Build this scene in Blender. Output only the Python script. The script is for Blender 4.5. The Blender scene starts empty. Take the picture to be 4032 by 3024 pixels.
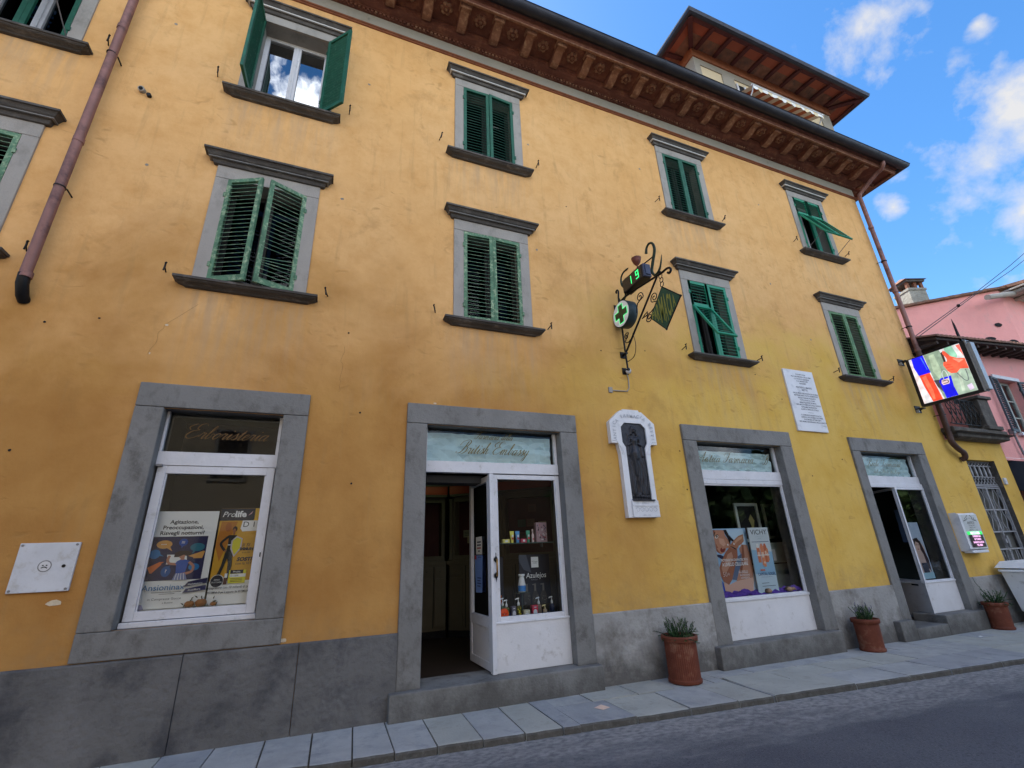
import bpy, math, random
from mathutils import Vector, Matrix, Euler
R = math.radians
rnd = random.Random(7)
scene = bpy.context.scene
COL = scene.collection

# ------------------------------------------------------------------ camera
CAM = Vector((0.0, -5.2, 1.6))
def make_camera():
    yaw, pit, roll = 0.386245, 0.355105, -0.0403166
    f = Vector((math.sin(yaw)*math.cos(pit), math.cos(yaw)*math.cos(pit), math.sin(pit)))
    r = Vector((math.cos(yaw), -math.sin(yaw), 0)); u = r.cross(f)
    r2 = r*math.cos(roll)+u*math.sin(roll); u2 = u*math.cos(roll)-r*math.sin(roll)
    cd = bpy.data.cameras.new('camera'); cam = bpy.data.objects.new('camera', cd); COL.objects.link(cam)
    cd.sensor_fit = 'HORIZONTAL'; cd.sensor_width = 36.0; cd.lens = 1794.67/4032*36.0
    cd.clip_start = 0.05; cd.clip_end = 2000
    m = Matrix((( r2.x,u2.x,-f.x,CAM.x),(r2.y,u2.y,-f.y,CAM.y),(r2.z,u2.z,-f.z,CAM.z),(0,0,0,1)))
    cam.matrix_world = m
    scene.camera = cam
make_camera()

# ------------------------------------------------------------------ light
SUN_EL, SUN_AZ = 52.0, -18.0          # azimuth from +Y towards +X
SKY_STRENGTH, SUN_STRENGTH, EXPOSURE = 0.108, 4.3, 1.50
CLOUD_FRONT, CLOUD_BACK = 0.31, 3.4
sun_dir = Vector((math.sin(R(SUN_AZ))*math.cos(R(SUN_EL)), math.cos(R(SUN_AZ))*math.cos(R(SUN_EL)), math.sin(R(SUN_EL))))
sl = bpy.data.lights.new('sun', 'SUN'); sl.energy = SUN_STRENGTH; sl.angle = R(0.5); sl.color = (1, .95, .87)
so = bpy.data.objects.new('sun', sl); COL.objects.link(so)
so.rotation_euler = (-sun_dir).to_track_quat('-Z', 'Y').to_euler(); so.location = (6, 10, 30)
scene.view_settings.view_transform = 'Standard'; scene.view_settings.look = 'None'
scene.view_settings.gamma = 1.0; scene.view_settings.use_curve_mapping = False
scene.view_settings.exposure = EXPOSURE
scene.render.engine = 'CYCLES'
scene.cycles.use_denoising = True
scene.cycles.max_bounces = 7; scene.cycles.diffuse_bounces = 4; scene.cycles.transparent_max_bounces = 12
scene.cycles.sample_clamp_indirect = 6.0
scene.cycles.caustics_reflective = False; scene.cycles.caustics_refractive = False

def px_dir(px, py):
    m = scene.camera.matrix_world.to_3x3()
    return (m @ Vector(((px-2016)/1794.67, (1512-py)/1794.67, -1))).normalized()

def make_world():
    w = bpy.data.worlds.new('World'); scene.world = w; w.use_nodes = True
    nt = w.node_tree; N = nt.nodes; L = nt.links; N.clear()
    out = N.new('ShaderNodeOutputWorld')
    sky = N.new('ShaderNodeTexSky'); sky.sky_type = 'NISHITA'; sky.sun_disc = False
    sky.sun_elevation = R(SUN_EL); sky.sun_rotation = R(SUN_AZ)
    sky.air_density = 1.0; sky.dust_density = 0.35; sky.ozone_density = 2.2; sky.altitude = 200
    hsv = N.new('ShaderNodeHueSaturation'); hsv.inputs['Saturation'].default_value = 1.27; hsv.inputs['Value'].default_value = 1.0
    L.new(sky.outputs[0], hsv.inputs['Color'])
    bg = N.new('ShaderNodeBackground'); bg.inputs[1].default_value = SKY_STRENGTH; L.new(hsv.outputs[0], bg.inputs[0])
    tc = N.new('ShaderNodeTexCoord')
    nrm = N.new('ShaderNodeVectorMath'); nrm.operation = 'NORMALIZE'; L.new(tc.outputs['Generated'], nrm.inputs[0])
    def math_(op, a, b=None, c=None, clamp=False):
        n = N.new('ShaderNodeMath'); n.operation = op; n.use_clamp = clamp
        for i, v in enumerate((a, b, c)):
            if v is None: continue
            if isinstance(v, (int, float)): n.inputs[i].default_value = v
            else: L.new(v, n.inputs[i])
        return n.outputs[0]
    sep = N.new('ShaderNodeSeparateXYZ'); L.new(nrm.outputs[0], sep.inputs[0])
    noise = N.new('ShaderNodeTexNoise'); noise.inputs['Scale'].default_value = 7.5; noise.inputs['Detail'].default_value = 9
    noise.inputs['Roughness'].default_value = .55; noise.inputs['Distortion'].default_value = .35
    L.new(nrm.outputs[0], noise.inputs['Vector'])
    n2 = N.new('ShaderNodeTexNoise'); n2.inputs['Scale'].default_value = 26; n2.inputs['Detail'].default_value = 9; n2.inputs['Roughness'].default_value = .62
    L.new(nrm.outputs[0], n2.inputs['Vector'])
    nz = math_('ADD', noise.outputs[0], math_('MULTIPLY', math_('SUBTRACT', n2.outputs[0], .5), .3))
    # cloud banks: (pixel in photo, angular radius, amount)
    total = None
    for px, py, rad, amt in ((3390, 110, .055, .92), (3330, 230, .05, .7), (3250, 320, .045, .6), (3470, 210, .05, .62), (3520, 40, .05, .5), (3850, 95, .015, .8), (3740, 270, .02, .4),
                             (4010, 560, .09, .95), (3900, 660, .075, .85), (3800, 800, .06, .7), (3980, 820, .08, .75), (3710, 680, .05, .6), (3515, 815, .022, .95), (3560, 700, .02, .6), (4180, 650, .12, 1.0)):
        d = px_dir(px, py)
        dot = N.new('ShaderNodeVectorMath'); dot.operation = 'DOT_PRODUCT'; L.new(nrm.outputs[0], dot.inputs[0]); dot.inputs[1].default_value = d
        ang = math_('ARCCOSINE', dot.outputs['Value'])
        fall = math_('MULTIPLY', math_('SUBTRACT', 1.0, math_('DIVIDE', ang, rad*1.8), None, True), amt*1.35)
        total = fall if total is None else math_('MAXIMUM', total, fall)
    # unseen cumulus bank behind the photographer, brightened to light the facade
    back = math_('MULTIPLY', math_('SUBTRACT', math_('MULTIPLY', sep.outputs['Y'], -1.0), .05, None), 2.0, None, True)
    backm = math_('MULTIPLY', back, .56)
    m = math_('MAXIMUM', total, backm)
    mask = math_('SUBTRACT', math_('ADD', nz, math_('MULTIPLY', m, .33)), .67)
    mask = math_('MULTIPLY', mask, 4.2, None, True)
    mask = math_('MULTIPLY', mask, math_('MULTIPLY', m, 2.6, None, True))
    mask = math_('MULTIPLY', mask, .93)
    cb = N.new('ShaderNodeBackground'); cb.inputs[0].default_value = (1.0, .98, .955, 1)
    st = math_('ADD', CLOUD_FRONT, math_('MULTIPLY', back, CLOUD_BACK-CLOUD_FRONT))
    L.new(st, cb.inputs[1])
    mix = N.new('ShaderNodeMixShader'); L.new(mask, mix.inputs[0]); L.new(bg.outputs[0], mix.inputs[1]); L.new(cb.outputs[0], mix.inputs[2])
    L.new(mix.outputs[0], out.inputs[0])
make_world()

# ------------------------------------------------------------------ materials
MATS = {}
def lin(r, g, b):
    f = lambda c: ((c/255+.055)/1.055)**2.4 if c > 10.3 else c/255/12.92
    return (f(r), f(g), f(b))
def newmat(name):
    m = bpy.data.materials.new(name); m.use_nodes = True
    nt = m.node_tree
    return m, nt, nt.nodes, nt.links, nt.nodes['Principled BSDF']
def col4(c, k=1.0): return (min(1, c[0]*k), min(1, c[1]*k), min(1, c[2]*k), 1)
def MT(name, c, rough=.75, var=.15, scale=4.0, bump=.15, bscale=60, metal=0.0, spec=.3, c2=None, c2amt=.5, c2scale=8, stretch=(1, 1, 1), bdist=.01, splash=None):
    """weathered paint / stone / plaster: broad tone noise, patches of a second colour, fine bump"""
    if name in MATS: return MATS[name]
    m, nt, N, L, P = newmat(name)
    geo = N.new('ShaderNodeNewGeometry')
    mp = N.new('ShaderNodeMapping'); mp.inputs['Scale'].default_value = stretch; L.new(geo.outputs['Position'], mp.inputs[0])
    n1 = N.new('ShaderNodeTexNoise'); n1.inputs['Scale'].default_value = scale; n1.inputs['Detail'].default_value = 7; n1.inputs['Roughness'].default_value = .62
    L.new(mp.outputs[0], n1.inputs[0])
    mr = N.new('ShaderNodeMapRange'); mr.inputs[1].default_value = .3; mr.inputs[2].default_value = .7; L.new(n1.outputs[0], mr.inputs[0])
    mx = N.new('ShaderNodeMixRGB'); mx.inputs[1].default_value = col4(c, 1-var); mx.inputs[2].default_value = col4(c, 1+var); L.new(mr.outputs[0], mx.inputs[0])
    last = mx.outputs[0]
    if c2:
        n2 = N.new('ShaderNodeTexNoise'); n2.inputs['Scale'].default_value = c2scale; n2.inputs['Detail'].default_value = 8; n2.inputs['Roughness'].default_value = .7
        L.new(mp.outputs[0], n2.inputs[0])
        r2 = N.new('ShaderNodeMapRange'); r2.inputs[1].default_value = .62-.24*c2amt; r2.inputs[2].default_value = .80-.24*c2amt; L.new(n2.outputs[0], r2.inputs[0])
        m2 = N.new('ShaderNodeMixRGB'); m2.inputs[2].default_value = col4(c2); L.new(r2.outputs[0], m2.inputs[0]); L.new(last, m2.inputs[1]); last = m2.outputs[0]
    if splash:                                        # street dirt splashed up from the ground: (height, colour)
        sp = N.new('ShaderNodeSeparateXYZ'); L.new(geo.outputs['Position'], sp.inputs[0])
        n3 = N.new('ShaderNodeTexNoise'); n3.inputs['Scale'].default_value = 3.2; n3.inputs['Detail'].default_value = 9; n3.inputs['Roughness'].default_value = .7; L.new(geo.outputs['Position'], n3.inputs[0])
        a3 = N.new('ShaderNodeMath'); a3.operation = 'MULTIPLY_ADD'; L.new(n3.outputs[0], a3.inputs[0]); a3.inputs[1].default_value = 1.1; L.new(sp.outputs['Z'], a3.inputs[2])
        r3 = N.new('ShaderNodeMapRange'); L.new(a3.outputs[0], r3.inputs[0]); r3.inputs[1].default_value = splash[0]+.92; r3.inputs[2].default_value = splash[0]+.58; r3.inputs[4].default_value = .8
        m3 = N.new('ShaderNodeMixRGB'); L.new(r3.outputs[0], m3.inputs[0]); L.new(last, m3.inputs[1]); m3.inputs[2].default_value = col4(splash[1]); last = m3.outputs[0]
    L.new(last, P.inputs['Base Color'])
    P.inputs['Roughness'].default_value = rough; P.inputs['Metallic'].default_value = metal; P.inputs['Specular IOR Level'].default_value = spec
    if bump:
        nb = N.new('ShaderNodeTexNoise'); nb.inputs['Scale'].default_value = bscale; nb.inputs['Detail'].default_value = 5
        L.new(geo.outputs['Position'], nb.inputs[0])
        b = N.new('ShaderNodeBump'); b.inputs['Strength'].default_value = bump; b.inputs['Distance'].default_value = bdist
        L.new(nb.outputs[0], b.inputs['Height']); L.new(b.outputs[0], P.inputs['Normal'])
    MATS[name] = m; return m
def INK(r, g, b):
    n = 'print_%02x%02x%02x' % (r, g, b)
    if n in MATS: return MATS[n]
    m, nt, N, L, P = newmat(n); P.inputs['Base Color'].default_value = col4(lin(r, g, b)); P.inputs['Roughness'].default_value = .45
    P.inputs['Specular IOR Level'].default_value = .25
    MATS[n] = m; return m
def EM(name, c, s):
    if name in MATS: return MATS[name]
    m, nt, N, L, P = newmat(name)
    P.inputs['Base Color'].default_value = (0.01, .01, .01, 1); P.inputs['Emission Color'].default_value = col4(c); P.inputs['Emission Strength'].default_value = s
    MATS[name] = m; return m
def GLASS(name, tint=(.93, .97, .96), refl=1.5, wob=0.0):
    if name in MATS: return MATS[name]
    m, nt, N, L, P = newmat(name); N.remove(P); out = N['Material Output']
    tr = N.new('ShaderNodeBsdfTransparent'); tr.inputs[0].default_value = col4(tint)
    gl = N.new('ShaderNodeBsdfGlossy'); gl.inputs['Roughness'].default_value = 0.015; gl.inputs[0].default_value = (.9, .95, 1, 1)
    fr = N.new('ShaderNodeFresnel'); fr.inputs[0].default_value = refl
    if wob:
        geo = N.new('ShaderNodeNewGeometry'); nb = N.new('ShaderNodeTexNoise'); nb.inputs['Scale'].default_value = 1.6; L.new(geo.outputs['Position'], nb.inputs[0])
        b = N.new('ShaderNodeBump'); b.inputs['Strength'].default_value = wob; b.inputs['Distance'].default_value = .02; L.new(nb.outputs[0], b.inputs['Height']); L.new(b.outputs[0], gl.inputs['Normal'])
    mx = N.new('ShaderNodeMixShader'); L.new(fr.outputs[0], mx.inputs[0]); L.new(tr.outputs[0], mx.inputs[1]); L.new(gl.outputs[0], mx.inputs[2]); L.new(mx.outputs[0], out.inputs[0])
    MATS[name] = m; return m

def plaster():
    m, nt, N, L, P = newmat('ochre_plaster')
    geo = N.new('ShaderNodeNewGeometry')
    sep = N.new('ShaderNodeSeparateXYZ'); L.new(geo.outputs['Position'], sep.inputs[0])
    def noise(s, d=7, r=.6, st=(1, 1, 1), dist=0):
        mp = N.new('ShaderNodeMapping'); mp.inputs['Scale'].default_value = st; L.new(geo.outputs['Position'], mp.inputs[0])
        n = N.new('ShaderNodeTexNoise'); n.inputs['Scale'].default_value = s; n.inputs['Detail'].default_value = d; n.inputs['Roughness'].default_value = r
        n.inputs['Distortion'].default_value = dist; L.new(mp.outputs[0], n.inputs[0]); return n.outputs[0]
    def mr(x, a, b, c=0., d=1.):
        n = N.new('ShaderNodeMapRange'); L.new(x, n.inputs[0]); n.inputs[1].default_value = a; n.inputs[2].default_value = b; n.inputs[3].default_value = c; n.inputs[4].default_value = d; return n.outputs[0]
    def add(a, b, op='ADD'):
        n = N.new('ShaderNodeMath'); n.operation = op
        for i, v in enumerate((a, b)):
            if isinstance(v, (int, float)): n.inputs[i].default_value = v
            else: L.new(v, n.inputs[i])
        return n.outputs[0]
    def mix(f, a, b, t='MIX'):
        n = N.new('ShaderNodeMixRGB'); n.blend_type = t
        if isinstance(f, float): n.inputs[0].default_value = f
        else: L.new(f, n.inputs[0])
        for i, v in ((1, a), (2, b)):
            if isinstance(v, tuple): n.inputs[i].default_value = col4(v)
            else: L.new(v, n.inputs[i])
        return n.outputs[0]
    upper_ochre = mix(mr(noise(.8), .35, .65), (.70, .395, .155), (.735, .445, .200))
    upper_ochre = mix(mr(noise(3.2, 8, .7), .40, .75), upper_ochre, (.60, .315, .105))
    # the lower storey takes a deeper ochre; its ragged upper edge wanders with the noise
    deep_ochre = mix(mr(noise(1.1), .35, .65), (.37, .175, .048), (.50, .268, .082))
    edge = add(sep.outputs['Z'], mr(noise(.55, 5, .6, (1, 1, 1), .5), .25, .75, -1.7, 1.7))
    base = mix(mr(edge, 5.4, 3.2), upper_ochre, deep_ochre)
    xr = mr(add(sep.outputs['X'], mr(noise(.7), .3, .7, -1.2, 1.2)), 2.0, 5.5)
    yellow = mix(mr(noise(1.6), .35, .65), (.60, .365, .075), (.66, .43, .115))
    low = mr(add(sep.outputs['Z'], mr(noise(.9), .3, .7, -.9, .9)), 5.6, 4.0)
    base = mix(add(xr, low, 'MULTIPLY'), base, yellow)
    # rain streaks and grime patches
    st = mr(noise(5.0, 6, .6, (1.6, 1.6, .16)), .56, .80)
    base = mix(add(st, .5, 'MULTIPLY'), base, (.36, .22, .09))
    gr = mr(noise(1.9, 9, .72, (1, 1, .8), .4), .56, .82)
    base = mix(add(gr, .62, 'MULTIPLY'), base, (.29, .155, .05))
    # rain washed streaks running down from the sill ends
    xm = None
    for xc in (-3.80, -1.035, 1.888, 5.905, 9.49):
        d_ = add(add(sep.outputs['X'], xc, 'SUBTRACT'), 0.0, 'ADD'); a_ = N.new('ShaderNodeMath'); a_.operation = 'ABSOLUTE'; L.new(d_, a_.inputs[0])
        k_ = mr(a_.outputs[0], .82, .45); xm = k_ if xm is None else add(xm, k_, 'MAXIMUM')
    z_ = sep.outputs['Z']
    rows = add(add(mr(z_, 3.1, 4.3), mr(z_, 4.52, 4.42), 'MULTIPLY'), add(mr(z_, 6.3, 7.2), mr(z_, 7.38, 7.28), 'MULTIPLY'), 'MAXIMUM')
    wash = add(add(xm, rows, 'MULTIPLY'), mr(noise(9.0, 7, .65, (1, 1, .10)), .42, .66), 'MULTIPLY')
    base = mix(add(wash, .60, 'MULTIPLY'), base, (.42, .30, .19))
    # splash dirt above the plinth
    spl = add(mr(add(z_, mr(noise(2.4, 8, .7), .3, .7, -.35, .35)), 1.25, .85), mr(noise(6, 8, .7), .35, .7), 'MULTIPLY')
    base = mix(add(spl, .55, 'MULTIPLY'), base, (.30, .20, .10))
    # trowel dents and hairline scars
    def ridged(s_, st=(1, 1, 1)):
        mp = N.new('ShaderNodeMapping'); mp.inputs['Scale'].default_value = st; L.new(geo.outputs['Position'], mp.inputs[0])
        n = N.new('ShaderNodeTexNoise'); n.noise_type = 'RIDGED_MULTIFRACTAL'; n.normalize = True; n.inputs['Scale'].default_value = s_; n.inputs['Detail'].default_value = 4; n.inputs['Distortion'].default_value = .8
        L.new(mp.outputs[0], n.inputs[0]); return n.outputs[0]
    patchy = mr(noise(1.4, 5, .6), .48, .62)
    dent = add(mr(ridged(6.0, (1, 1, 1.7)), .12, .45), patchy, 'MULTIPLY')
    base = mix(add(dent, .38, 'MULTIPLY'), base, (.34, .19, .065))
    pale = mr(noise(7.0, 9, .75), .66, .80)
    base = mix(add(pale, .35, 'MULTIPLY'), base, (.80, .62, .36))
    L.new(base, P.inputs['Base Color'])
    P.inputs['Roughness'].default_value = .92; P.inputs['Specular IOR Level'].default_value = .12
    h = add(add(noise(2.2, 8, .6), .55, 'MULTIPLY'), add(noise(28, 6, .65), .16, 'MULTIPLY'))
    h = add(h, add(noise(9, 7, .6, (1, 1, .45)), .22, 'MULTIPLY')); h = add(h, add(dent, -.25, 'MULTIPLY'))
    b = N.new('ShaderNodeBump'); b.inputs['Strength'].default_value = .7; b.inputs['Distance'].default_value = .028
    L.new(h, b.inputs['Height']); L.new(b.outputs[0], P.inputs['Normal'])
    return m
M_PLASTER = plaster()
M_STONE_LT = MT('pale_sandstone', (.325, .30, .27), .85, .10, 3, .35, 70, c2=(.24, .225, .20), c2amt=.45, c2scale=5, stretch=(1, 1, .6))
M_FILLET = MT('light_catching_fillet', (.50, .48, .45), .8, .1, 6, .2)  # pale colour stands in for light caught along the upper hood fillets
M_STONE_DK = MT('grimy_sandstone', (.072, .064, .058), .8, .28, 5, .35, 60, c2=(.16, .145, .13), c2amt=.42, c2scale=9, stretch=(.5, 1, 1))
M_STONE_SHOP = MT('grey_sandstone', (.195, .190, .182), .82, .18, 2.5, .6, 45, c2=(.112, .106, .098), c2amt=.55, c2scale=5, stretch=(1, 1, .7), splash=(.10, (.07, .066, .060)))
M_PLINTH = MT('cement_render', (.128, .124, .122), .9, .28, 1.6, .8, 20, c2=(.060, .060, .066), c2amt=.55, c2scale=2.6, bdist=.02)
M_PLINTH2 = MT('pale_cement_render', (.30, .29, .275), .9, .22, 1.8, .5, 26, c2=(.16, .145, .13), c2amt=.55, c2scale=2.6, bdist=.02, splash=(.18, (.075, .07, .066)))
M_CORNICE = MT('terracotta_red_paint', (.150, .056, .038), .85, .25, 3, .4, 50, c2=(.24, .105, .06), c2amt=.45, c2scale=6)
M_CORNICE_LT = MT('worn_terracotta_relief', (.235, .115, .072), .85, .25, 8, .4, 70, c2=(.38, .24, .15), c2amt=.45, c2scale=16)
M_STRING = MT('red_string_paint', (.24, .085, .040), .85, .2, 6, .3, 60, c2=(.12, .05, .035), c2amt=.4, c2scale=20)
M_FRIEZE = MT('grey_plaster', (.31, .285, .24), .9, .12, 2, .3, 40, c2=(.27, .235, .18), c2amt=.4, c2scale=4)
M_GUTTER = MT('dark_copper', (.028, .030, .040), .5, .3, 4, .1, 30, metal=.3)
M_PIPE = MT('copper_downpipe', (.25, .125, .105), .55, .2, 4, .12, 30, metal=.25, c2=(.085, .045, .045), c2amt=.45, c2scale=3)
M_TILE = MT('roof_tile', (.20, .10, .065), .9, .35, 6, .5, 30, c2=(.09, .07, .06), c2amt=.5, c2scale=5)
M_GREEN = MT('green_shutter_paint', (.012, .095, .058), .55, .2, 8, .15, 60, c2=(.07, .18, .125), c2amt=.30, c2scale=22)
M_GREEN_WORN = MT('worn_green_shutter_paint', (.085, .18, .105), .65, .3, 8, .2, 60, c2=(.36, .46, .29), c2amt=.5, c2scale=18)
M_GREEN_NEW = MT('bright_green_shutter_paint', (.016, .23, .13), .45, .12, 8, .1, 60)
M_WHITE = MT('white_frame_paint', (.60, .60, .63), .5, .07, 5, .15, 50, c2=(.40, .39, .38), c2amt=.22, c2scale=14)
M_WHITE_DIRTY = MT('dirty_white_panel', (.60, .59, .60), .65, .07, 3, .15, 50, c2=(.36, .33, .31), c2amt=.22, c2scale=7)
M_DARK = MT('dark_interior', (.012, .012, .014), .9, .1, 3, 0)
M_IRON = MT('black_wrought_iron', (.012, .012, .013), .5, .3, 20, .1, 80, metal=.4)
M_IRON_GREY = MT('grey_iron', (.20, .20, .21), .5, .2, 12, .1, 80, metal=.3)
M_TERRACOTTA = MT('terracotta_pot_clay', (.135, .034, .016), .7, .22, 7, .25, 50, c2=(.22, .11, .07), c2amt=.36, c2scale=7)
M_MARBLE = MT('white_marble', (.66, .66, .68), .45, .06, 3, .05, 40, c2=(.46, .47, .50), c2amt=.3, c2scale=5)
M_BRONZE = MT('dark_bronze', (.030, .030, .036), .36, .35, 10, .3, 60, metal=.5)
M_PINK = MT('pink_plaster', (.78, .34, .31), .9, .09, 1.5, .6, 18, c2=(.66, .33, .30), c2amt=.42, c2scale=3)
M_CREAM = MT('cream_interior_paint', (.105, .09, .056), .6, .12, 3, .05, 40)
M_WOODRED = MT('red_brown_rafter', (.075, .022, .022), .8, .3, 6, .4, 50)
M_EAVE = MT('orange_brown_eave_boards', (.30, .088, .050), .85, .07, 3, .3, 40)
M_BLACK = INK(18, 18, 20)
G_SHOP = GLASS('shop_glass', (.94, .97, .965), 1.34, .15)
G_DIM = GLASS('dim_casement_glass', (.30, .33, .36), 1.2, .1)
G_SKY = GLASS('casement_glass', (.30, .35, .40), 4.2, .08)

# ------------------------------------------------------------------ mesh builder
def text_mesh(body, size, align='LEFT', bold=0.0, shear=0.0, sx=1.0):
    c = bpy.data.curves.new('t', 'FONT'); c.body = body; c.size = size; c.align_x = align; c.shear = shear; c.offset = bold; c.resolution_u = 3
    o = bpy.data.objects.new('t', c); me = bpy.data.meshes.new_from_object(o)
    vs = [(v.co.x*sx, v.co.y) for v in me.vertices]; fs = [tuple(p.vertices) for p in me.polygons]
    bpy.data.objects.remove(o); bpy.data.curves.remove(c); bpy.data.meshes.remove(me)
    return vs, fs
class MB:
    def __init__(s, M=None):
        s.v = []; s.f = []; s.mi = []; s.mats = []; s.sm = []; s.M = M or Matrix.Identity(4); s.layer = 0.0
    def m(s, mat):
        if mat not in s.mats: s.mats.append(mat)
        return s.mats.index(mat)
    def add(s, vs, fs, mat, smooth=False):
        b = len(s.v); i = s.m(mat)
        s.v += [tuple(s.M @ Vector(p)) for p in vs]
        for f in fs: s.f.append(tuple(b+k for k in f)); s.mi.append(i); s.sm.append(smooth)
    def box(s, x0, x1, y0, y1, z0, z1, mat):
        s.add([(x0,y0,z0),(x1,y0,z0),(x1,y1,z0),(x0,y1,z0),(x0,y0,z1),(x1,y0,z1),(x1,y1,z1),(x0,y1,z1)],
              [(0,3,2,1),(4,5,6,7),(0,1,5,4),(1,2,6,5),(2,3,7,6),(3,0,4,7)], mat)
    def quad(s, a, b, c, d, mat): s.add([a, b, c, d], [(0,1,2,3)], mat)
    def tube(s, pts, r, mat, n=8, closed=False, cap=True):
        pts = [Vector(p) for p in pts]; k = len(pts); vs = []; up = None
        rr = r if isinstance(r, (list, tuple)) else [r]*k
        for i, p in enumerate(pts):
            a = pts[(i-1) % k] if (closed or i > 0) else p; b = pts[(i+1) % k] if (closed or i < k-1) else p
            t = (b-a).normalized()
            if up is None:
                up = Vector((0,0,1)) if abs(t.z) < .9 else Vector((0,1,0))
            u = (up - t*up.dot(t))
            if u.length < 1e-5: u = t.orthogonal()
            u.normalize(); w = t.cross(u); up = u
            for j in range(n):
                an = 2*math.pi*j/n; vs.append(tuple(p+(u*math.cos(an)+w*math.sin(an))*rr[i]))
        fs = []
        for i in range(k if closed else k-1):
            for j in range(n):
                a0 = i*n+j; a1 = i*n+(j+1) % n; b0 = ((i+1) % k)*n+j; b1 = ((i+1) % k)*n+(j+1) % n
                fs.append((a0, a1, b1, b0))
        s.add(vs, fs, mat, True)
        if cap and not closed: s.add(vs[:n], [tuple(range(n))], mat); s.add(vs[-n:], [tuple(reversed(range(n)))], mat)
    def curve(s, pts, r, mat, n=8, k=5):
        """tube along a smooth curve through the points"""
        rr = list(r) if isinstance(r, (list, tuple)) else [r]*len(pts)
        P = [pts[0]]+list(pts)+[pts[-1]]; Q = [rr[0]]+rr+[rr[-1]]; out = []; ro = []
        cr = lambda a, b, c, d, t: .5*(2*b+(c-a)*t+(2*a-5*b+4*c-d)*t*t+(3*b-a-3*c+d)*t**3)
        for i in range(1, len(P)-2):
            for j in range(k):
                t = j/k; out.append(tuple(cr(P[i-1][a], P[i][a], P[i+1][a], P[i+2][a], t) for a in range(3))); ro.append(Q[i]+(Q[i+1]-Q[i])*t)
        out.append(tuple(pts[-1])); ro.append(rr[-1]); s.tube(out, ro, mat, n)
    def lathe(s, prof, mat, n=24, c=(0, 0), flute=0.0, fr=(0, 0), nf=40):
        vs = []; fs = []
        for r, z in prof:
            for j in range(n):
                a = 2*math.pi*j/n; q = r
                if flute and fr[0] <= z <= fr[1]: q = r - flute*(j % 2)
                vs.append((c[0]+q*math.cos(a), c[1]+q*math.sin(a), z))
        for i in range(len(prof)-1):
            for j in range(n): fs.append((i*n+j, i*n+(j+1) % n, (i+1)*n+(j+1) % n, (i+1)*n+j))
        s.add(vs, fs, mat, not flute)
    def prism(s, poly, a0, a1, mat, axis='x'):
        """poly in the two other axes, extruded along axis"""
        n = len(poly)
        def P(a, p):
            return (a, p[0], p[1]) if axis == 'x' else ((p[0], a, p[1]) if axis == 'y' else (p[0], p[1], a))
        s.add([P(a0, p) for p in poly]+[P(a1, p) for p in poly],
              [tuple(range(n)), tuple(reversed(range(n, 2*n)))]+[(i, (i+1) % n, n+(i+1) % n, n+i) for i in range(n)], mat)
    def mould(s, xa, xb, prof, mat, yb=0.0, right=True, left=True):
        """mitred moulding on the facade; prof = [(projection, z)], ends returned to the wall"""
        vs = []
        for p, z in prof:
            l = xa-(p if left else 0); r_ = xb+(p if right else 0)
            vs += [(l, yb, z), (l, -p, z), (r_, -p, z), (r_, yb, z)]
        fs = []
        for i in range(len(prof)-1):
            for j in range(3): fs.append((i*4+j, i*4+j+1, i*4+5+j, i*4+4+j))
        k = (len(prof)-1)*4
        fs += [(0, 3, 2, 1), (k, k+1, k+2, k+3)]
        s.add(vs, fs, mat)
    # --- flat drawing in local x (right), z (up); successive calls lie a hair nearer the viewer (-y)
    def up_layer(s): s.layer -= .0005; return s.layer
    def poly(s, pts, mat):
        y = s.up_layer(); s.add([(p[0], y, p[1]) for p in pts], [tuple(range(len(pts)))], mat)
    def rect(s, x0, z0, x1, z1, mat): s.poly([(x0, z0), (x1, z0), (x1, z1), (x0, z1)], mat)
    def ell(s, cx, cz, rx, rz, mat, n=20, rot=0.0):
        c, q = math.cos(rot), math.sin(rot)
        s.poly([(cx+rx*math.cos(t)*c-rz*math.sin(t)*q, cz+rx*math.cos(t)*q+rz*math.sin(t)*c) for t in (2*math.pi*i/n for i in range(n))], mat)
    def text(s, body, x, z, size, mat, align='CENTER', bold=0.0, shear=0.0, sx=1.0, rot=0.0, thick=0):
        vs, fs = text_mesh(body, size, align, bold, shear, sx)
        y = s.up_layer(); c, q = math.cos(rot), math.sin(rot)
        s.add([(x+a*c-b*q, y, z+a*q+b*c) for a, b in vs], fs, mat)
    def stroke(s, pts, w, mat, smooth_n=6, pen=False):
        """ribbon through points (Catmull-Rom)"""
        P = [pts[0]]+list(pts)+[pts[-1]]; q = []
        for i in range(1, len(P)-2):
            for k in range(smooth_n):
                t = k/smooth_n
                q.append(tuple(.5*((2*P[i][a])+(-P[i-1][a]+P[i+1][a])*t+(2*P[i-1][a]-5*P[i][a]+4*P[i+1][a]-P[i+2][a])*t*t+(-P[i-1][a]+3*P[i][a]-3*P[i+1][a]+P[i+2][a])*t**3) for a in (0, 1)))
        q.append(pts[-1]); y = s.up_layer(); vs = []
        for i in range(len(q)):
            a = q[max(0, i-1)]; b = q[min(len(q)-1, i+1)]; dx, dz = b[0]-a[0], b[1]-a[1]; l = math.hypot(dx, dz) or 1e-6
            ww = w*(.38+.62*max(0, -dz/l)) if pen else w
            vs += [(q[i][0]-dz/l*ww/2, y, q[i][1]+dx/l*ww/2), (q[i][0]+dz/l*ww/2, y, q[i][1]-dx/l*ww/2)]
        s.add(vs, [(2*i, 2*i+1, 2*i+3, 2*i+2) for i in range(len(q)-1)], mat)
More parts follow.
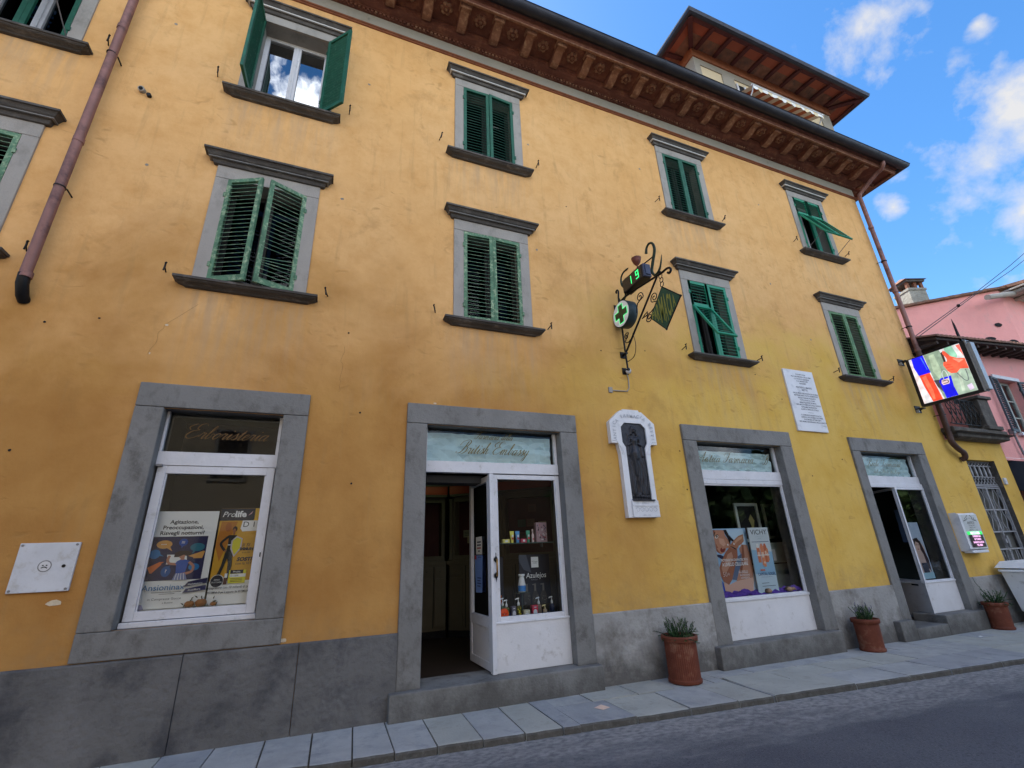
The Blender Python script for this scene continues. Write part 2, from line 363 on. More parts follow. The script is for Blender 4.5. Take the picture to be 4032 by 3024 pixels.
    def mesh(s, name):
        me = bpy.data.meshes.new(name); me.from_pydata(s.v, [], s.f)
        for mt in s.mats: me.materials.append(mt)
        me.polygons.foreach_set('material_index', s.mi); me.polygons.foreach_set('use_smooth', s.sm)
        me.update(); return me
    def build(s, name, parent=None, bevel=0.0, loc=None, rot=None):
        return place(name, s.mesh(name), parent, bevel, loc, rot)
def world_loc(o):
    v = Vector((0, 0, 0))
    while o: v += Vector(o.location); o = o.parent
    return v
def place(name, me, parent=None, bevel=0.0, loc=None, rot=None):
    """vertices are in world metres when loc is None; otherwise local to loc (world point)"""
    o = bpy.data.objects.new(name, me); COL.objects.link(o)
    wl = Vector(loc) if loc is not None else Vector((0, 0, 0))
    if parent: o.parent = parent; wl = wl-world_loc(parent)
    o.location = wl
    if rot: o.rotation_euler = rot
    if bevel:
        b = o.modifiers.new('edge', 'BEVEL'); b.width = bevel; b.segments = 2; b.limit_method = 'ANGLE'; b.angle_limit = R(40)
    return o
def tag(o, label=None, cat=None, group=None, kind=None):
    if label: o['label'] = label
    if cat: o['category'] = cat
    if group: o['group'] = group
    if kind: o['kind'] = kind
    return o
def thing(name, label, cat, loc=(0, 0, 0), group=None):
    o = bpy.data.objects.new(name, None); COL.objects.link(o); o.location = loc; o.empty_display_size = .2
    return tag(o, label, cat, group)

# ------------------------------------------------------------------ copperplate stroke letters (x-height 1)
GL = {
 'i': (.52, [[(0,.3),(.28,1),(.2,.2),(.32,0),(.52,.3)]], [(.32,1.5)]),
 'r': (.66, [[(0,.3),(.2,1.05),(.3,.9),(.5,.95),(.42,.25),(.5,0),(.68,.3)]], []),
 'n': (.98, [[(0,.3),(.2,1),(.14,0)], [(.14,.3),(.38,.95),(.56,.95),(.52,.25),(.66,0),(.98,.3)]], []),
 'm': (1.42, [[(0,.3),(.2,1),(.14,0)], [(.14,.3),(.38,.95),(.54,.95),(.5,0)], [(.5,.3),(.76,.95),(.94,.95),(.92,.25),(1.06,0),(1.42,.3)]], []),
 'a': (.92, [[(.62,.85),(.42,1),(.14,.7),(.1,.2),(.26,0),(.56,.4),(.7,1)], [(.7,1),(.6,.2),(.72,0),(.94,.3)]], []),
 'o': (.74, [[(.45,1),(.18,.8),(.1,.3),(.28,0),(.52,.25),(.58,.75),(.45,1),(.58,.8),(.8,.82)]], []),
 'e': (.62, [[(0,.3),(.38,.6),(.46,.88),(.32,1),(.12,.7),(.1,.2),(.28,0),(.62,.3)]], []),
 's': (.62, [[(0,.25),(.36,1.12),(.42,.8),(.52,.35),(.36,0),(.12,.1)], [(.36,0),(.64,.3)]], []),
 't': (.54, [[(0,.3),(.36,1.7),(.22,.2),(.34,0),(.56,.3)], [(.08,1.12),(.52,1.16)]], []),
 'l': (.50, [[(0,.3),(.34,1.5),(.36,2.15),(.2,1.9),(.16,.2),(.28,0),(.5,.3)]], []),
 'b': (.74, [[(0,.3),(.34,1.5),(.36,2.15),(.2,1.9),(.14,.25),(.3,0),(.52,.3),(.5,.85),(.72,.82)]], []),
 'h': (.92, [[(0,.3),(.34,1.5),(.38,2.2),(.22,1.9),(.12,0)], [(.12,.3),(.36,.95),(.52,.9),(.5,.25),(.62,0),(.92,.3)]], []),
 'c': (.62, [[(.5,.8),(.38,1),(.14,.75),(.1,.22),(.28,0),(.62,.3)]], []),
 'd': (.92, [[(.62,.85),(.42,1),(.14,.7),(.1,.2),(.26,0),(.56,.4)], [(.78,2.1),(.6,.2),(.72,0),(.94,.3)]], []),
 'y': (.86, [[(0,.3),(.2,1),(.16,.3),(.3,0),(.54,.4),(.66,1)], [(.66,1),(.5,-.7),(.26,-1.1),(.1,-.8),(.5,-.1),(.9,.3)]], []),
 'g': (.86, [[(.62,.85),(.42,1),(.14,.7),(.1,.2),(.26,0),(.56,.4)], [(.68,1),(.5,-.7),(.26,-1.1),(.1,-.8),(.5,-.1),(.9,.3)]], []),
 'E': (1.35, [[(1.3,2.2),(1.05,2.55),(.6,2.35),(.55,1.7),(.9,1.45)], [(.9,1.45),(.3,1.2),(.05,.5),(.4,0),(.9,.1),(1.3,.6)], [(.2,2.5),(-.3,1.9),(0,1.4)]], []),
 'B': (1.55, [[(.95,2.3),(.7,.6),(.3,.05),(-.2,.15),(-.1,.4)], [(-.2,1.5),(.1,2.3),(.9,2.6),(1.35,2.2),(1.2,1.55),(.85,1.35)], [(.85,1.35),(1.3,1.2),(1.3,.4),(.9,0),(.5,.15)]], []),
 'A': (1.45, [[(-.3,.5),(-.1,.05),(.35,.4),(1.15,2.4)], [(1.15,2.4),(1.0,.4),(1.1,0),(1.4,.3)], [(-.1,1.2),(.5,.85),(1.3,1.0)]], []),
 'F': (1.3, [[(-.1,1.6),(.1,2.2),(.8,2.3),(1.7,2.6)], [(1.05,2.3),(.85,.8),(.5,.05),(.0,.1),(.1,.5)], [(.4,1.3),(1.3,1.35)]], []),
 'R': (1.55, [[(.8,2.3),(.6,.6),(.2,.05),(-.2,.2)], [(-.2,1.5),(.1,2.3),(.8,2.6),(1.25,2.2),(1.1,1.5),(.7,1.3)], [(.7,1.3),(1.1,.5),(1.3,0),(1.6,.3)]], []),
 'L': (1.2, [[(1.1,2.3),(.85,2.5),(.7,1.8),(.5,.4),(.1,0),(-.1,.25),(.3,.35),(.8,0),(1.2,.25)]], []),
 ' ': (.7, [], [])}
def script(mb, body, x, z, xh, mat, width=None, w=.17):
    tot = sum(GL[c][0] for c in body); k = xh if width is None else width/tot
    for c in body:
        adv, strokes, dots = GL[c]
        for st in strokes: mb.stroke([(x+(p[0]+p[1]*.62*(xh/k if width else 1))*k, z+p[1]*xh) for p in st], w*xh, mat, 5, True)
        for d in dots: mb.ell(x+d[0]*k+d[1]*.62*xh, z+d[1]*xh, .1*xh, .1*xh, mat, 6)
        x += adv*k

# ================================================================== ground
GA, GB = -0.00623, 0.17937                       # pavement level z = GB + GA*x
gz = lambda x, off=0.0: GB+GA*x+off
kerb_y = lambda x: -(0.755+0.081*x)
def ground():
    m, nt, N, L, P = newmat('asphalt')
    geo = N.new('ShaderNodeNewGeometry')
    def noise(s, d=6, st=(1, 1, 1)):
        mp = N.new('ShaderNodeMapping'); mp.inputs['Scale'].default_value = st; L.new(geo.outputs['Position'], mp.inputs[0])
        n = N.new('ShaderNodeTexNoise'); n.inputs['Scale'].default_value = s; n.inputs['Detail'].default_value = d; L.new(mp.outputs[0], n.inputs[0]); return n.outputs[0]
    def mr(x, a, b, c=0., d=1.):
        n = N.new('ShaderNodeMapRange'); L.new(x, n.inputs[0]); n.inputs[1].default_value = a; n.inputs[2].default_value = b; n.inputs[3].default_value = c; n.inputs[4].default_value = d; return n.outputs[0]
    def mx(f, a, b):
        n = N.new('ShaderNodeMixRGB'); L.new(f, n.inputs[0])
        for i, v in ((1, a), (2, b)):
            if isinstance(v, tuple): n.inputs[i].default_value = col4(v)
            else: L.new(v, n.inputs[i])
        return n.outputs[0]
    def mth(op, a, b):
        n = N.new('ShaderNodeMath'); n.operation = op
        for i, v in enumerate((a, b)):
            if isinstance(v, (int, float)): n.inputs[i].default_value = v
            else: L.new(v, n.inputs[i])
        return n.outputs[0]
    base = mx(mr(noise(1.3), .3, .7), (.095, .094, .108), (.125, .124, .136))
    vor = N.new('ShaderNodeTexVoronoi'); vor.inputs['Scale'].default_value = 130; L.new(geo.outputs['Position'], vor.inputs[0])
    base = mx(mr(vor.outputs['Color'], .72, .95, 0, .55), base, (.22, .21, .20))
    base = mx(mr(noise(60), .52, .68, 0, .5), base, (.028, .028, .034))
    # strip of pale dust washed along the kerb
    sep = N.new('ShaderNodeSeparateXYZ'); L.new(geo.outputs['Position'], sep.inputs[0])
    dist = mth('ADD', mth('ADD', sep.outputs['Y'], mth('MULTIPLY', sep.outputs['X'], .081)), .755)
    dist = mth('ADD', dist, mr(noise(3.5, 8, (.5, 2, 1)), .3, .7, -.22, .22))
    dust = mth('MULTIPLY', mr(dist, -.85, -.15, 0, .95), mr(noise(26, 6, (.6, 1, 1)), .32, .62, .25, 1))
    base = mx(dust, base, (.34, .325, .31))
    L.new(base, P.inputs['Base Color']); P.inputs['Roughness'].default_value = .85; P.inputs['Specular IOR Level'].default_value = .3
    b = N.new('ShaderNodeBump'); b.inputs['Strength'].default_value = .9; b.inputs['Distance'].default_value = .008
    L.new(mth('ADD', mth('MULTIPLY', noise(90, 4), .8), mth('MULTIPLY', vor.outputs['Distance'], .5)), b.inputs['Height']); L.new(b.outputs[0], P.inputs['Normal'])
    g = MB(); zz = lambda x: gz(x, -.058)
    g.quad((-60, -40, zz(-60)), (140, -40, zz(140)), (140, .3, zz(140)), (-60, .3, zz(-60)), m)
    tag(g.build('road'), kind='structure')
    far = MB(); gm = MT('far_ground_earth', (.12, .11, .08), .95, .2, .3, .2)
    far.quad((-600, -600, -1.2), (600, -600, -1.2), (600, 600, -1.2), (-600, 600, -1.2), gm)
    tag(far.build('ground'), kind='structure')
ground()

def pavement():
    slabs = [MT('paving_stone', (.37, .37, .36), .82, .16, 3, .5, 40, c2=(.27, .28, .285), c2amt=.45, c2scale=5),
             MT('paving_stone_green', (.39, .385, .345), .85, .16, 3, .5, 40, c2=(.29, .285, .25), c2amt=.45, c2scale=6),
             MT('paving_stone_blue', (.31, .315, .32), .78, .14, 3, .5, 40, c2=(.20, .21, .23), c2amt=.4, c2scale=5)]
    darker = MT('kerb_face_dark', (.085, .078, .068), .9, .25, 9, .6, 40, c2=(.14, .135, .12), c2amt=.4, c2scale=12)  # deeper tone for the kerb face and nosing
    joint = MT('joint_mortar', (.10, .09, .07), .95, .3, 12, .5, 40, c2=(.13, .12, .09), c2amt=.4, c2scale=14)
    b = MB()
    # bed below the slabs
    xs = [-9+.5*i for i in range(60)]
    for x0, x1 in zip(xs[:-1], xs[1:]):
        b.add([(x0, kerb_y(x0)+.03, gz(x0, -.012)), (x1, kerb_y(x1)+.03, gz(x1, -.012)), (x1, .25, gz(x1, -.012)), (x0, .25, gz(x0, -.012))], [(0,1,2,3)], joint)
        b.add([(x0, kerb_y(x0)+.03, gz(x0, -.2)), (x1, kerb_y(x1)+.03, gz(x1, -.2)), (x1, kerb_y(x1)+.03, gz(x1, -.012)), (x0, kerb_y(x0)+.03, gz(x0, -.012))], [(0,1,2,3)], joint)
    tag(b.build('pavement_bed'), kind='structure')
    b = MB(); q = random.Random(3)
    def slab(x0, x1, t0, t1, sk0, sk1, front):
        g = .004+q.random()*.004; dz = q.uniform(-.003, .003); mt = slabs[q.choice((0, 0, 1, 2, 0, 1))]
        def pt(x, t, sk, dx, dt):
            y = kerb_y(x)*t; xx = x+sk*(1-t)+dx; return (xx, y+dt)
        a = pt(x0, t1, sk0, g, -(0 if front else -g)); c_ = pt(x1, t1, sk1, -g, -(0 if front else -g))
        d = pt(x1, t0, sk1, -g, -g); e = pt(x0, t0, sk0, g, -g)
        tl = q.uniform(-.002, .002); zt = lambda p, k: gz(p[0], dz+k*tl)
        bot = -.10
        if front:
            # worn, rounded nosing on the kerb edge, subdivided so that the edge wanders
            n = max(3, int((x1-x0)/.07)); rings = []
            for i in range(n+1):
                u = i/n; w = q.uniform(-.006, .006); w2 = q.uniform(-.004, .002)
                fx = a[0]+(c_[0]-a[0])*u; fy = a[1]+(c_[1]-a[1])*u; bx = e[0]+(d[0]-e[0])*u; by = e[1]+(d[1]-e[1])*u
                rings.append([(bx, by, gz(bx, dz+tl)), (fx, fy+.03+w, gz(fx, dz-tl)), (fx, fy+.012+w, gz(fx, dz-tl-.004)), (fx, fy+.001+w, gz(fx, dz-tl-.016+w2)), (fx, fy+.002+w*.5, gz(fx, bot))])
            vs = [p for r_ in rings for p in r_]; fs = []
            for i in range(n):
                for j in range(2): fs.append((i*5+j+1, (i+1)*5+j+1, (i+1)*5+j, i*5+j))
            fs += [(0, 1, 2, 3, 4), tuple(reversed([n*5+j for j in range(5)]))]
            b.add(vs, fs, mt)
            b.add(vs, [(i*5+j+1, (i+1)*5+j+1, (i+1)*5+j, i*5+j) for i in range(n) for j in (2, 3)], darker)
        else:
            b.add([(a[0], a[1], zt(a, -1)), (c_[0], c_[1], zt(c_, -1)), (d[0], d[1], zt(d, 1)), (e[0], e[1], zt(e, 1)),
                   (a[0], a[1], gz(a[0], bot)), (c_[0], c_[1], gz(c_[0], bot)), (d[0], d[1], gz(d[0], bot)), (e[0], e[1], gz(e[0], bot))],
                  [(0,1,2,3), (4,7,6,5), (0,4,5,1), (1,5,6,2), (2,6,7,3), (3,7,4,0)], mt)
    def row(x0, x1, t0, t1, front, wmin, wmax, lean):
        x = x0; sk = q.uniform(-.03, .03)+lean
        while x < x1:
            w = q.uniform(wmin, wmax); nx = min(x+w, x1+.01); s2 = lean+q.uniform(-.035, .035)
            slab(x, nx, t0, t1, sk, s2, front); sk = s2; x = nx
    row(-8.5, 2.25, -.12, 1, True, .27, .42, .02)
    row(2.25, 4.4, .42, 1, True, .38, .62, .02); row(2.25, 4.4, -.12, .42, False, .3, .6, .02)
    row(4.4, 20, .62, 1, True, .55, 1.1, .03); row(4.4, 20, .30, .62, False, .4, .85, .05); row(4.4, 20, -.12, .30, False, .35, .8, .02)
    tag(b.build('pavement', bevel=.004), kind='structure')
pavement()

# ================================================================== pharmacy building
BLD = thing('yellow_building', 'three storey ochre yellow pharmacy building with green shutters and red brown bracketed eaves', 'building', (0, 0, 0))
WX = {'A': -1.035, 'B': 1.888, 'C': 5.905, 'D': 9.49, 'L': -3.80}
WZ = {2: (4.50, 1.452), 3: (7.365, 1.49)}            # sill top, opening height
OW = .86                                              # opening width
SHOPS = {'S1': (-1.80, -.276, -1.565, -.515), 'S2': (.775, 3.0, 1.01, 2.755), 'S3': (4.774, 7.01, 5.02, 6.745), 'S4': (8.486, 10.61, 8.70, 10.36)}
CORNER = 11.5
openings = []
for k, x in WX.items():
    for r_ in (2, 3):
        z0, h = WZ[r_]; openings.append((x-OW/2, x+OW/2, z0, z0+h))
for k, (xo0, xo1, x0, x1) in SHOPS.items(): openings.append((x0, x1, 1.12 if k == 'S1' else .05, 3.06))
openings.append((11.97, 13.0, .05, 3.035))
def wall():
    b = MB()
    def grid(x0, x1, z0, z1, ops):
        xs = sorted({x0, x1}|{v for o in ops for v in o[:2] if x0 < v < x1}); zs = sorted({z0, z1}|{v for o in ops for v in o[2:] if z0 < v < z1})
        for xa, xb in zip(xs[:-1], xs[1:]):
            for za, zb in zip(zs[:-1], zs[1:]):
                cx, cz = (xa+xb)/2, (za+zb)/2
                if any(o[0] < cx < o[1] and o[2] < cz < o[3] for o in ops): continue
                b.quad((xa, 0, za), (xb, 0, za), (xb, 0, zb), (xa, 0, zb), M_PLASTER)
    grid(-9.5, CORNER, -.1, 9.98, openings[:-1])
    grid(CORNER, 13.52, -.1, 3.42, [openings[-1]])
    for o in openings[-1:]:                           # reveal of the gate
        x0, x1, z0, z1 = o; d = .24
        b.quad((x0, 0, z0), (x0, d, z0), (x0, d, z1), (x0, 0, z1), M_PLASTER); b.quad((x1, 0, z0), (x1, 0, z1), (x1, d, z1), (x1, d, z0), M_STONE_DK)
        b.quad((x0, 0, z1), (x0, d, z1), (x1, d, z1), (x1, 0, z1), M_PLASTER); b.quad((x0, 0, z0), (x1, 0, z0), (x1, d, z0), (x0, d, z0), M_PLASTER)
    b.quad((CORNER, 0, 3.42), (CORNER, 9, 3.42), (CORNER, 9, 9.98), (CORNER, 0, 9.98), M_PLASTER)
    b.quad((13.52, 0, -.1), (13.52, 3, -.1), (13.52, 3, 3.42), (13.52, 0, 3.42), M_PLASTER)
    b.quad((CORNER, 0, 3.42), (13.52, 0, 3.42), (13.52, 3, 3.42), (CORNER, 3, 3.42), M_FRIEZE)
    b.quad((-9.5, 0, -.1), (-9.5, 0, 9.98), (-9.5, 9, 9.98), (-9.5, 9, -.1), M_PLASTER)
    b.quad((-9.5, 9, -.1), (CORNER, 9, -.1), (CORNER, 9, 9.98), (-9.5, 9, 9.98), M_PLASTER)
    b.build('wall', BLD)
    # small mortar plugs, screw holes and the flaked crack patches
    plug = MT('cement_plug', (.25, .23, .19), .9, .3, 30, .3); white = MT('flaked_white_plaster', (.60, .50, .36), .9, .15, 20, .3); crk = MT('crack_shadow', (.20, .12, .05), .9, .1, 9, 0)
    q = random.Random(11)
    def blob(name, x, z, r, mt, sx=1., pr=.004):
        n = 9; b = MB(Matrix.Translation((x, 0, z)))
        b.add([(r*sx*q.uniform(.7, 1.15)*math.cos(t), -pr, r*q.uniform(.7, 1.15)*math.sin(t)) for t in (2*math.pi*i/n for i in range(n))], [tuple(range(n))], mt); b.build(name, BLD)
    for x, z in ((-2.43, 8.26), (-2.28, 5.92), (-.19, 6.05), (0, 8.26), (2.58, 8.02), (2.61, 5.91), (4.87, 8.26), (7.9, 8.3), (8.3, 5.2), (7.6, 6.3)): blob('cement_plug', x, z, .020, plug)
    for x, z in ((2.345, 9.70), (-.10, 9.676), (5.05, 9.694), (8.6, 9.69)): blob('cement_plug', x, z, .03, plug, pr=.014)
    for x, z in ((-2.275, 3.94), (-2.67, 3.836), (-2.6, 2.6), (.05, 4.12), (.22, 2.36), (.25, 3.15), (3.55, 4.35), (4.35, 4.45), (4.72, 2.35), (4.7, 2.9), (7.35, 2.6), (7.1, 3.9), (8.2, 2.9), (3.2, 6.9), (6.6, 4.3)): blob('wall_hole', x, z, .012, M_DARK)
    for x, z, r_, sx in ((-1.80, 3.62, .012, .6), (-1.72, 3.95, .014, 1.2), (-2.0, 1.36, .022, 2.4), (-.26, .93, .02, 1.5), (1.1, 3.33, .01, 2)): blob('flaked_patch', x, z, r_, white, sx)
    b = MB(); b.tube([(-2.53, 0, 6.985), (-2.535, -.05, 6.975)], .035, M_STONE_LT, 10); b.tube([(-2.535, -.045, 6.975), (-2.536, -.056, 6.973)], .022, M_DARK, 10); b.build('iron_sleeve', BLD)
    b = MB(); b.tube([(-2.455, 0, 6.93), (-2.455, -.035, 6.93)], .025, M_IRON, 10); b.build('pipe_stub', BLD)
    for pts in ([(-1.80, 3.62), (-1.77, 3.8), (-1.73, 3.95), (-1.6, 4.1), (-1.45, 4.32)], [(.02, 3.95), (0, 3.75), (.03, 3.6), (.0, 3.45), (.02, 3.33)], [(6.55, 4.35), (6.75, 4.28), (6.95, 4.30)]):
        b = MB(); b.layer = -.003; b.stroke([(p[0]+q.uniform(-.02, .02), p[1]+q.uniform(-.02, .02)) for a_, c_ in zip(pts[:-1], pts[1:]) for p in ((a_[0]+(c_[0]-a_[0])*t/3, a_[1]+(c_[1]-a_[1])*t/3) for t in range(3))], .0022, crk, 3); b.build('crack', BLD)
wall()
def plinth():
    xs = [(-9.5, -3.6), (-3.59, -1.02), (-1.015, -.12), (-.115, .775)]
    for i, (x0, x1) in enumerate(xs):
        b = MB(); b.prism([(0, -.1), (-.035-.004*(i % 2), -.1), (-.035-.004*(i % 2), .886), (-.022, .898), (0, .898)], x0, x1, M_PLINTH); b.build('plinth', BLD, bevel=.004)
    for (x0, x1) in ((3.0, 4.774), (7.01, 8.486), (10.61, 11.97), (13.0, 13.52)):
        b = MB(); b.prism([(0, -.1), (-.03, -.1), (-.03, .886), (-.02, .898), (0, .898)], x0, x1, M_PLINTH2); b.build('plinth', BLD, bevel=.004)
plinth()

# cornice, run along the front and round the right hand corner
def run(b, prof, mat, back=7.0):
    vs = []
    for p, z in prof: vs += [(-9.5, -p, z), (CORNER+p, -p, z), (CORNER+p, back, z)]
    fs = []
    for i in range(len(prof)-1):
        for j in range(2): fs.append((i*3+j, i*3+j+1, i*3+4+j, i*3+3+j))
    b.add(vs, fs, mat)
def cornice():
    b = MB(); run(b, [(0, 9.495), (.022, 9.50), (.022, 9.518), (.012, 9.522), (.036, 9.532), (.036, 9.552), (.012, 9.558), (.008, 9.566)], M_STRING); b.build('string_moulding', BLD)
    b = MB(); run(b, [(.008, 9.566), (.008, 9.80)], M_FRIEZE); b.build('frieze', BLD)
    b = MB()
    run(b, [(.008, 9.80), (.04, 9.80), (.04, 9.842), (.075, 9.848), (.075, 9.862), (.10, 9.868), (.145, 9.885), (.172, 9.915), (.185, 9.940), (.20, 9.945), (.20, 9.985)], M_CORNICE)
    run(b, [(.20, 9.985), (.62, 9.985), (.62, 9.93)], M_CORNICE)
    run(b, [(.62, 9.93), (.635, 9.918), (.662, 9.918), (.662, 9.945)], M_CORNICE_LT)
    run(b, [(.662, 9.945), (.675, 9.96), (.68, 10.03), (.79, 10.075)], M_CORNICE)
    x = -4.5
    while x < CORNER+.03:                              # dentils
        b.box(x, x+.034, -.068, -.04, 9.802, 9.842, M_CORNICE_LT if rnd.random() < .25 else M_CORNICE); x += .064
    y = -.03
    while y < 1.2: b.box(CORNER+.04, CORNER+.068, y, y+.034, 9.802, 9.842, M_CORNICE); y += .064
    x = -4.5
    while x < CORNER+.06:                              # leaf ornament pressed into the bed mould
        z0 = 9.872
        b.add([(x, -.112, z0), (x+.028, -.122, z0+.012), (x+.056, -.112, z0), (x+.028, -.172, z0+.038)], [(0, 1, 3), (1, 2, 3)], M_CORNICE_LT if rnd.random() < .45 else M_CORNICE)
        x += .066
    b.build('cornice', BLD)
    # console brackets and rosettes
    c = MB()
    prof = [(-.19, 9.984), (-.19, 9.865), (-.235, 9.852), (-.29, 9.852), (-.345, 9.866), (-.40, 9.892), (-.45, 9.912), (-.50, 9.918), (-.54, 9.906), (-.575, 9.908), (-.592, 9.930), (-.592, 9.984)]
    c.prism(prof, -.068, .068, M_CORNICE_LT)
    c.prism([(y*1.0, z+.012 if z < 9.98 else z) for y, z in prof], -.082, -.0685, M_CORNICE); c.prism([(y, z+.012 if z < 9.98 else z) for y, z in prof], .0685, .082, M_CORNICE)
    c.tube([(-.088, -.565, 9.918), (.088, -.565, 9.918)], .020, M_CORNICE_LT, 10)
    for k, (d, z) in enumerate(((.016, 9.945), (.022, 9.958), (.028, 9.971))): c.box(-.088-d/2, .088+d/2, -.60-d*.5, -.46, z, z+.0115, M_CORNICE_LT)
    for k in range(7): c.box(-.05, .05, -.55+.045*k, -.538+.045*k, 9.90-.008*k, 9.912-.008*k, M_CORNICE_LT) if 0 else None
    cm = c.mesh('bracket')
    f = MB()
    for k in range(6):
        a = math.pi/3*k; cx, cy = .052*math.cos(a), .052*math.sin(a)
        f.lathe([(.001, -.024), (.018, -.022), (.030, -.012), (.033, 0)], M_CORNICE_LT, 10, (cx, cy))
    f.lathe([(.0, -.04), (.016, -.036), (.024, -.022), (.014, -.018)], M_CORNICE_LT, 10); f.lathe([(.028, -.026), (.038, -.028), (.044, -.02), (.04, 0)], M_CORNICE, 14)
    f.lathe([(.085, -.008), (.098, -.010), (.104, 0)], M_CORNICE, 18)
    fm = f.mesh('rosette')
    for k in range(-9, 18):
        x = 1.33+.5805*k+.02
        if x > CORNER+.05: x = CORNER+.33
        o = place('bracket', cm, BLD); o.location = (x, 0, 0)
        if k < 17: o = place('rosette', fm, BLD); o.location = (x+.29, -.41, 9.984); o.scale = (1.25, 1.25, 1.4)
    for k in range(4):
        o = place('bracket', cm, BLD); o.location = (CORNER, -.12+.58*k, 0); o.rotation_euler = (0, 0, R(90))
        o = place('rosette', fm, BLD); o.location = (CORNER+.41, .17+.58*k, 9.984)
    # gutter, half round with a rolled lip and joint collars
    g = MB(); prof = [(.80+.10*math.sin(t), 10.095-.10*math.cos(t)) for t in [R(a) for a in range(-90, 91, 15)]]
    run(g, prof+[(.912, 10.10), (.905, 10.108), (.893, 10.10)], M_GUTTER)
    run(g, [(p-.0, z+.0) for p, z in [(.705, 10.10), (.69, 10.13)]], M_GUTTER)
    for x in [-3.1+2.05*i for i in range(8)]:
        rg = [(.80+.105*math.sin(t), 10.095-.105*math.cos(t)) for t in [R(a) for a in range(-90, 91, 15)]]
        vs = [(xx, -p, z) for xx in (x, x+.03) for p, z in rg]; n = len(rg); g.add(vs, [(i, i+1, n+i+1, n+i) for i in range(n-1)], M_GUTTER)
    g.build('gutter', BLD)
    r_ = MB(); e = .86; z0 = 10.10
    r_.add([(-9.5-.2, -e, z0), (CORNER+e, -e, z0), (CORNER+e, 9.6, z0), (-9.7, 9.6, z0), (-5, 4.4, 11.8), (7.3, 4.4, 11.8)], [(0, 1, 5, 4), (1, 2, 5), (2, 3, 4, 5), (3, 0, 4), (0, 3, 2, 1)], M_TILE)
    r_.build('roof', BLD)
cornice()

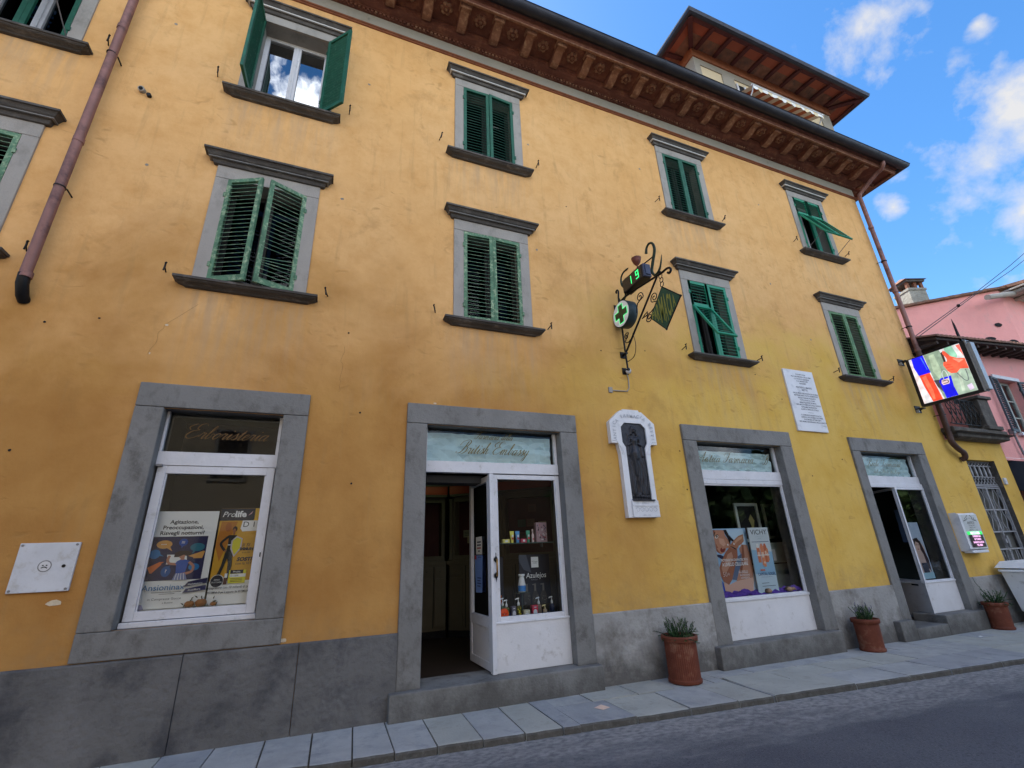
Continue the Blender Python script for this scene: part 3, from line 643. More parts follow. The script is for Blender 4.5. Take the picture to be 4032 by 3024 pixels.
# ------------------------------------------------------------------ roof tower with awning
def tower():
    T = MB(); x0, x1, y0, y1, zt = 7.19, 11.93, .1, 4.6, 12.86
    T.box(x0, x1, y0, y1, 10.1, zt, MT('cream_plaster', (.62, .50, .32), .9, .08, 2, .3, 30))
    tw = T.build('roof_tower', BLD)
    b = MB()                                          # red brown frieze and grey stone band, corner piers
    for d, za, zb, mt in ((.05, 12.62, 12.90, M_STRING), (.02, 12.42, 12.62, MT('tower_stone_band', (.30, .27, .22), .9, .1, 3, .2))):
        b.box(x0-d, x1+d, y0-d, y1+d, za, zb, mt)
    for xa, xb in ((x0-.02, x0+.16), (8.02, 8.42), (11.55, x1+.02)): b.box(xa, xb, y0-.02, y0+.2, 10.2, 12.42, MATS['tower_stone_band'])
    b.build('tower_frieze', tw)
    b = MB(); e = .62; zs, zw = 12.84, 12.96
    X0, X1, Y0, Y1 = x0-e, x1+e, y0-.65, y1+e
    ins = [(x0, y0), (x1, y0), (x1, y1), (x0, y1)]; out = [(X0, Y0), (X1, Y0), (X1, Y1), (X0, Y1)]
    vs = [(p[0], p[1], zs) for p in out]+[(p[0], p[1], zw) for p in ins]
    b.add(vs, [(i, (i+1) % 4, 4+(i+1) % 4, 4+i) for i in range(4)], M_EAVE)
    b.build('eave_boards', tw)
    b = MB()
    def rafter(a, c, w=.045, h=.07):
        a = Vector(a); c = Vector(c); d = (c-a).normalized(); s_ = d.cross(Vector((0, 0, 1))).normalized()*w; u = Vector((0, 0, -h))
        b.add([tuple(p) for p in (a-s_, a+s_, a+s_+u, a-s_+u, c-s_, c+s_, c+s_+u, c-s_+u)], [(0,1,2,3), (7,6,5,4), (0,4,5,1), (1,5,6,2), (2,6,7,3), (3,7,4,0)], M_WOODRED)
    n = 9
    for i in range(n):
        x = x0+.10+(x1-x0-.2)*i/(n-1); rafter((x, Y0+.04, zs-.005), (x, y0-.04, zw-.02))
    for i in range(8):
        y = y0+.25+(y1-y0-.4)*i/7; rafter((X0+.04, y, zs-.005), (x0-.04, y, zw-.02)); rafter((X1-.04, y, zs-.005), (x1+.04, y, zw-.02))
    for p, q_ in zip(out, ins): rafter((p[0]*.96+q_[0]*.04, p[1]*.96+q_[1]*.04, zs-.004), (q_[0], q_[1], zw-.015), .05, .075)
    for a, c in zip(out, out[1:]+out[:1]): rafter(((a[0]*.985+ (x0+x1)/2*.015), (a[1]*.985+(y0+y1)/2*.015), zs+.0), ((c[0]*.985+(x0+x1)/2*.015), (c[1]*.985+(y0+y1)/2*.015), zs+.0), .045, .045)
    b.build('rafters', tw)
    b = MB()
    lip = M_GUTTER
    ring = lambda d, z: [(X0-d, Y0-d, z), (X1+d, Y0-d, z), (X1+d, Y1+d, z), (X0-d, Y1+d, z)]
    prof = [(-.02, 12.80), (.03, 12.785), (.075, 12.81), (.095, 12.87), (.10, 12.90), (.07, 12.91)]
    vs = [p for d, z in prof for p in ring(d, z)]
    b.add(vs, [(i*4+j, i*4+(j+1) % 4, i*4+4+(j+1) % 4, i*4+4+j) for i in range(len(prof)-1) for j in range(4)], lip)
    b.build('tower_gutter', tw)
    b = MB(); d = .05; k = (Y1-Y0)/2
    b.add(ring(d, 12.90)+[(X0+k, (Y0+Y1)/2, 13.9), (X1-k, (Y0+Y1)/2, 13.9)], [(0, 1, 5, 4), (1, 2, 5), (2, 3, 4, 5), (3, 0, 4), (0, 3, 2, 1)], M_TILE)
    b.build('tower_roof', tw)
    # window half hidden by the eave
    b = MB(); b.box(8.45, 9.05, y0-.012, y0+.02, 11.2, 12.28, M_DARK); b.box(8.45, 8.50, y0-.035, y0, 11.2, 12.28, M_WHITE); b.box(8.98, 9.03, y0-.035, y0, 11.2, 12.28, M_WHITE); b.box(8.71, 8.76, y0-.03, y0, 11.2, 12.28, M_WHITE)
    b.build('tower_window', tw)
    # striped awning rolled out under the eave
    ye, ze, yw, zw2, xa, xb = -.45, 11.42, y0-.03, 11.75, 8.16, 10.50
    orange = MT('orange_awning_cloth', (.42, .115, .05), .8, .1, 6, .1); cream = MT('cream_awning_cloth', (.66, .56, .48), .8, .1, 6, .1)
    b = MB(); n = 17; w = (xb-xa)/n
    for i in range(n):
        mt = orange if i % 2 else cream; u0, u1 = xa+w*i, xa+w*(i+1); mid = .5
        ym, zm = (ye+yw)/2, (ze+zw2)/2-.03
        b.quad((u0, ye, ze), (u1, ye, ze), (u1, ym, zm), (u0, ym, zm), mt); b.quad((u0, ym, zm), (u1, ym, zm), (u1, yw, zw2), (u0, yw, zw2), mt)
    aw = b.build('awning', BLD)
    b = MB(); q = random.Random(5); m_ = 46; top = []; 
    for i in range(m_):
        u0, u1 = xa+(xb-xa)*i/m_, xa+(xb-xa)*(i+1)/m_; dr = lambda k: .085+.035*abs(math.sin(k*math.pi/3.0))+.012*math.sin(k*1.7)
        yo = lambda k: -.012*math.sin(k*.9)-.004
        mt = MT('white_valance_cloth', (.78, .78, .74), .8, .05, 6, .1) if (i//3) % 2 == 0 else MT('yellow_valance_cloth', (.74, .62, .40), .8, .05, 6, .1)
        b.quad((u0, ye-.004+yo(i)*0, ze+.02), (u1, ye-.004, ze+.02), (u1, ye+yo(i+1), ze-dr(i+1)), (u0, ye+yo(i), ze-dr(i)), mt)
    b.tube([(xa-.02, ye, ze+.015), (xb+.02, ye, ze+.015)], .022, M_WHITE, 8)
    b.build('valance', aw)
    b = MB()
    for x in (xa+.03, xb-.05): b.tube([(x, ye, ze), (x, ye+.06, ze-.12), (x, yw, ze-.62)], .016, M_WHITE, 8)
    b.build('awning_arms', aw)
tower()

# ------------------------------------------------------------------ downpipes
def pipes():
    def collar(b, x, y, z, r): b.tube([(x, y, z-.03), (x, y, z+.03)], r, M_PIPE, 14)
    b = MB(); x, y = -2.866, -.115
    b.tube([(x+.012, y, 10.0), (x+.008, y, 7.8), (x, y, 5.6), (x-.006, y, 4.24)], .045, M_PIPE, 16)
    b.tube([(x-.006, y, 4.26), (x-.006, y+.01, 4.16), (x-.006, y+.07, 4.06), (x-.006, y+.12, 4.03)], .048, M_IRON, 16)
    for z in (7.77, 5.95, 4.25, 9.3): collar(b, x+.004, y, z, .050)
    for z in (7.31, 5.31): b.tube([(x, y, z-.006), (x, y, z+.006)], .051, M_IRON, 14); b.tube([(x-.05, y+.02, z), (x-.05, .0, z)], .008, M_IRON, 6); b.tube([(x+.05, y+.02, z), (x+.06, .0, z-.02)], .008, M_IRON, 6)
    b.build('downpipe', BLD)
    b = MB(); x, y = 11.485, -.12
    b.curve([(11.56, -.76, 10.0), (11.57, -.74, 9.93), (11.60, -.66, 9.87), (11.60, -.52, 9.84), (11.54, -.20, 9.62), (x, y-.005, 9.50), (x, y, 9.2), (x, y, 7), (x-.01, y, 5.3)], .045, M_PIPE, 14)
    b.curve([(x-.01, y, 5.35), (x-.02, y, 4.3), (x-.03, y, 3.55), (11.45, y, 3.34), (11.60, y, 3.20), (11.74, y+.01, 3.14), (11.775, y+.03, 3.05), (11.775, -.02, 3.02)], .05, MT('dark_iron_pipe', (.07, .035, .028), .6, .3, 6, .1), 14)
    for z in (8.55, 6.8, 5.35, 4.05): collar(b, x-.01, y, z, .054)
    for z in (7.6, 5.9, 3.9): b.tube([(x-.01, y, z-.01), (x-.01, y, z+.01)], .058, M_IRON, 12); b.tube([(x-.07, y, z), (x-.07, 0, z)], .008, M_IRON, 6)
    b.build('downpipe', BLD)
pipes()

# ------------------------------------------------------------------ shuttered windows (local origin: middle of the sill top, on the wall plane)
SILL = [(.0, -.085), (.035, -.082), (.05, -.070), (.075, -.060), (.10, -.052), (.118, -.040), (.118, -.032), (.135, -.030), (.135, 0), (.02, .006)]
def hood(zt):  # stone cornice above the window, top at zt
    return [(0.03, zt-.155), (.045, zt-.150), (.055, zt-.125), (.060, zt-.105), (.085, zt-.100), (.085, zt-.082), (.10, zt-.070), (.115, zt-.045), (.128, zt-.030), (.145, zt-.028), (.145, zt), (.02, zt+.006)]
def leaf_mesh(w, h, mt, name='shutter', flap=None, broken=False, rise=.0175):
    """local: hinge edge x=0, leaf runs to x=w, outside face towards -y, bottom z=0"""
    b = MB(); s, t = .048, .034
    def panel(x0, x1, z0, z1, bottom=.065, top=.05):
        b.box(x0, x0+s, -t/2, t/2, z0, z1, mt); b.box(x1-s, x1, -t/2, t/2, z0, z1, mt)
        b.box(x0+s, x1-s, -t/2+.001, t/2-.001, z0, z0+bottom, mt); b.box(x0+s, x1-s, -t/2+.001, t/2-.001, z1-top, z1, mt)
        z = z0+bottom+.012; k = 0
        while z < z1-top-.01:
            dz = 0
            tl = .0
            if broken and 4 <= k <= 6: tl = -.03*(k-3)
            # slat: outer edge low, thin section
            b.add([(x0+s, -.015, z-.010), (x1-s, -.015, z-.010+tl), (x1-s, .010, z-.010+rise+tl), (x0+s, .010, z-.010+rise), (x0+s, -.015, z-.004), (x1-s, -.015, z-.004+tl), (x1-s, .010, z-.005+rise+tl), (x0+s, .010, z-.005+rise)],
                  [(0,3,2,1), (4,5,6,7), (0,1,5,4), (1,2,6,5), (2,3,7,6), (3,0,4,7)], mt)
            z += .058; k += 1
    if flap:
        z0, z1 = flap
        b.box(0, s, -t/2, t/2, 0, h, mt); b.box(w-s, w, -t/2, t/2, 0, h, mt); b.box(s, w-s, -t/2, t/2, 0, .05, mt)
        panel(s*.0+.002, w-.002, z1, h)
    else:
        panel(0, w, 0, h)
    # hinges
    for z in (h*.16, h*.84): b.box(-.016, .012, -t/2-.012, t/2, z-.03, z+.03, mt)
    return b.mesh(name)
def flap_mesh(w, h, mt):
    b = MB(); s, t = .04, .03
    b.box(0, s, -t/2, t/2, -h, 0, mt); b.box(w-s, w, -t/2, t/2, -h, 0, mt); b.box(s, w-s, -t/2, t/2, -h, -h+.045, mt); b.box(s, w-s, -t/2, t/2, -.04, 0, mt)
    z = -h+.06
    while z < -.05:
        b.add([(s, -.011, z-.016), (w-s, -.011, z-.016), (w-s, .005, z+.010), (s, .005, z+.010), (s, -.011, z-.010), (w-s, -.011, z-.010), (w-s, .005, z+.015), (s, .005, z+.015)],
              [(0,3,2,1), (4,5,6,7), (0,1,5,4), (1,2,6,5), (2,3,7,6), (3,0,4,7)], mt); z += .056
    return b.mesh('shutter_flap')
hook_b = MB()
hook_b.tube([(0, 0, 0), (0, -.055, .012), (0, -.10, .02)], .007, M_IRON, 6); hook_b.tube([(0, -.095, -.035), (.004, -.10, .02), (0, -.095, .055)], .009, M_IRON, 6)
hook_b.tube([(0, -.10, .05), (.01, -.115, .055)], .010, M_IRON, 6)
HOOK = hook_b.mesh('shutter_hook')
SUR = {}
def surround(row):
    if row in SUR: return SUR[row]
    h = WZ[row][1]; ht = {2: 1.64, 3: 1.66}[row]; j = .142; w2 = OW/2; p = -.022
    b = MB()
    b.box(-w2-j, -w2, p, .30, .004, h, M_STONE_LT); b.box(w2, w2+j, p, .30, .004, h, M_STONE_LT)
    b.box(-w2-j, w2+j, p-.001, .30, h+.002, ht+.02, M_STONE_LT)
    m1 = b.mesh('window')
    b = MB(); b.mould(-w2-j, w2+j, SILL, M_STONE_DK, .02); b.box(-w2-.02, w2+.02, 0, .3, -.04, .003, M_STONE_DK); m2 = b.mesh('sill')
    b = MB(); zt = {2: 1.785, 3: 1.795}[row]; b.mould(-w2-j, w2+j, hood(zt), M_STONE_DK); b.mould(-w2-j, w2+j, [(.02, zt-.102), (.094, zt-.102), (.094, zt-.078 if row == 3 else zt-.088), (.02, zt-.078 if row == 3 else zt-.088)], M_FILLET if row == 3 else M_STONE_SHOP); m3 = b.mesh('hood_moulding')
    SUR[row] = (m1, m2, m3); return SUR[row]
cas = MB()   # casement frame and dark room behind
def casement(row, white=True, glass=G_SHOP):
    h = WZ[row][1]; w2 = OW/2; fm = M_WHITE if white else MT('grey_brown_casement', (.035, .032, .03), .6, .15, 6, .1)
    b = MB(); y0, y1 = .20, .25
    b.box(-w2, -w2+.06, y0, y1, 0, h, fm); b.box(w2-.06, w2, y0, y1, 0, h, fm); b.box(-w2+.06, w2-.06, y0+.001, y1, 0, .06, fm); b.box(-w2+.06, w2-.06, y0+.001, y1, h-.06, h, fm)
    b.box(-.05, .05, y0-.008, y1, .06, h-.06, fm); b.box(-.012, .012, y0-.02, y0-.006, .06, h-.06, fm)
    for sx in (-1, 1): b.box(min(sx*.055, sx*(w2-.062)), max(sx*.055, sx*(w2-.062)), y0+.004, y0+.03, .06, .10, fm)
    f = b.mesh('casement')
    g = MB(); g.quad((-w2+.06, .226, .06), (w2-.06, .226, .06), (w2-.06, .226, h-.06), (-w2+.06, .226, h-.06), glass)
    gm = g.mesh('glass')
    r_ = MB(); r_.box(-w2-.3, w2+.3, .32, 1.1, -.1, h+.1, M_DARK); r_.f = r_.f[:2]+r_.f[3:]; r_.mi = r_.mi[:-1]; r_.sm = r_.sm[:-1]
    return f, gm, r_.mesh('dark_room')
def window(col, row, label, mt, left, right, cas_white=False, glass=None, hooks=True, flapspec=None, broken=False):
    x = WX[col]; z0, h = WZ[row]; m1, m2, m3 = surround(row)
    w = place('window', m1, BLD, bevel=.006); w.location = (x, 0, z0)
    if label: w['label'] = label
    def sub(name, me, loc=(0, 0, 0), rot=None, bevel=0):
        o = place(name, me, w, bevel); o.location = loc
        if rot: o.rotation_euler = rot
        return o
    sub('sill', m2, bevel=.003); sub('hood_moulding', m3, bevel=.002)
    f, g, r_ = casement(row, cas_white, glass or G_DIM); sub('casement', f); sub('glass', g); sub('dark_room', r_)
    lw = OW/2-.004
    for side, spec in ((-1, left), (1, right)):
        ang, fl = spec
        me = leaf_mesh(lw, h-.02, mt, flap=(0, fl[0]) if fl else None, broken=broken and side > 0, rise=.0175 if row == 2 else .029)
        hx = side*(OW/2-.002); y = -.006
        o = sub('shutter', me, (hx, y, .012))
        if side < 0: o.rotation_euler = (0, 0, -R(ang))
        else:
            o.scale = (-1, 1, 1); o.rotation_euler = (0, 0, R(ang))
        if fl:
            zt, fa = fl; fh = zt-.12
            fme = flap_mesh(lw-.012, fh, mt)
            p = sub('shutter_flap', fme, (hx-side*.006 if side < 0 else hx-lw+.006, y-.02, .012+zt), (-R(fa), 0, 0))
            if flapspec == 'stay':
                b = MB(); L0 = Vector((hx, y-.02-fh*math.sin(R(fa))*.93, zt-fh*math.cos(R(fa))*.93)); b.tube([L0, (hx+side*.02, -.01, .08)], .006, M_IRON_GREY, 6); sub('flap_stay', b.mesh('flap_stay'))
    if hooks:
        for sx in (-1, 1):
            o = place('shutter_hook', HOOK, BLD); o.location = (x+sx*.81, 0, z0+.07+(.12 if row == 3 else 0)*1.0); o.rotation_euler = (0, R(rnd.uniform(-14, 14)), R(rnd.uniform(-20, 20)))
    return w
window('A', 2, 'window with worn green shutters standing ajar', M_GREEN_WORN, (24, None), (24, None), broken=True)
window('A', 3, 'window with shutters swung wide open and sky mirrored in its panes', M_GREEN, (94, None), (134, None), cas_white=True, glass=G_SKY)
window('B', 2, None, M_GREEN_WORN, (2.5, None), (1.5, None))
window('B', 3, None, M_GREEN, (2, None), (4, None))
window('C', 2, 'window whose left shutter flap is propped outward', M_GREEN_NEW, (0, (.93, 28)), (0, None))
window('C', 3, None, M_GREEN, (1, None), (1, None))
window('D', 2, None, MT('olive_green_shutter_paint', (.075, .17, .07), .6, .25, 8, .2, 60, c2=(.25, .34, .18), c2amt=.42, c2scale=18), (2, None), (2, None))
window('D', 3, 'window with both lower shutter flaps propped out', M_GREEN_NEW, (0, (1.02, 27)), (0, (1.02, 27)), cas_white=True, flapspec='stay')
window('L', 2, None, M_GREEN_WORN, (3, None), (3, None))
window('L', 3, 'window with raised shutter flaps at the upper left edge', M_GREEN, (0, (1.12, 42)), (0, (1.12, 42)), cas_white=True, flapspec='stay')

# ------------------------------------------------------------------ shopfronts
def stone_frame(name, k, label, step=True, bottom=None):
    xo0, xo1, x0, x1 = SHOPS[k]; p = -.035; b = MB(); z0 = 1.12 if k == 'S1' else (.40 if k in ('S2', 'S3') else .27)
    b.box(xo0, x0, p, .34, z0, 3.062, M_STONE_SHOP); b.box(x1, xo1, p, .34, z0, 3.062, M_STONE_SHOP); b.box(xo0, xo1, p-.002, .34, 3.065, 3.305, M_STONE_SHOP)
    if k == 'S1': b.box(xo0, xo1, p-.002, .34, .905, 1.118, M_STONE_SHOP)
    o = b.build(name, BLD, bevel=.008); o['label'] = label
    if k in ('S2', 'S3'):
        s = MB(); s.box(xo0-.07, xo1+(.02 if k == 'S2' else -.06), -.13, .36, -.05, .402, M_STONE_SHOP); s.build('step', o, bevel=.012)
    if k == 'S4':
        s = MB(); s.box(8.24, 8.58, -.13, .36, -.05, .402, M_STONE_SHOP); s.box(8.582, 9.40, -.13, 1.2, -.05, .285, M_STONE_SHOP); s.box(9.402, 10.53, -.13, .36, -.05, .402, M_STONE_SHOP); s.build('step', o, bevel=.012)
    return o
s1 = stone_frame('shop_window', 'S1', 'herbalist display window in a grey stone surround, set above the plinth')
s2 = stone_frame('shop_entrance', 'S2', 'pharmacy entrance with one glazed leaf open inward')
s3 = stone_frame('shop_window', 'S3', 'display window with a white lower panel, right of the bronze relief')
s4 = stone_frame('shop_entrance', 'S4', 'second shop entrance with an angled display bay')
GOLD = MT('gold_leaf_lettering', (.16, .12, .03), .5, .2, 12, 0, metal=.2)
GOLD_D = MT('dull_gold_lettering', (.17, .10, .04), .55, .2, 12, 0)
def paper_sheet(x0, x1, z0, z1, y, seed, dark=0):
    """crumpled pale blue paper behind the transom glass"""
    q = random.Random(seed); b = MB(); nx, nz = 22, 7; vs = []
    for j in range(nz+1):
        for i in range(nx+1):
            vs.append((x0+(x1-x0)*i/nx, y+.010+q.random()*.035*(1 if j < nz else .2), z0+(z1-z0)*j/nz+q.uniform(-.006, .006)))
    fs = []
    for j in range(nz):
        for i in range(nx):
            a = j*(nx+1)+i; fs += [(a, a+1, a+nx+2), (a, a+nx+2, a+nx+1)] if (i+j) % 2 else [(a, a+1, a+nx+1), (a+1, a+nx+2, a+nx+1)]
    b.add(vs, fs, MT('pale_blue_paper', (.55, .72, .76), .7, .10, 4, .1, 30)); return b
def transom(parent, x0, x1, y, paper, words):
    b = MB(); z0, z1 = 2.655, 3.06
    fr = M_WHITE
    b.box(x0, x0+.022, y-.02, y+.03, z0+.002, z1, fr); b.box(x1-.04, x1, y-.02, y+.03, z0+.002, z1, fr)
    b.box(x0, x1, y-.03, y+.04, 2.522, z0, fr)
    b.build('transom_frame', parent, bevel=.003)
    g = MB(); g.quad((x0+.02, y+.006, z0), (x1-.03, y+.006, z0), (x1-.03, y+.006, z1), (x0+.02, y+.006, z1), G_SHOP); g.build('transom_glass', parent)
    if paper: paper_sheet(x0+.03, x1-.06, z0, z1-paper, y+.03, int(x0*7)+3).build('paper_lining', parent)
    w = MB(Matrix.Translation((0, y-.001, 0)))
    for a in words: script(w, *a)
    w.build('lettering', parent)
def leaf(parent, x0, x1, z0, z1, y, name='casement', fw=.05, bottom=None, bw=None):
    b = MB(); bt = fw if bottom is None else bottom
    b.box(x0, x0+fw, y-.02, y+.03, z0, z1, M_WHITE); b.box(x1-fw, x1, y-.02, y+.03, z0, z1, M_WHITE); b.box(x0+fw, x1-fw, y-.019, y+.03, z1-fw, z1, M_WHITE); b.box(x0+fw, x1-fw, y-.019, y+.03, z0, z0+bt, M_WHITE)
    i = .012
    b.box(x0+fw, x0+fw+i, y-.008, y+.02, z0+bt, z1-fw, M_WHITE); b.box(x1-fw-i, x1-fw, y-.008, y+.02, z0+bt, z1-fw, M_WHITE)
    o = b.build(name, parent, bevel=.004)
    g = MB(); g.quad((x0+fw, y+.006, z0+bt), (x1-fw, y+.006, z0+bt), (x1-fw, y+.006, z1-fw), (x0+fw, y+.006, z1-fw), G_SHOP); g.build('pane', parent)
    return o
# left: herbalist window
transom(s1, -1.565, -.515, .12, 0, [('Erboristeria', -1.40, 2.80, .062, GOLD_D, .74)])
leaf(s1, -1.545, -.535, 1.17, 2.518, .115, fw=.075)
b = MB(); b.box(-1.56, -.52, .07, .2, 1.12, 1.165, M_WHITE); b.build('window_ledge', s1, bevel=.006); b = MB(); b.box(-.565, -.555, .09, .094, 1.66, 1.70, M_BLACK); b.build('keyhole', s1); b = MB(); b.box(-1.552, -1.50, .055, .09, 2.505, 2.525, M_IRON_GREY); b.build('hinge', s1)
# entrance: right hand glazed bay, open leaf, transom
transom(s2, 1.02, 2.75, .12, .05, [('British Embassy', 1.40, 2.760, .066, GOLD, .93), ('Farmacia della', 1.62, 2.945, .040, GOLD, .50)])
leaf(s2, 1.85, 2.752, .885, 2.51, .12, fw=.055)
b = MB(); b.box(1.842, 2.755, .085, .16, .405, .882, M_WHITE_DIRTY); b.box(1.838, 2.757, .075, .17, .872, .892, M_WHITE); b.build('lower_panel', s2, bevel=.004)
b = MB(); b.box(1.795, 1.842, .06, .14, .405, 2.515, M_WHITE); b.build('door_post', s2, bevel=.004)
def open_leaf():
    # built in its own frame: x along the leaf from the hinge, then turned to point into the shop
    T = Matrix.Translation((1.815, .10, 0)) @ Matrix.Rotation(R(92), 4, 'Z')
    b = MB(T); w = .74
    b.box(0, .075, -.02, .02, .42, 2.50, M_WHITE); b.box(w-.07, w, -.02, .02, .42, 2.50, M_WHITE); b.box(.075, w-.07, -.019, .019, 2.43, 2.50, M_WHITE); b.box(.075, w-.07, -.019, .019, .83, .94, M_WHITE); b.box(.075, w-.07, -.019, .019, .42, .50, M_WHITE)
    b.box(.075, w-.07, -.008, .008, .50, .83, M_WHITE_DIRTY)
    d = b.build('door_leaf', s2, bevel=.003)
    g = MB(T); g.quad((.075, 0, .94), (w-.07, 0, .94), (w-.07, 0, 2.43), (.075, 0, 2.43), G_SHOP); g.build('door_glass', s2)
    # notices taped on the glass, seen from the street side of the leaf
    n = MB(Matrix.Translation((1.79, 0, 0)) @ Matrix.Rotation(R(-90), 4, 'Z')); 
    n.rect(-.62, 1.60, -.37, 1.805, INK(225, 222, 210)); 
    for k, c in enumerate(((40, 40, 42), (40, 40, 42), (170, 60, 50), (40, 40, 42))): n.rect(-.57+(.05 if k == 3 else 0), 1.735-.035*k, -.41-(.05 if k == 3 else 0), 1.752-.035*k, INK(*c))
    n.build('door_notice', s2)
    n = MB(Matrix.Translation((1.785, 0, 0)) @ Matrix.Rotation(R(-90), 4, 'Z')); n.poly([(-.66, 1.59), (-.62, 1.17), (-.37, 1.18), (-.34, 1.59)], INK(120, 150, 205)); n.rect(-.655, 1.545, -.58, 1.588, INK(200, 40, 45)); n.rect(-.52, 1.565, -.38, 1.575, INK(50, 60, 110))
    for k in range(4): n.rect(-.55, 1.33-.03*k, -.40-.03*(k % 2), 1.342-.03*k, INK(50, 60, 110))
    n.build('door_notice', s2)
    h = MB(); x, y = 1.853, .055
    h.tube([(x, y, 1.37), (x, y-.035, 1.37), (x, y-.035, 1.54), (x, y, 1.54)], .011, MT('brass_handle_grip', (.30, .16, .04), .4, .2, 20, 0, metal=.7), 8)
    for z in (1.54, 1.37): h.lathe([(.004, z-.035), (.016, z-.02), (.022, z), (.016, z+.02), (.004, z+.035)], M_IRON, 10, (x, y)); h.box(x-.028, x+.020, y+.005, y+.045, z-.02, z+.02, M_IRON)
    h.lathe([(.001, 1.615), (.006, 1.60), (.003, 1.585), (.008, 1.57)], M_IRON, 8, (x, y)); h.lathe([(.008, 1.335), (.004, 1.32), (.001, 1.30)], M_IRON, 8, (x, y))
    h.build('door_handle', s2)
open_leaf()
# third bay
transom(s3, 5.02, 6.745, .12, .10, [('Antica Farmacia', 5.12, 2.785, .066, GOLD, 1.10), ('B', 6.42, 2.775, .066, GOLD)])
leaf(s3, 5.03, 6.74, .885, 2.46, .12, fw=.03)
b = MB(); b.box(5.03, 6.74, .09, .16, .405, .872, M_WHITE_DIRTY); b.box(5.025, 6.742, .075, .17, .865, .900, M_WHITE); b.build('lower_panel', s3, bevel=.004); b = MB(); b.box(5.02, 6.742, .09, .15, 2.452, 2.52, M_WHITE); b.build('transom_rail', s3, bevel=.004)
# fourth bay: angled display case and recessed way in
transom(s4, 8.71, 10.355, .12, .06, [('Reale Farmacia', 9.02, 2.835, .056, GOLD, .93), ('della Bade di Regi', 9.12, 2.71, .030, GOLD, .74)])
b = MB(); b.box(8.71, 10.355, .07, .13, 2.452, 2.52, M_WHITE); b.build('transom_rail', s4, bevel=.004)
leaf(s4, 9.49, 10.355, .865, 2.45, .085, fw=.035)
b = MB(); b.box(9.525, 10.355, .065, .125, .405, .862, M_WHITE_DIRTY); b.box(9.515, 10.357, .05, .14, .86, .884, M_WHITE)
b.prism([(9.485, .065), (9.525, .065), (9.84, .70), (9.80, .72)], .30, .862, M_WHITE_DIRTY, 'z'); b.build('lower_panel', s4, bevel=.004)
b = MB(); b.prism([(9.482, .055), (9.522, .055), (9.545, .105), (9.50, .11)], .862, 2.45, M_WHITE, 'z'); b.prism([(9.79, .68), (9.83, .67), (9.86, .73), (9.81, .74)], .4, 2.45, M_WHITE, 'z')
b.prism([(9.485, .065), (9.525, .065), (9.84, .70), (9.80, .72)], .862, .905, M_WHITE, 'z'); b.prism([(9.485, .065), (9.525, .065), (9.84, .70), (9.80, .72)], 2.41, 2.45, M_WHITE, 'z'); b.build('bay_frame', s4, bevel=.003)
b = MB(); b.quad((9.51, .09, .9), (9.82, .70, .9), (9.82, .70, 2.42), (9.51, .09, 2.42), G_SHOP); b.build('bay_glass', s4)
b = MB(Matrix.Translation((9.548, .19, 0)) @ Matrix.Rotation(math.atan2(.635, .315), 4, 'Z')); b.box(.02, .17, .0, .012, .815, .838, M_BLACK)
b.build('letter_slot', s4)

# ------------------------------------------------------------------ rooms behind the glass
def rooms():
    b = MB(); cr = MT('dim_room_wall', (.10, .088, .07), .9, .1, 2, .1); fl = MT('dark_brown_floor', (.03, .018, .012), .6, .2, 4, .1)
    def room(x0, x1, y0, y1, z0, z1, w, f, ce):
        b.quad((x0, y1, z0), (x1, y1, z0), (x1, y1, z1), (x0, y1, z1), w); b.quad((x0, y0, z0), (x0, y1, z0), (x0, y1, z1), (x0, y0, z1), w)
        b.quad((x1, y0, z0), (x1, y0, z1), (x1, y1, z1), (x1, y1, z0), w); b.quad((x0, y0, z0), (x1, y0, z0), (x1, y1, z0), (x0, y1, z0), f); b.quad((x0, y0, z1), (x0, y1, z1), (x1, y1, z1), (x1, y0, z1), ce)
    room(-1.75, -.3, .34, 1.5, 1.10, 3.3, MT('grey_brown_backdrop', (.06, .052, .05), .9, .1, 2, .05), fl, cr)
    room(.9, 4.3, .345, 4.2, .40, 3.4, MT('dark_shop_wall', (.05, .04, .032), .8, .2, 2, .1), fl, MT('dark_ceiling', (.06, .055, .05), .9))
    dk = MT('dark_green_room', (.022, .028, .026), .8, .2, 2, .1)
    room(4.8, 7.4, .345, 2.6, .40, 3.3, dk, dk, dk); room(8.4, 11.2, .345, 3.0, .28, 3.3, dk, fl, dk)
    b.box(-1.56, -.52, .155, .45, 1.10, 1.246, M_WHITE_DIRTY)
    b.box(1.85, 2.75, .17, .8, .86, .89, MT('purple_cloth', (.045, .025, .16), .8, .2, 20, .3)); b.box(5.03, 6.74, .17, .9, .86, .89, MATS['purple_cloth']); b.box(9.6, 10.2, .17, .9, .85, .87, M_WHITE_DIRTY)
    b.box(1.82, 1.86, .2, 1.0, .405, .86, M_CREAM)
    b.build('shop_interior', BLD)
rooms()

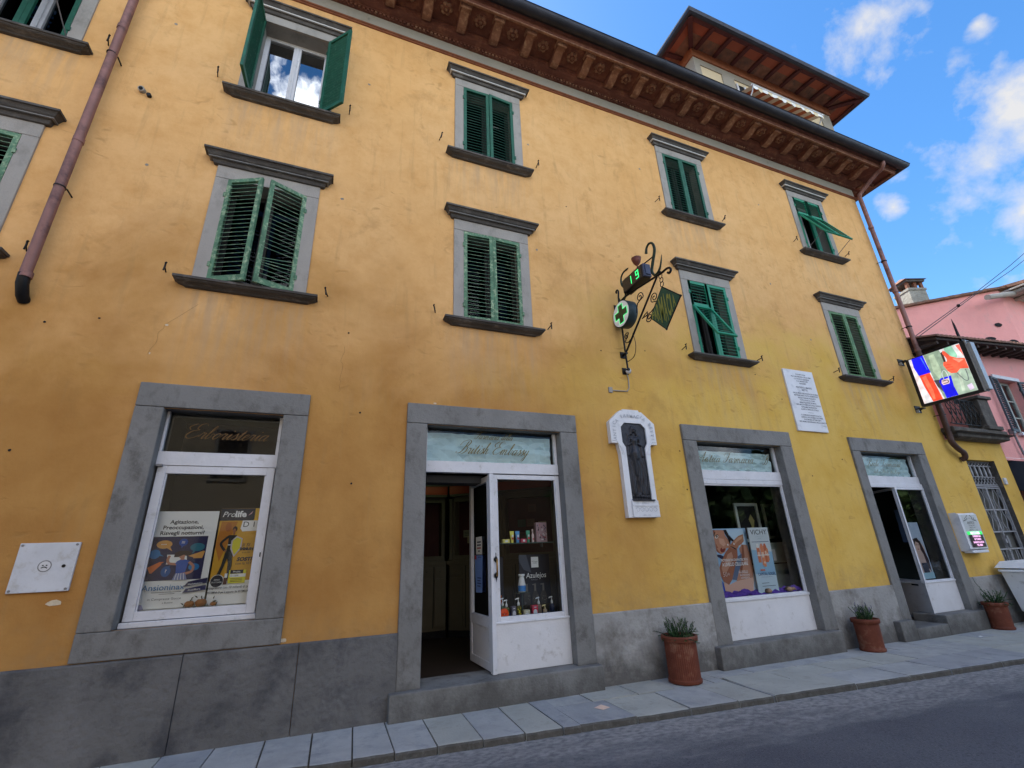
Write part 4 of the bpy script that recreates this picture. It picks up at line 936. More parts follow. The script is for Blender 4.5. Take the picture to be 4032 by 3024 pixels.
# ------------------------------------------------------------------ iron gate, balcony, terrace recess (part of the yellow building)
def gate():
    g = MT('weathered_grey_gate', (.30, .30, .31), .6, .15, 8, .2, 60, c2=(.13, .12, .11), c2amt=.4, c2scale=10); back = MT('gate_back_boards', (.10, .098, .088), .85, .3, 5, .3, 40, stretch=(8, 1, .6))
    b = MB(); x0, x1 = 11.97, 12.995; y = .10
    b.quad((x0, .17, .1), (x1, .17, .1), (x1, .17, 2.5), (x0, .17, 2.5), back); b.quad((x0, .235, 2.5), (x1, .235, 2.5), (x1, .235, 3.04), (x0, .235, 3.04), M_DARK)
    def bar(z, h=.025): b.box(x0, x1, y-.015, y+.015, z, z+h, g)
    for z in (.3, 1.30, 1.62, 2.04, 2.47, 2.51): bar(z)
    for x in (x0, (x0+x1)/2-.018, x1-.03): b.box(x, x+.036, y-.02, y+.02, .15, 2.50, g)
    for z in (2.545, 2.70, 2.92, 3.01): bar(z, .015)
    for k in range(9):                                  # lozenges top and bottom of the grille
        xa = x0+(x1-x0)*k/9; xb = x0+(x1-x0)*(k+1)/9
        for za, zb in ((2.56, 2.70), (2.935, 3.01)):
            b.tube([(xa, y, za), (xb, y, zb)], .007, g, 5); b.tube([(xa, y, zb), (xb, y, za)], .007, g, 5)
    for k in range(6):
        xc = x0+.1+(x1-x0-.2)*k/5; b.prism([(xc-.018, 2.72), (xc+.018, 2.72), (xc+.03, 2.80), (xc+.012, 2.92), (xc-.012, 2.92), (xc-.03, 2.80)], y-.012, y+.012, g, 'y')
    for half in (0, 1):                                 # undulating bars
        for k in range(4):
            xc = x0+.09+half*.515+.115*k
            for za, zb in ((.33, 1.29), (1.65, 2.03), (2.07, 2.46)):
                b.tube([(xc+.035*math.sin(k*2+t*math.pi*2), y, za+(zb-za)*t) for t in [i/8 for i in range(9)]], .008, g, 5)
    b.box((x0+x1)/2-.06, (x0+x1)/2+.08, y-.04, y-.015, 1.42, 1.50, g); b.box((x0+x1)/2-.01, (x0+x1)/2+.05, y-.05, y-.02, 1.34, 1.56, M_IRON_GREY)
    b.build('gate', BLD)
gate()
def balcony():
    st = MT('mossy_balcony_stone', (.085, .075, .065), .9, .3, 6, .5, 40, c2=(.17, .155, .13), c2amt=.4, c2scale=8)
    b = MB(); b.mould(11.78, 13.30, [(.02, 3.42), (.12, 3.43), (.20, 3.46), (.20, 3.52), (.26, 3.535), (.30, 3.545)], st, .02); b.mould(11.70, 13.22, [(.20, 3.55), (.22, 3.56), (.22, 3.64), (.18, 3.66)], st, .02)
    o = b.build('balcony', BLD, bevel=.01)
    b = MB(); b.box(12.78, 13.18, -.22, .10, 3.66, 4.33, st); b.box(12.72, 13.24, -.27, .15, 4.33, 4.40, st); b.box(12.74, 13.30, -.25, .13, 3.655, 3.74, st); b.build('balustrade_pier', o, bevel=.015)
    b = MB(); q = random.Random(2); y = -.14
    b.tube([(11.62, y, 4.28), (12.8, y, 4.28)], .014, M_IRON, 6); b.tube([(11.62, y, 3.74), (12.8, y, 3.74)], .012, M_IRON, 6)
    for k in range(7):
        x = 11.66+k*.17
        b.tube([(x, y, 3.74), (x+.05, y-.03, 3.9), (x-.03, y-.02, 4.1), (x+.06, y, 4.28)], .008, M_IRON, 5)
        b.tube([(x+.17, y, 3.74), (x+.06, y-.02, 3.92), (x+.11, y-.03, 4.08), (x, y, 4.28)], .008, M_IRON, 5)
        b.tube([(x+.085+.045*math.cos(t), y-.01, 4.22+.045*math.sin(t)) for t in [i*math.pi/5 for i in range(10)]], .006, M_IRON, 5, closed=True)
        b.tube([(x+.085+.05*math.cos(t), y-.01, 3.99+.07*math.sin(t)) for t in [i*math.pi/5 for i in range(10)]], .006, M_IRON, 5, closed=True)
    b.build('railing', o)
    b = MB(); b.box(11.9, 12.75, .9, .94, 3.42, 4.9, M_WHITE_DIRTY); b.box(11.9, 12.1, .86, .9, 3.6, 4.3, M_CREAM); b.build('terrace_screen', o)
balcony()

# ================================================================== pink house
PINK = thing('pink_house', 'pink plastered house with tiled eave and grey shutters beyond the yellow building', 'house', (15, 0, 0))
def pink():
    b = MB(); gf = MT('dark_red_ground_floor', (.16, .045, .03), .85, .2, 3, .2)
    # street wall with the window opening
    wx0, wx1, wz0, wz1 = 14.50, 15.42, 3.73, 5.06
    xs = [13.53, wx0, wx1, 21]; zs = [3.13, wz0, wz1, 5.75]
    for i in range(3):
        for j in range(3):
            if i == 1 and j == 1: continue
            b.quad((xs[i], .0, zs[j]), (xs[i+1], .0, zs[j]), (xs[i+1], .0, zs[j+1]), (xs[i], .0, zs[j+1]), M_PINK)
    b.quad((13.53, 0, 3.13), (13.53, 0, 5.75), (13.53, 1.5, 5.75), (13.53, 1.5, 3.13), M_PINK)
    b.quad((11.51, 1.5, 3.4), (13.53, 1.5, 3.4), (13.53, 1.5, 5.8), (11.51, 1.5, 5.8), M_PINK)
    for (a, c) in ((wx0, wx0), (wx1, wx1)): b.quad((a, 0, wz0), (a, .3, wz0), (a, .3, wz1), (a, 0, wz1), M_PINK)
    b.quad((wx0, 0, wz1), (wx0, .3, wz1), (wx1, .3, wz1), (wx1, 0, wz1), M_PINK)
    b.box(13.53, 21, .001, 3, 3.075, 3.128, M_PINK)
    b.box(13.535, 21, .12, 3, -.5, 3.07, gf)
    # upper block, set back and turned a little towards the street
    K = (20.57, 1.2); A = (16.0, 1.2+.35*(20.57-16.0)); A2 = (9.5, 1.2+.35*(20.57-9.5)); z_at = lambda x: 9.35-(20.57-x)*.185
    b.quad((A2[0], A2[1], 4.0), (K[0], K[1], 4.0), (K[0], K[1], z_at(20.57)), (A2[0], A2[1], z_at(A2[0])), M_PINK)
    b.quad((K[0], K[1], 4.0), (27, 1.2, 4.0), (27, 1.2, 8.6), (K[0], K[1], 9.35), M_PINK)
    b.quad((A2[0], A2[1], 4.0), (A2[0], A2[1], z_at(A2[0])), (A2[0]+3, 13, z_at(A2[0])), (A2[0]+3, 13, 4.0), M_PINK)
    q = random.Random(4)
    for x, z, rx in ((20.05, 8.05, .14), (19.6, 7.55, .20), (20.3, 7.42, .17)):       # putlog holes
        y = 1.2+.35*(20.57-x)
        b.add([(x+rx*.9*math.cos(t), y-.35*rx*.9*math.cos(t)-.02, z+.075*math.sin(t)*q.uniform(.8, 1.2)) for t in [i*math.pi/5 for i in range(10)]], [tuple(range(10))], M_DARK)
        b.add([(x+.02+rx*.6*math.cos(t), y-.35*rx*.6*math.cos(t)-.026, z+.02+.04*math.sin(t)) for t in [i*math.pi/5 for i in range(10)]], [tuple(range(10))], M_STONE_DK)
    b.build('wall', PINK)
    # upper roof: thin dark slab with overhanging tiles following the rake
    b = MB(); n = 26
    for i in range(n):
        xa = 9.5+(20.9-9.5)*i/n; xb = 9.5+(20.9-9.5)*(i+1)/n; ya = 1.2+.35*(20.57-xa)-.12; yb = 1.2+.35*(20.57-xb)-.12; za, zb = z_at(xa)+.02+q.uniform(0, .02), z_at(xb)+.02
        b.add([(xa, ya, za), (xb, yb, zb), (xb, yb+3.5, zb+.2), (xa, ya+3.5, za+.2), (xa, ya, za+.075), (xb, yb, zb+.075), (xb, yb+3.5, zb+.3), (xa, ya+3.5, za+.3)],
              [(0,3,2,1), (4,5,6,7), (0,1,5,4), (1,2,6,5), (2,3,7,6), (3,0,4,7)], M_TILE)
    b.add([(20.7, .55, 9.32), (28, .55, 9.0), (28, 4, 9.6), (20.9, 4, 9.9), (20.7, .55, 9.42), (28, .55, 9.1), (28, 4, 9.7), (20.9, 4, 10.0)], [(0,3,2,1), (4,5,6,7), (0,1,5,4), (1,2,6,5), (2,3,7,6), (3,0,4,7)], M_TILE)
    b.build('upper_roof', PINK)
    b = MB(); bw = MT('weathered_eave_timber', (.36, .33, .29), .85, .15, 5, .3)
    b.tube([(19.2, 1.05, 8.75), (20.75, .95, 9.12)], .09, bw, 8)
    for k in range(9):
        x = 20.8+.75*k; b.tube([(x, 1.3, 9.18), (x-.05, .6, 9.14)], .075, bw, 8)
    b.box(20.6, 28, .58, 1.25, 9.22, 9.27, bw); b.build('eave_timbers', PINK)
    # lower tiled canopy
    b = MB(); za = lambda x: 5.46+.082*(x-11.5)
    n = 60
    for i in range(n):
        x = 11.55+.16*i; z = za(x)
        prof = [(.085*math.cos(t), .055*math.sin(t)) for t in [math.pi*k/5 for k in range(6)]]
        vs = [(x+p[0], -.52+q.uniform(-.02, .02)*0, z+.04+p[1]) for p in prof]+[(x+p[0]*.9, 1.7, z+.72+p[1]) for p in prof]
        b.add(vs, [(k, k+1, 7+k, 6+k) for k in range(5)]+[(0, 5, 4, 3, 2, 1)], M_TILE, False)
    b.add([(11.52, -.47, za(11.5)-.01), (21, -.47, za(21)-.01), (21, 1.7, za(21)+.66), (11.52, 1.7, za(11.5)+.66), (11.52, -.47, za(11.5)+.045), (21, -.47, za(21)+.045), (21, 1.7, za(21)+.72), (11.52, 1.7, za(11.5)+.72)],
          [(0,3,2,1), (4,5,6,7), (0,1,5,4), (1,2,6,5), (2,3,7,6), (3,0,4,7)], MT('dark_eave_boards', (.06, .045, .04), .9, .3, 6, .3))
    for i in range(24):
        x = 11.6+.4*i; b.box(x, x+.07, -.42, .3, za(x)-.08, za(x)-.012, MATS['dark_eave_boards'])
    b.build('tiled_eave', PINK)
    # chimney
    b = MB(); g = MT('rough_grey_render', (.30, .29, .25), .95, .2, 5, .7, 14, c2=(.19, .18, .155), c2amt=.5, c2scale=6, bdist=.03)
    T = Matrix.Translation((18.45, 2.35, -.62)) @ Matrix.Rotation(R(-19), 4, 'Z') @ Matrix.Diagonal((.56, .7, 1.0, 1)); b.M = T
    b.box(-.62, .62, 0, .9, 7.5, 9.35, g); b.box(-.68, .68, -.05, .95, 9.30, 9.42, g); b.box(-.56, .56, .02, .85, 9.42, 10.3, g); b.box(-.60, .60, -.02, .88, 10.28, 10.36, g)
    for x in (-.50, .0, .42): b.box(x-.05, x+.12, .04, .14, 10.36, 10.66, MT('orange_brick', (.20, .085, .05), .9, .2, 8, .3)); b.box(x-.05, x+.06, .72, .82, 10.36, 10.66, MATS['orange_brick'])
    b.box(-.60, .60, -.06, .94, 10.60, 10.68, M_STONE_DK)
    b.add([(-.70, -.14, 10.685), (.70, -.14, 10.685), (.70, 1.01, 10.685), (-.70, 1.01, 10.685), (-.35, .43, 10.88), (.45, .43, 10.84)], [(0, 1, 5, 4), (1, 2, 5), (2, 3, 4, 5), (3, 0, 4), (0, 3, 2, 1)], M_TILE)
    b.build('chimney', PINK)
    # window with slate grey louvred shutters
    b = MB(); b.box(wx0-.12, wx1+.14, -.03, .02, wz1+.005, wz1+.09, M_WHITE); b.box(wx0-.06, wx1+.1, -.09, .02, wz0-.07, wz0-.002, M_WHITE)
    fr = MT('pale_green_grey_casement', (.40, .43, .38), .6, .1, 6, .1)
    b.box(wx0, wx0+.06, .14, .2, wz0, wz1, fr); b.box(wx1-.06, wx1, .14, .2, wz0, wz1, fr); b.box(wx0+.06, wx1-.06, .14, .2, wz1-.06, wz1, fr); b.box((wx0+wx1)/2-.05, (wx0+wx1)/2+.05, .12, .2, wz0, wz1-.06, fr)
    for z in (wz0+.42, wz0+.84): b.box(wx0+.06, wx1-.06, .15, .18, z, z+.03, fr)
    b.box(wx0+.02, wx1-.02, .30, .9, wz0-.1, wz1+.1, M_DARK); w = b.build('window', PINK, bevel=.004)
    g_ = MB(); g_.quad((wx0+.06, .17, wz0), (wx1-.06, .17, wz0), (wx1-.06, .17, wz1-.06), (wx0+.06, .17, wz1-.06), G_SHOP); g_.build('pane', w)
    grey = MT('slate_grey_shutter', (.055, .07, .085), .6, .15, 6, .1); me = leaf_mesh(.44, 1.32, grey)
    o = place('shutter', me, w); o.location = Vector((wx0-.01, -.03, wz0))-world_loc(w); o.rotation_euler = (0, 0, R(-172))
    o = place('shutter', me, w); o.location = Vector((wx1+.01, -.03, wz0))-world_loc(w); o.scale = (-1, 1, 1); o.rotation_euler = (0, 0, R(168))
    b = MB(); b.tube([(14.13, -.06, 3.72), (14.15, -.06, 3.4), (14.20, -.06, 3.1)], .022, M_IRON_GREY, 8); b.box(14.08, 14.18, -.09, -.01, 3.68, 3.78, M_IRON_GREY); b.build('downpipe', PINK)
    b = MB(); c = MT('slate_blue_awning_cloth', (.035, .045, .065), .8, .1, 6, .1); pr = []
    for k in range(9):
        t = k/8*math.pi/2; pr.append((-.75*math.sin(t)+.12, 2.45+.62*math.cos(t)))
    b.prism([(.12, 2.45)]+pr, 13.75, 17.5, c); b.build('awning', PINK)
pink()

# ================================================================== signs
SX = 3.931
def pharmacy_sign():
    S = thing('pharmacy_sign', 'black wrought iron bracket sign carrying a green cross, digital display and pennant', 'sign', (SX, 0, 4.7))
    b = MB(); x = SX; Y = lambda y, z, dx=0: (x+dx, y, z)
    b.curve([Y(-.075, 4.05), Y(-.070, 4.32), Y(-.070, 4.8), Y(-.075, 5.12), Y(-.085, 5.28), Y(-.10, 5.37), Y(-.075, 5.41), Y(-.045, 5.40), Y(-.05, 5.37)], .014, M_IRON, 8)
    b.tube([Y(-.09, 4.34), Y(-.98, 5.09), Y(-1.06, 5.12)], .013, M_IRON, 8)
    b.tube([Y(-.09, 4.355, .02), Y(-.97, 5.10, .02)], .007, M_IRON, 6)
    b.curve([Y(-.10, 5.175), Y(-.30, 5.19), Y(-.90, 5.11), Y(-1.06, 5.085), Y(-1.17, 5.085), Y(-1.23, 5.065), Y(-1.25, 5.02), Y(-1.215, 4.995), Y(-1.185, 5.02)], .016, M_IRON, 8)
    b.tube([Y(-.30, 5.47), Y(-.60, 5.45), Y(-.98, 5.42)], .010, M_IRON, 6)
    for z in (5.12, 4.32, 4.06): b.tube([Y(.0, z), Y(-.10, z)], .022, M_IRON, 8); b.box(x-.05, x+.05, -.012, 0, z-.05, z+.05, M_IRON)
    def spiral(cy, cz, r0, turns, a0, sgn=1, tail=None):
        p = []
        n = int(14*turns)
        for i in range(n+1):
            a = a0+sgn*2*math.pi*turns*i/n; r_ = r0*(.18+.82*i/n); p.append(Y(cy+r_*math.cos(a), cz+r_*math.sin(a)))
        if tail: p += [Y(*t) for t in tail]
        b.curve(p, .0075, M_IRON, 6, 2)
    spiral(-.57, 5.00, .075, 1.5, .5, 1, [(-.50, 4.93), (-.45, 4.80)])
    spiral(-.86, 4.83, .075, 1.5, 2.5, -1, [(-.92, 4.73), (-.75, 4.66), (-.55, 4.66)])
    spiral(-.70, 4.60, .065, 1.4, 3.5, 1, [(-.68, 4.70), (-.56, 4.66)])
    spiral(-.15, 4.57, .055, 1.4, .2, 1, [(-.10, 4.50), (-.17, 4.46), (-.23, 4.48)])
    b.curve([Y(-.30, 4.55), Y(-.33, 4.35), Y(-.26, 4.20), Y(-.10, 4.18)], .005, M_IRON, 6)
    # serpents curling out at both ends, and the goblet
    snake = MT('dark_green_iron', (.018, .035, .022), .5, .3, 14, .1, metal=.3)
    b.curve([Y(-.845, 5.56), Y(-.87, 5.63), Y(-.93, 5.665), Y(-1.0, 5.62), Y(-1.02, 5.50), Y(-.94, 5.33), Y(-.90, 5.22), Y(-.95, 5.13), Y(-1.04, 5.15), Y(-1.10, 5.24), Y(-1.135, 5.34)], [.022, .016, .016, .018, .02, .021, .02, .018, .016, .012, .003], snake, 8)
    b.curve([Y(-.415, 5.60), Y(-.37, 5.60), Y(-.28, 5.60), Y(-.215, 5.55), Y(-.20, 5.46), Y(-.24, 5.37), Y(-.30, 5.33)], [.004, .016, .013, .014, .016, .018, .018], snake, 8)
    b.curve([Y(-.09, 5.29), Y(-.12, 5.19), Y(-.17, 5.145), Y(-.23, 5.17), Y(-.27, 5.24)], [.003, .010, .013, .014, .014], snake, 8)
    b.build('bracket', S)
    b = MB(Matrix.Translation((x, -.62, 0))); b.lathe([(.002, 5.46), (.014, 5.47), (.010, 5.50), (.03, 5.52), (.055, 5.56), (.075, 5.63), (.066, 5.625), (.03, 5.56), (.001, 5.54)], MT('copper_goblet', (.16, .055, .04), .5, .2, 9, .1, metal=.5), 12); b.build('goblet', S)
    # digital display; face towards -x
    FX = Matrix.Rotation(R(-90), 4, 'Z')   # local x -> -y(world), local -y -> -x(world)
    b = MB(); y0, y1, z0, z1 = -.775, -.30, 5.205, 5.42; b.box(x-.06, x+.075, y0, y1, z0, z1, MT('black_display_case', (.016, .016, .02), .5, .1, 5, 0))
    blue = MT('blue_grey_end_cap', (.06, .075, .13), .55, .2, 12, .1); b.box(x-.055, x+.07, y0-.03, y0, z0+.005, z1-.005, blue); b.box(x-.035, x+.05, y0-.045, y0-.03, z0+.03, z1-.03, blue)
    d = b.build('display', S, bevel=.004)
    f = MB(Matrix.Translation((x-.0615, 0, 0)) @ FX); f.rect(.315, z0+.018, .755, z1-.018, MT('brown_led_matrix', (.045, .036, .028), .4, .2, 120, .3, 300))
    led = EM('green_led', (.03, .9, .22), .75)
    f.rect(.506, z0+.045, .520, z1-.04, led)
    t = .015; xa, xb, za, zm, zb = .625, .695, z0+.045, (z0+z1)/2+.003, z1-.04
    for r_ in ((xa, zb-t, xb, zb), (xa, zm-t/2, xb, zm+t/2), (xa, za, xb, za+t), (xa, zm, xa+t, zb), (xb-t, za, xb, zb)): f.rect(*r_, led)
    f.build('led_face', d)
    # round light box with the cross, turned slightly outward
    cy, cz, r_ = -.22, 4.895, .205
    C_ = Matrix.Translation((x-.10, cy, cz)) @ FX
    b = MB(C_)
    n = 32; ring = lambda rr, dy: [(rr*math.cos(2*math.pi*i/n), dy, rr*math.sin(2*math.pi*i/n)) for i in range(n)]
    teal = MT('teal_grey_drum', (.022, .040, .045), .5, .2, 8, .1)
    vs = ring(r_, 0)+ring(r_+.004, .01)+ring(r_+.004, .15)+ring(r_*.9, .165); b.add(vs, [(k*n+i, k*n+(i+1) % n, (k+1)*n+(i+1) % n, (k+1)*n+i) for k in range(3) for i in range(n)]+[tuple(3*n+i for i in reversed(range(n)))], teal, True)
    b.add(ring(r_, 0), [tuple(range(n))], teal)
    c = b.build('light_box', S)
    f = MB(C_); f.layer = -.001; f.ell(0, 0, r_*.97, r_*.97, MT('white_opal_face', (.90, .91, .90), .35, .03, 4, 0), 32)
    A, B_ = .155, .058
    cross = lambda A, B: [(-B, -A), (B, -A), (B, -B), (A, -B), (A, B), (B, B), (B, A), (-B, A), (-B, B), (-A, B), (-A, -B), (-B, -B)]
    f.poly(cross(A, B_), led); f.poly(cross(A-.007, B_-.007), MT('dark_led_grid', (.035, .05, .025), .4, .4, 150, .3, 300))
    f.build('cross', c)
    # pennant on three rings
    b = MB(); tz = 4.885
    for k, (yy, zz) in enumerate(((-1.045, 5.055), (-1.05, 4.99), (-1.045, 4.925))): b.tube([(x, yy+.032*math.cos(t), zz+.036*math.sin(t)) for t in [i*math.pi/6 for i in range(12)]], .006, M_IRON, 5, closed=True)
    b.build('rings', S)
    P = [(1.04, 4.885), (1.335, 4.58), (.99, 4.275), (.725, 4.58)]
    b = MB(Matrix.Translation((x, 0, 0)) @ FX); green = MT('dark_green_pennant_enamel', (.025, .085, .055), .5, .15, 6, .1)
    b.add([(p[0], -.006, p[1]) for p in P]+[(p[0], .006, p[1]) for p in P], [(0, 1, 2, 3), (7, 6, 5, 4), (0, 4, 5, 1), (1, 5, 6, 2), (2, 6, 7, 3), (3, 7, 4, 0)], green)
    for a, c in zip(P, P[1:]+P[:1]): b.tube([(a[0], 0, a[1]), (c[0], 0, c[1])], .009, M_IRON, 6)
    for k in (1, 2): b.lathe([(.001, P[k][1]-.02), (.018, P[k][1]), (.001, P[k][1]+.02)], M_IRON, 8, (P[k][0], 0))
    p = b.build('pennant', S)
    f = MB(Matrix.Translation((x-.0075, 0, 0)) @ FX); yel = MT('olive_yellow_lettering', (.26, .27, .06), .6, .15, 10, 0)
    word = 'FARMACIA'; xs = [.765, .815, .872, .935, 1.022, 1.085, 1.145, 1.190]
    f.layer = -.001
    for ch, xx in zip(word, xs):
        w = {'M': .075, 'I': .022}.get(ch, .050); u = (xx+w/2); hmax = .30-abs(u-1.03)*.98; hgt = max(.07, hmax*1.42); cz0 = 4.58-(hgt)/2
        vs, fs = text_mesh(ch, 1.0, 'LEFT', .03); mw = max(v[0] for v in vs); m0 = min(v[0] for v in vs); mh = max(v[1] for v in vs)
        y = f.up_layer(); f.add([(xx+(v[0]-m0)/(mw-m0)*w, y, cz0+v[1]/mh*hgt) for v in vs], fs, yel)
    f.build('pennant_lettering', p)
    # white junction cap and cable stub below
    cb = MB(); cb.lathe([(.001, 4.01), (.03, 4.015), (.042, 4.05), (.03, 4.085), (.001, 4.09)], M_WHITE, 14, (x+.02, -.055)); cb.build('junction_cap', S)
pharmacy_sign()
b = MB(); b.tube([(3.95, -.012, 4.02), (3.965, -.012, 3.95), (3.955, -.012, 3.80), (3.915, -.012, 3.745), (3.85, -.012, 3.74), (3.66, -.012, 3.735)], .008, MT('grey_cable_sheath', (.30, .29, .27), .6, .1, 9, 0), 6)
b.box(3.60, 3.66, -.02, 0, 3.70, 3.78, M_STONE_LT); o = b.build('cable'); tag(o, 'short grey cable running down the wall below the iron pharmacy sign', 'cable')

def led_screen():
    X = 10.87; S = thing('led_screen', 'large lit screen showing a thumbs up, bracketed out from the wall', 'screen', (X, 0, 4.5))
    b = MB(); b.box(X, X+.10, -1.106, -.115, 4.025, 5.03, MT('black_screen_housing', (.014, .014, .016), .4, .1, 5, 0)); h = b.build('housing', S, bevel=.006)
    b = MB(); al = MT('grey_aluminium_edge', (.30, .32, .34), .4, .1, 9, 0, metal=.5); b.box(X-.005, X+.12, -1.135, -1.107, 4.02, 5.035, al)
    for dx in (.02, .06, .095): b.box(X+dx, X+dx+.012, -1.142, -1.134, 4.03, 5.025, M_BLACK)
    b.box(X-.006, X+.125, -1.19, -1.14, 4.04, 4.97, al); b.build('side_frame', S, bevel=.006)
    for z in (5.06, 4.03):
        b = MB(); b.box(X-.02, X+.16, -.012, 0, z-.09, z+.05, M_IRON); b.box(X, X+.10, -.13, -.012, z-.035, z-.015, M_IRON); b.prism([(-.012, z-.08), (-.11, z-.04), (-.012, z-.04)], X+.04, X+.052, M_IRON)
        b.box(X-.02, X+.0, -.06, 0, z-.10, z-.04, al); b.build('bracket', S)
    E_ = .48; FX = Matrix.Translation((X-.002, 0, 0)) @ Matrix.Rotation(R(-90), 4, 'Z')
    def C_(r, g, b_):
        n = 'screen_%02x%02x%02x' % (r, g, b_)
        if n in MATS: return MATS[n]
        m = EM(n, lin(r, g, b_), E_); nt = m.node_tree; N = nt.nodes; L = nt.links; P_ = N['Principled BSDF']
        geo = N.new('ShaderNodeNewGeometry'); no = N.new('ShaderNodeTexNoise'); no.inputs['Scale'].default_value = 9; no.inputs['Detail'].default_value = 6; L.new(geo.outputs['Position'], no.inputs[0])
        mr_ = N.new('ShaderNodeMapRange'); L.new(no.outputs[0], mr_.inputs[0]); mr_.inputs[1].default_value = .3; mr_.inputs[2].default_value = .7; mr_.inputs[3].default_value = E_*.62; mr_.inputs[4].default_value = E_*1.15; L.new(mr_.outputs[0], P_.inputs['Emission Strength']); return m
    f = MB(FX); x0, x1, z0, z1 = .179, 1.032, 4.07, 5.009; W, H = x1-x0, z1-z0
    P = lambda pts: [(x0+u*W, z0+v*H) for u, v in pts]
    f.poly(P([(0, 0), (1, 0), (1, 1), (0, 1)]), C_(226, 222, 224))
    f.poly(P([(.05, 1), (.03, .9), (.10, .55), (.10, 1)]), C_(246, 214, 222)); f.poly(P([(0, 0), (.03, 0), (.13, .60), (.05, .9), (0, .9)]), C_(246, 226, 224))
    f.poly(P([(.06, 1), (.30, 1), (.31, .80), (.33, .60), (.09, .60), (.05, .8)]), C_(12, 12, 240)); f.poly(P([(.24, .97), (.26, .97), (.29, .68), (.28, .68)]), C_(70, 120, 255))
    f.poly(P([(.31, 1), (.62, 1), (.66, .8), (.68, .45), (.60, .12), (.52, .0), (.40, .0), (.33, .55)]), C_(140, 160, 138)); f.poly(P([(.40, .95), (.50, .96), (.53, .6), (.46, .35), (.38, .6)]), C_(170, 188, 160))
    f.poly(P([(.66, .90), (.66, .55), (.72, .50), (.95, .62), (1, .40), (1, .0), (.60, .0), (.62, .35)]), C_(166, 186, 166)); f.poly(P([(.78, .40), (.84, .45), (.80, .05), (.74, .05)]), C_(190, 205, 184))
    f.poly(P([(.72, 1), (.86, 1), (.90, .78), (.80, .62), (.70, .70)]), C_(150, 205, 176)); f.poly(P([(.86, 1), (.94, 1), (1, .70), (.94, .66)]), C_(228, 228, 226))
    f.poly(P([(.93, .98), (1, .98), (1, .72)]), C_(245, 110, 96))
    f.poly(P([(.33, .42), (.36, .26), (.47, .06), (.50, .30), (.44, .40)]), C_(70, 66, 74)); f.poly(P([(.10, .60), (.31, .60), (.34, .30), (.37, .0), (.18, .0), (.12, .35)]), C_(250, 74, 44)); f.poly(P([(.14, .55), (.22, .57), (.26, .2), (.24, .04), (.20, .04)]), C_(255, 120, 84))
    f.poly(P([(.42, .36), (.46, .42), (.66, .42), (.64, .2), (.66, .0), (.44, .0)]), C_(14, 14, 235)); f.poly(P([(.45, .32), (.47, .38), (.60, .38), (.60, .30), (.58, .27), (.47, .27)]), C_(236, 206, 206)); f.stroke(P([(.48, .35), (.57, .35), (.57, .30), (.48, .30)]), .014, C_(70, 40, 60))
    f.poly(P([(.63, .93), (.68, .94), (.67, .70), (.63, .68)]), C_(64, 40, 36))
    f.poly(P([(.68, .96), (.72, .93), (.78, .80), (.88, .72), (1, .68), (1, .46), (.86, .50), (.78, .44), (.68, .46), (.64, .52), (.60, .66), (.62, .72), (.69, .72), (.70, .78), (.66, .90)]), C_(250, 96, 66))
    f.poly(P([(.80, .74), (.90, .70), (.98, .66), (.88, .62)]), C_(255, 156, 128))
    for k in range(3): f.stroke(P([(.62+.01*k, .655-.06*k), (.68, .65-.06*k), (.75, .635-.055*k)]), .010, C_(196, 60, 40))
    f.stroke(P([(.52, .36), (.52, .50), (.58, .56), (.61, .46), (.60, .32)]), .012, C_(196, 208, 206)); f.stroke(P([(.78, .44), (.86, .26), (.92, .24), (.94, .36), (.94, .46)]), .012, C_(96, 104, 110))
    f.poly(P([(.86, .14), (.95, .16), (.96, .05), (.88, .03)]), C_(224, 206, 232))
    f.build('picture', h)
led_screen()

def marble_plaque():
    b = MB(); b.box(7.272, 8.018, -.03, 0, 3.354, 4.486, M_MARBLE); o = b.build('marble_plaque', bevel=.004); tag(o, 'white rectangular marble slab with black engraved text high on the ochre wall', 'plaque')
    ink = INK(70, 70, 78); f = MB(Matrix.Translation((0, -.0305, 0)))
    L_ = [(4.392, 'IN QUESTA CASA', .24), (4.347, 'FRA IL MORMORIO DELLA LIMA', .50), (4.303, 'E IL VOCIO DI CORSENA', .38), (4.262, 'IL 21 MARZO 1875', .28), (4.220, 'NACQUERO', .17), (4.140, 'ADOLFO e MARIO', .40), (4.092, 'BETTI', .14),
          (4.030, 'DALLA MUSICAZIONE E DALLO STUDIO', .62), (3.988, 'MATERNE VIRTU TUTTE ALIMENTATE', .59), (3.945, 'ADOLFO INSIGNE VIOLINISTA', .45), (3.903, 'TUTTO DONO AL CUORE', .37), (3.860, 'MARIO ILLUSTRE TECNICO', .41), (3.818, 'AMO MOLTO DEDICATO ALLA SCIENZA', .62), (3.776, 'ENTRAMBI ONORARONO', .38), (3.735, 'QUESTA TERRA E L\'ITALIA', .44),
          (3.630, 'IL COMUNE DI BAGNI DI LUCCA', .50), (3.590, 'AUSPICE L\'ACCADEMIA LUCCHESE', .53), (3.550, 'DI SCIENZE LETTERE ARTI', .42), (3.508, 'NEL PRIMO CENTENARIO DELLA NASCITA', .67)]
    for z, t, w in L_:
        s = .046 if z in (4.140, 4.092) else .034
        vs, fs = text_mesh(t, s, 'LEFT', .0008); m0 = min(v[0] for v in vs); k = w/(max(v[0] for v in vs)-m0); y = f.up_layer()*.0
        f.add([(7.69-w/2+(v[0]-m0)*k, -.0008, z+v[1]) for v in vs], fs, ink)
    f.layer = -.0004; f.rect(7.62, 3.688, 7.76, 3.693, ink); f.text('M.DDD', 7.95, 3.455, .028, ink)
    f.build('engraved_text', o)
marble_plaque()

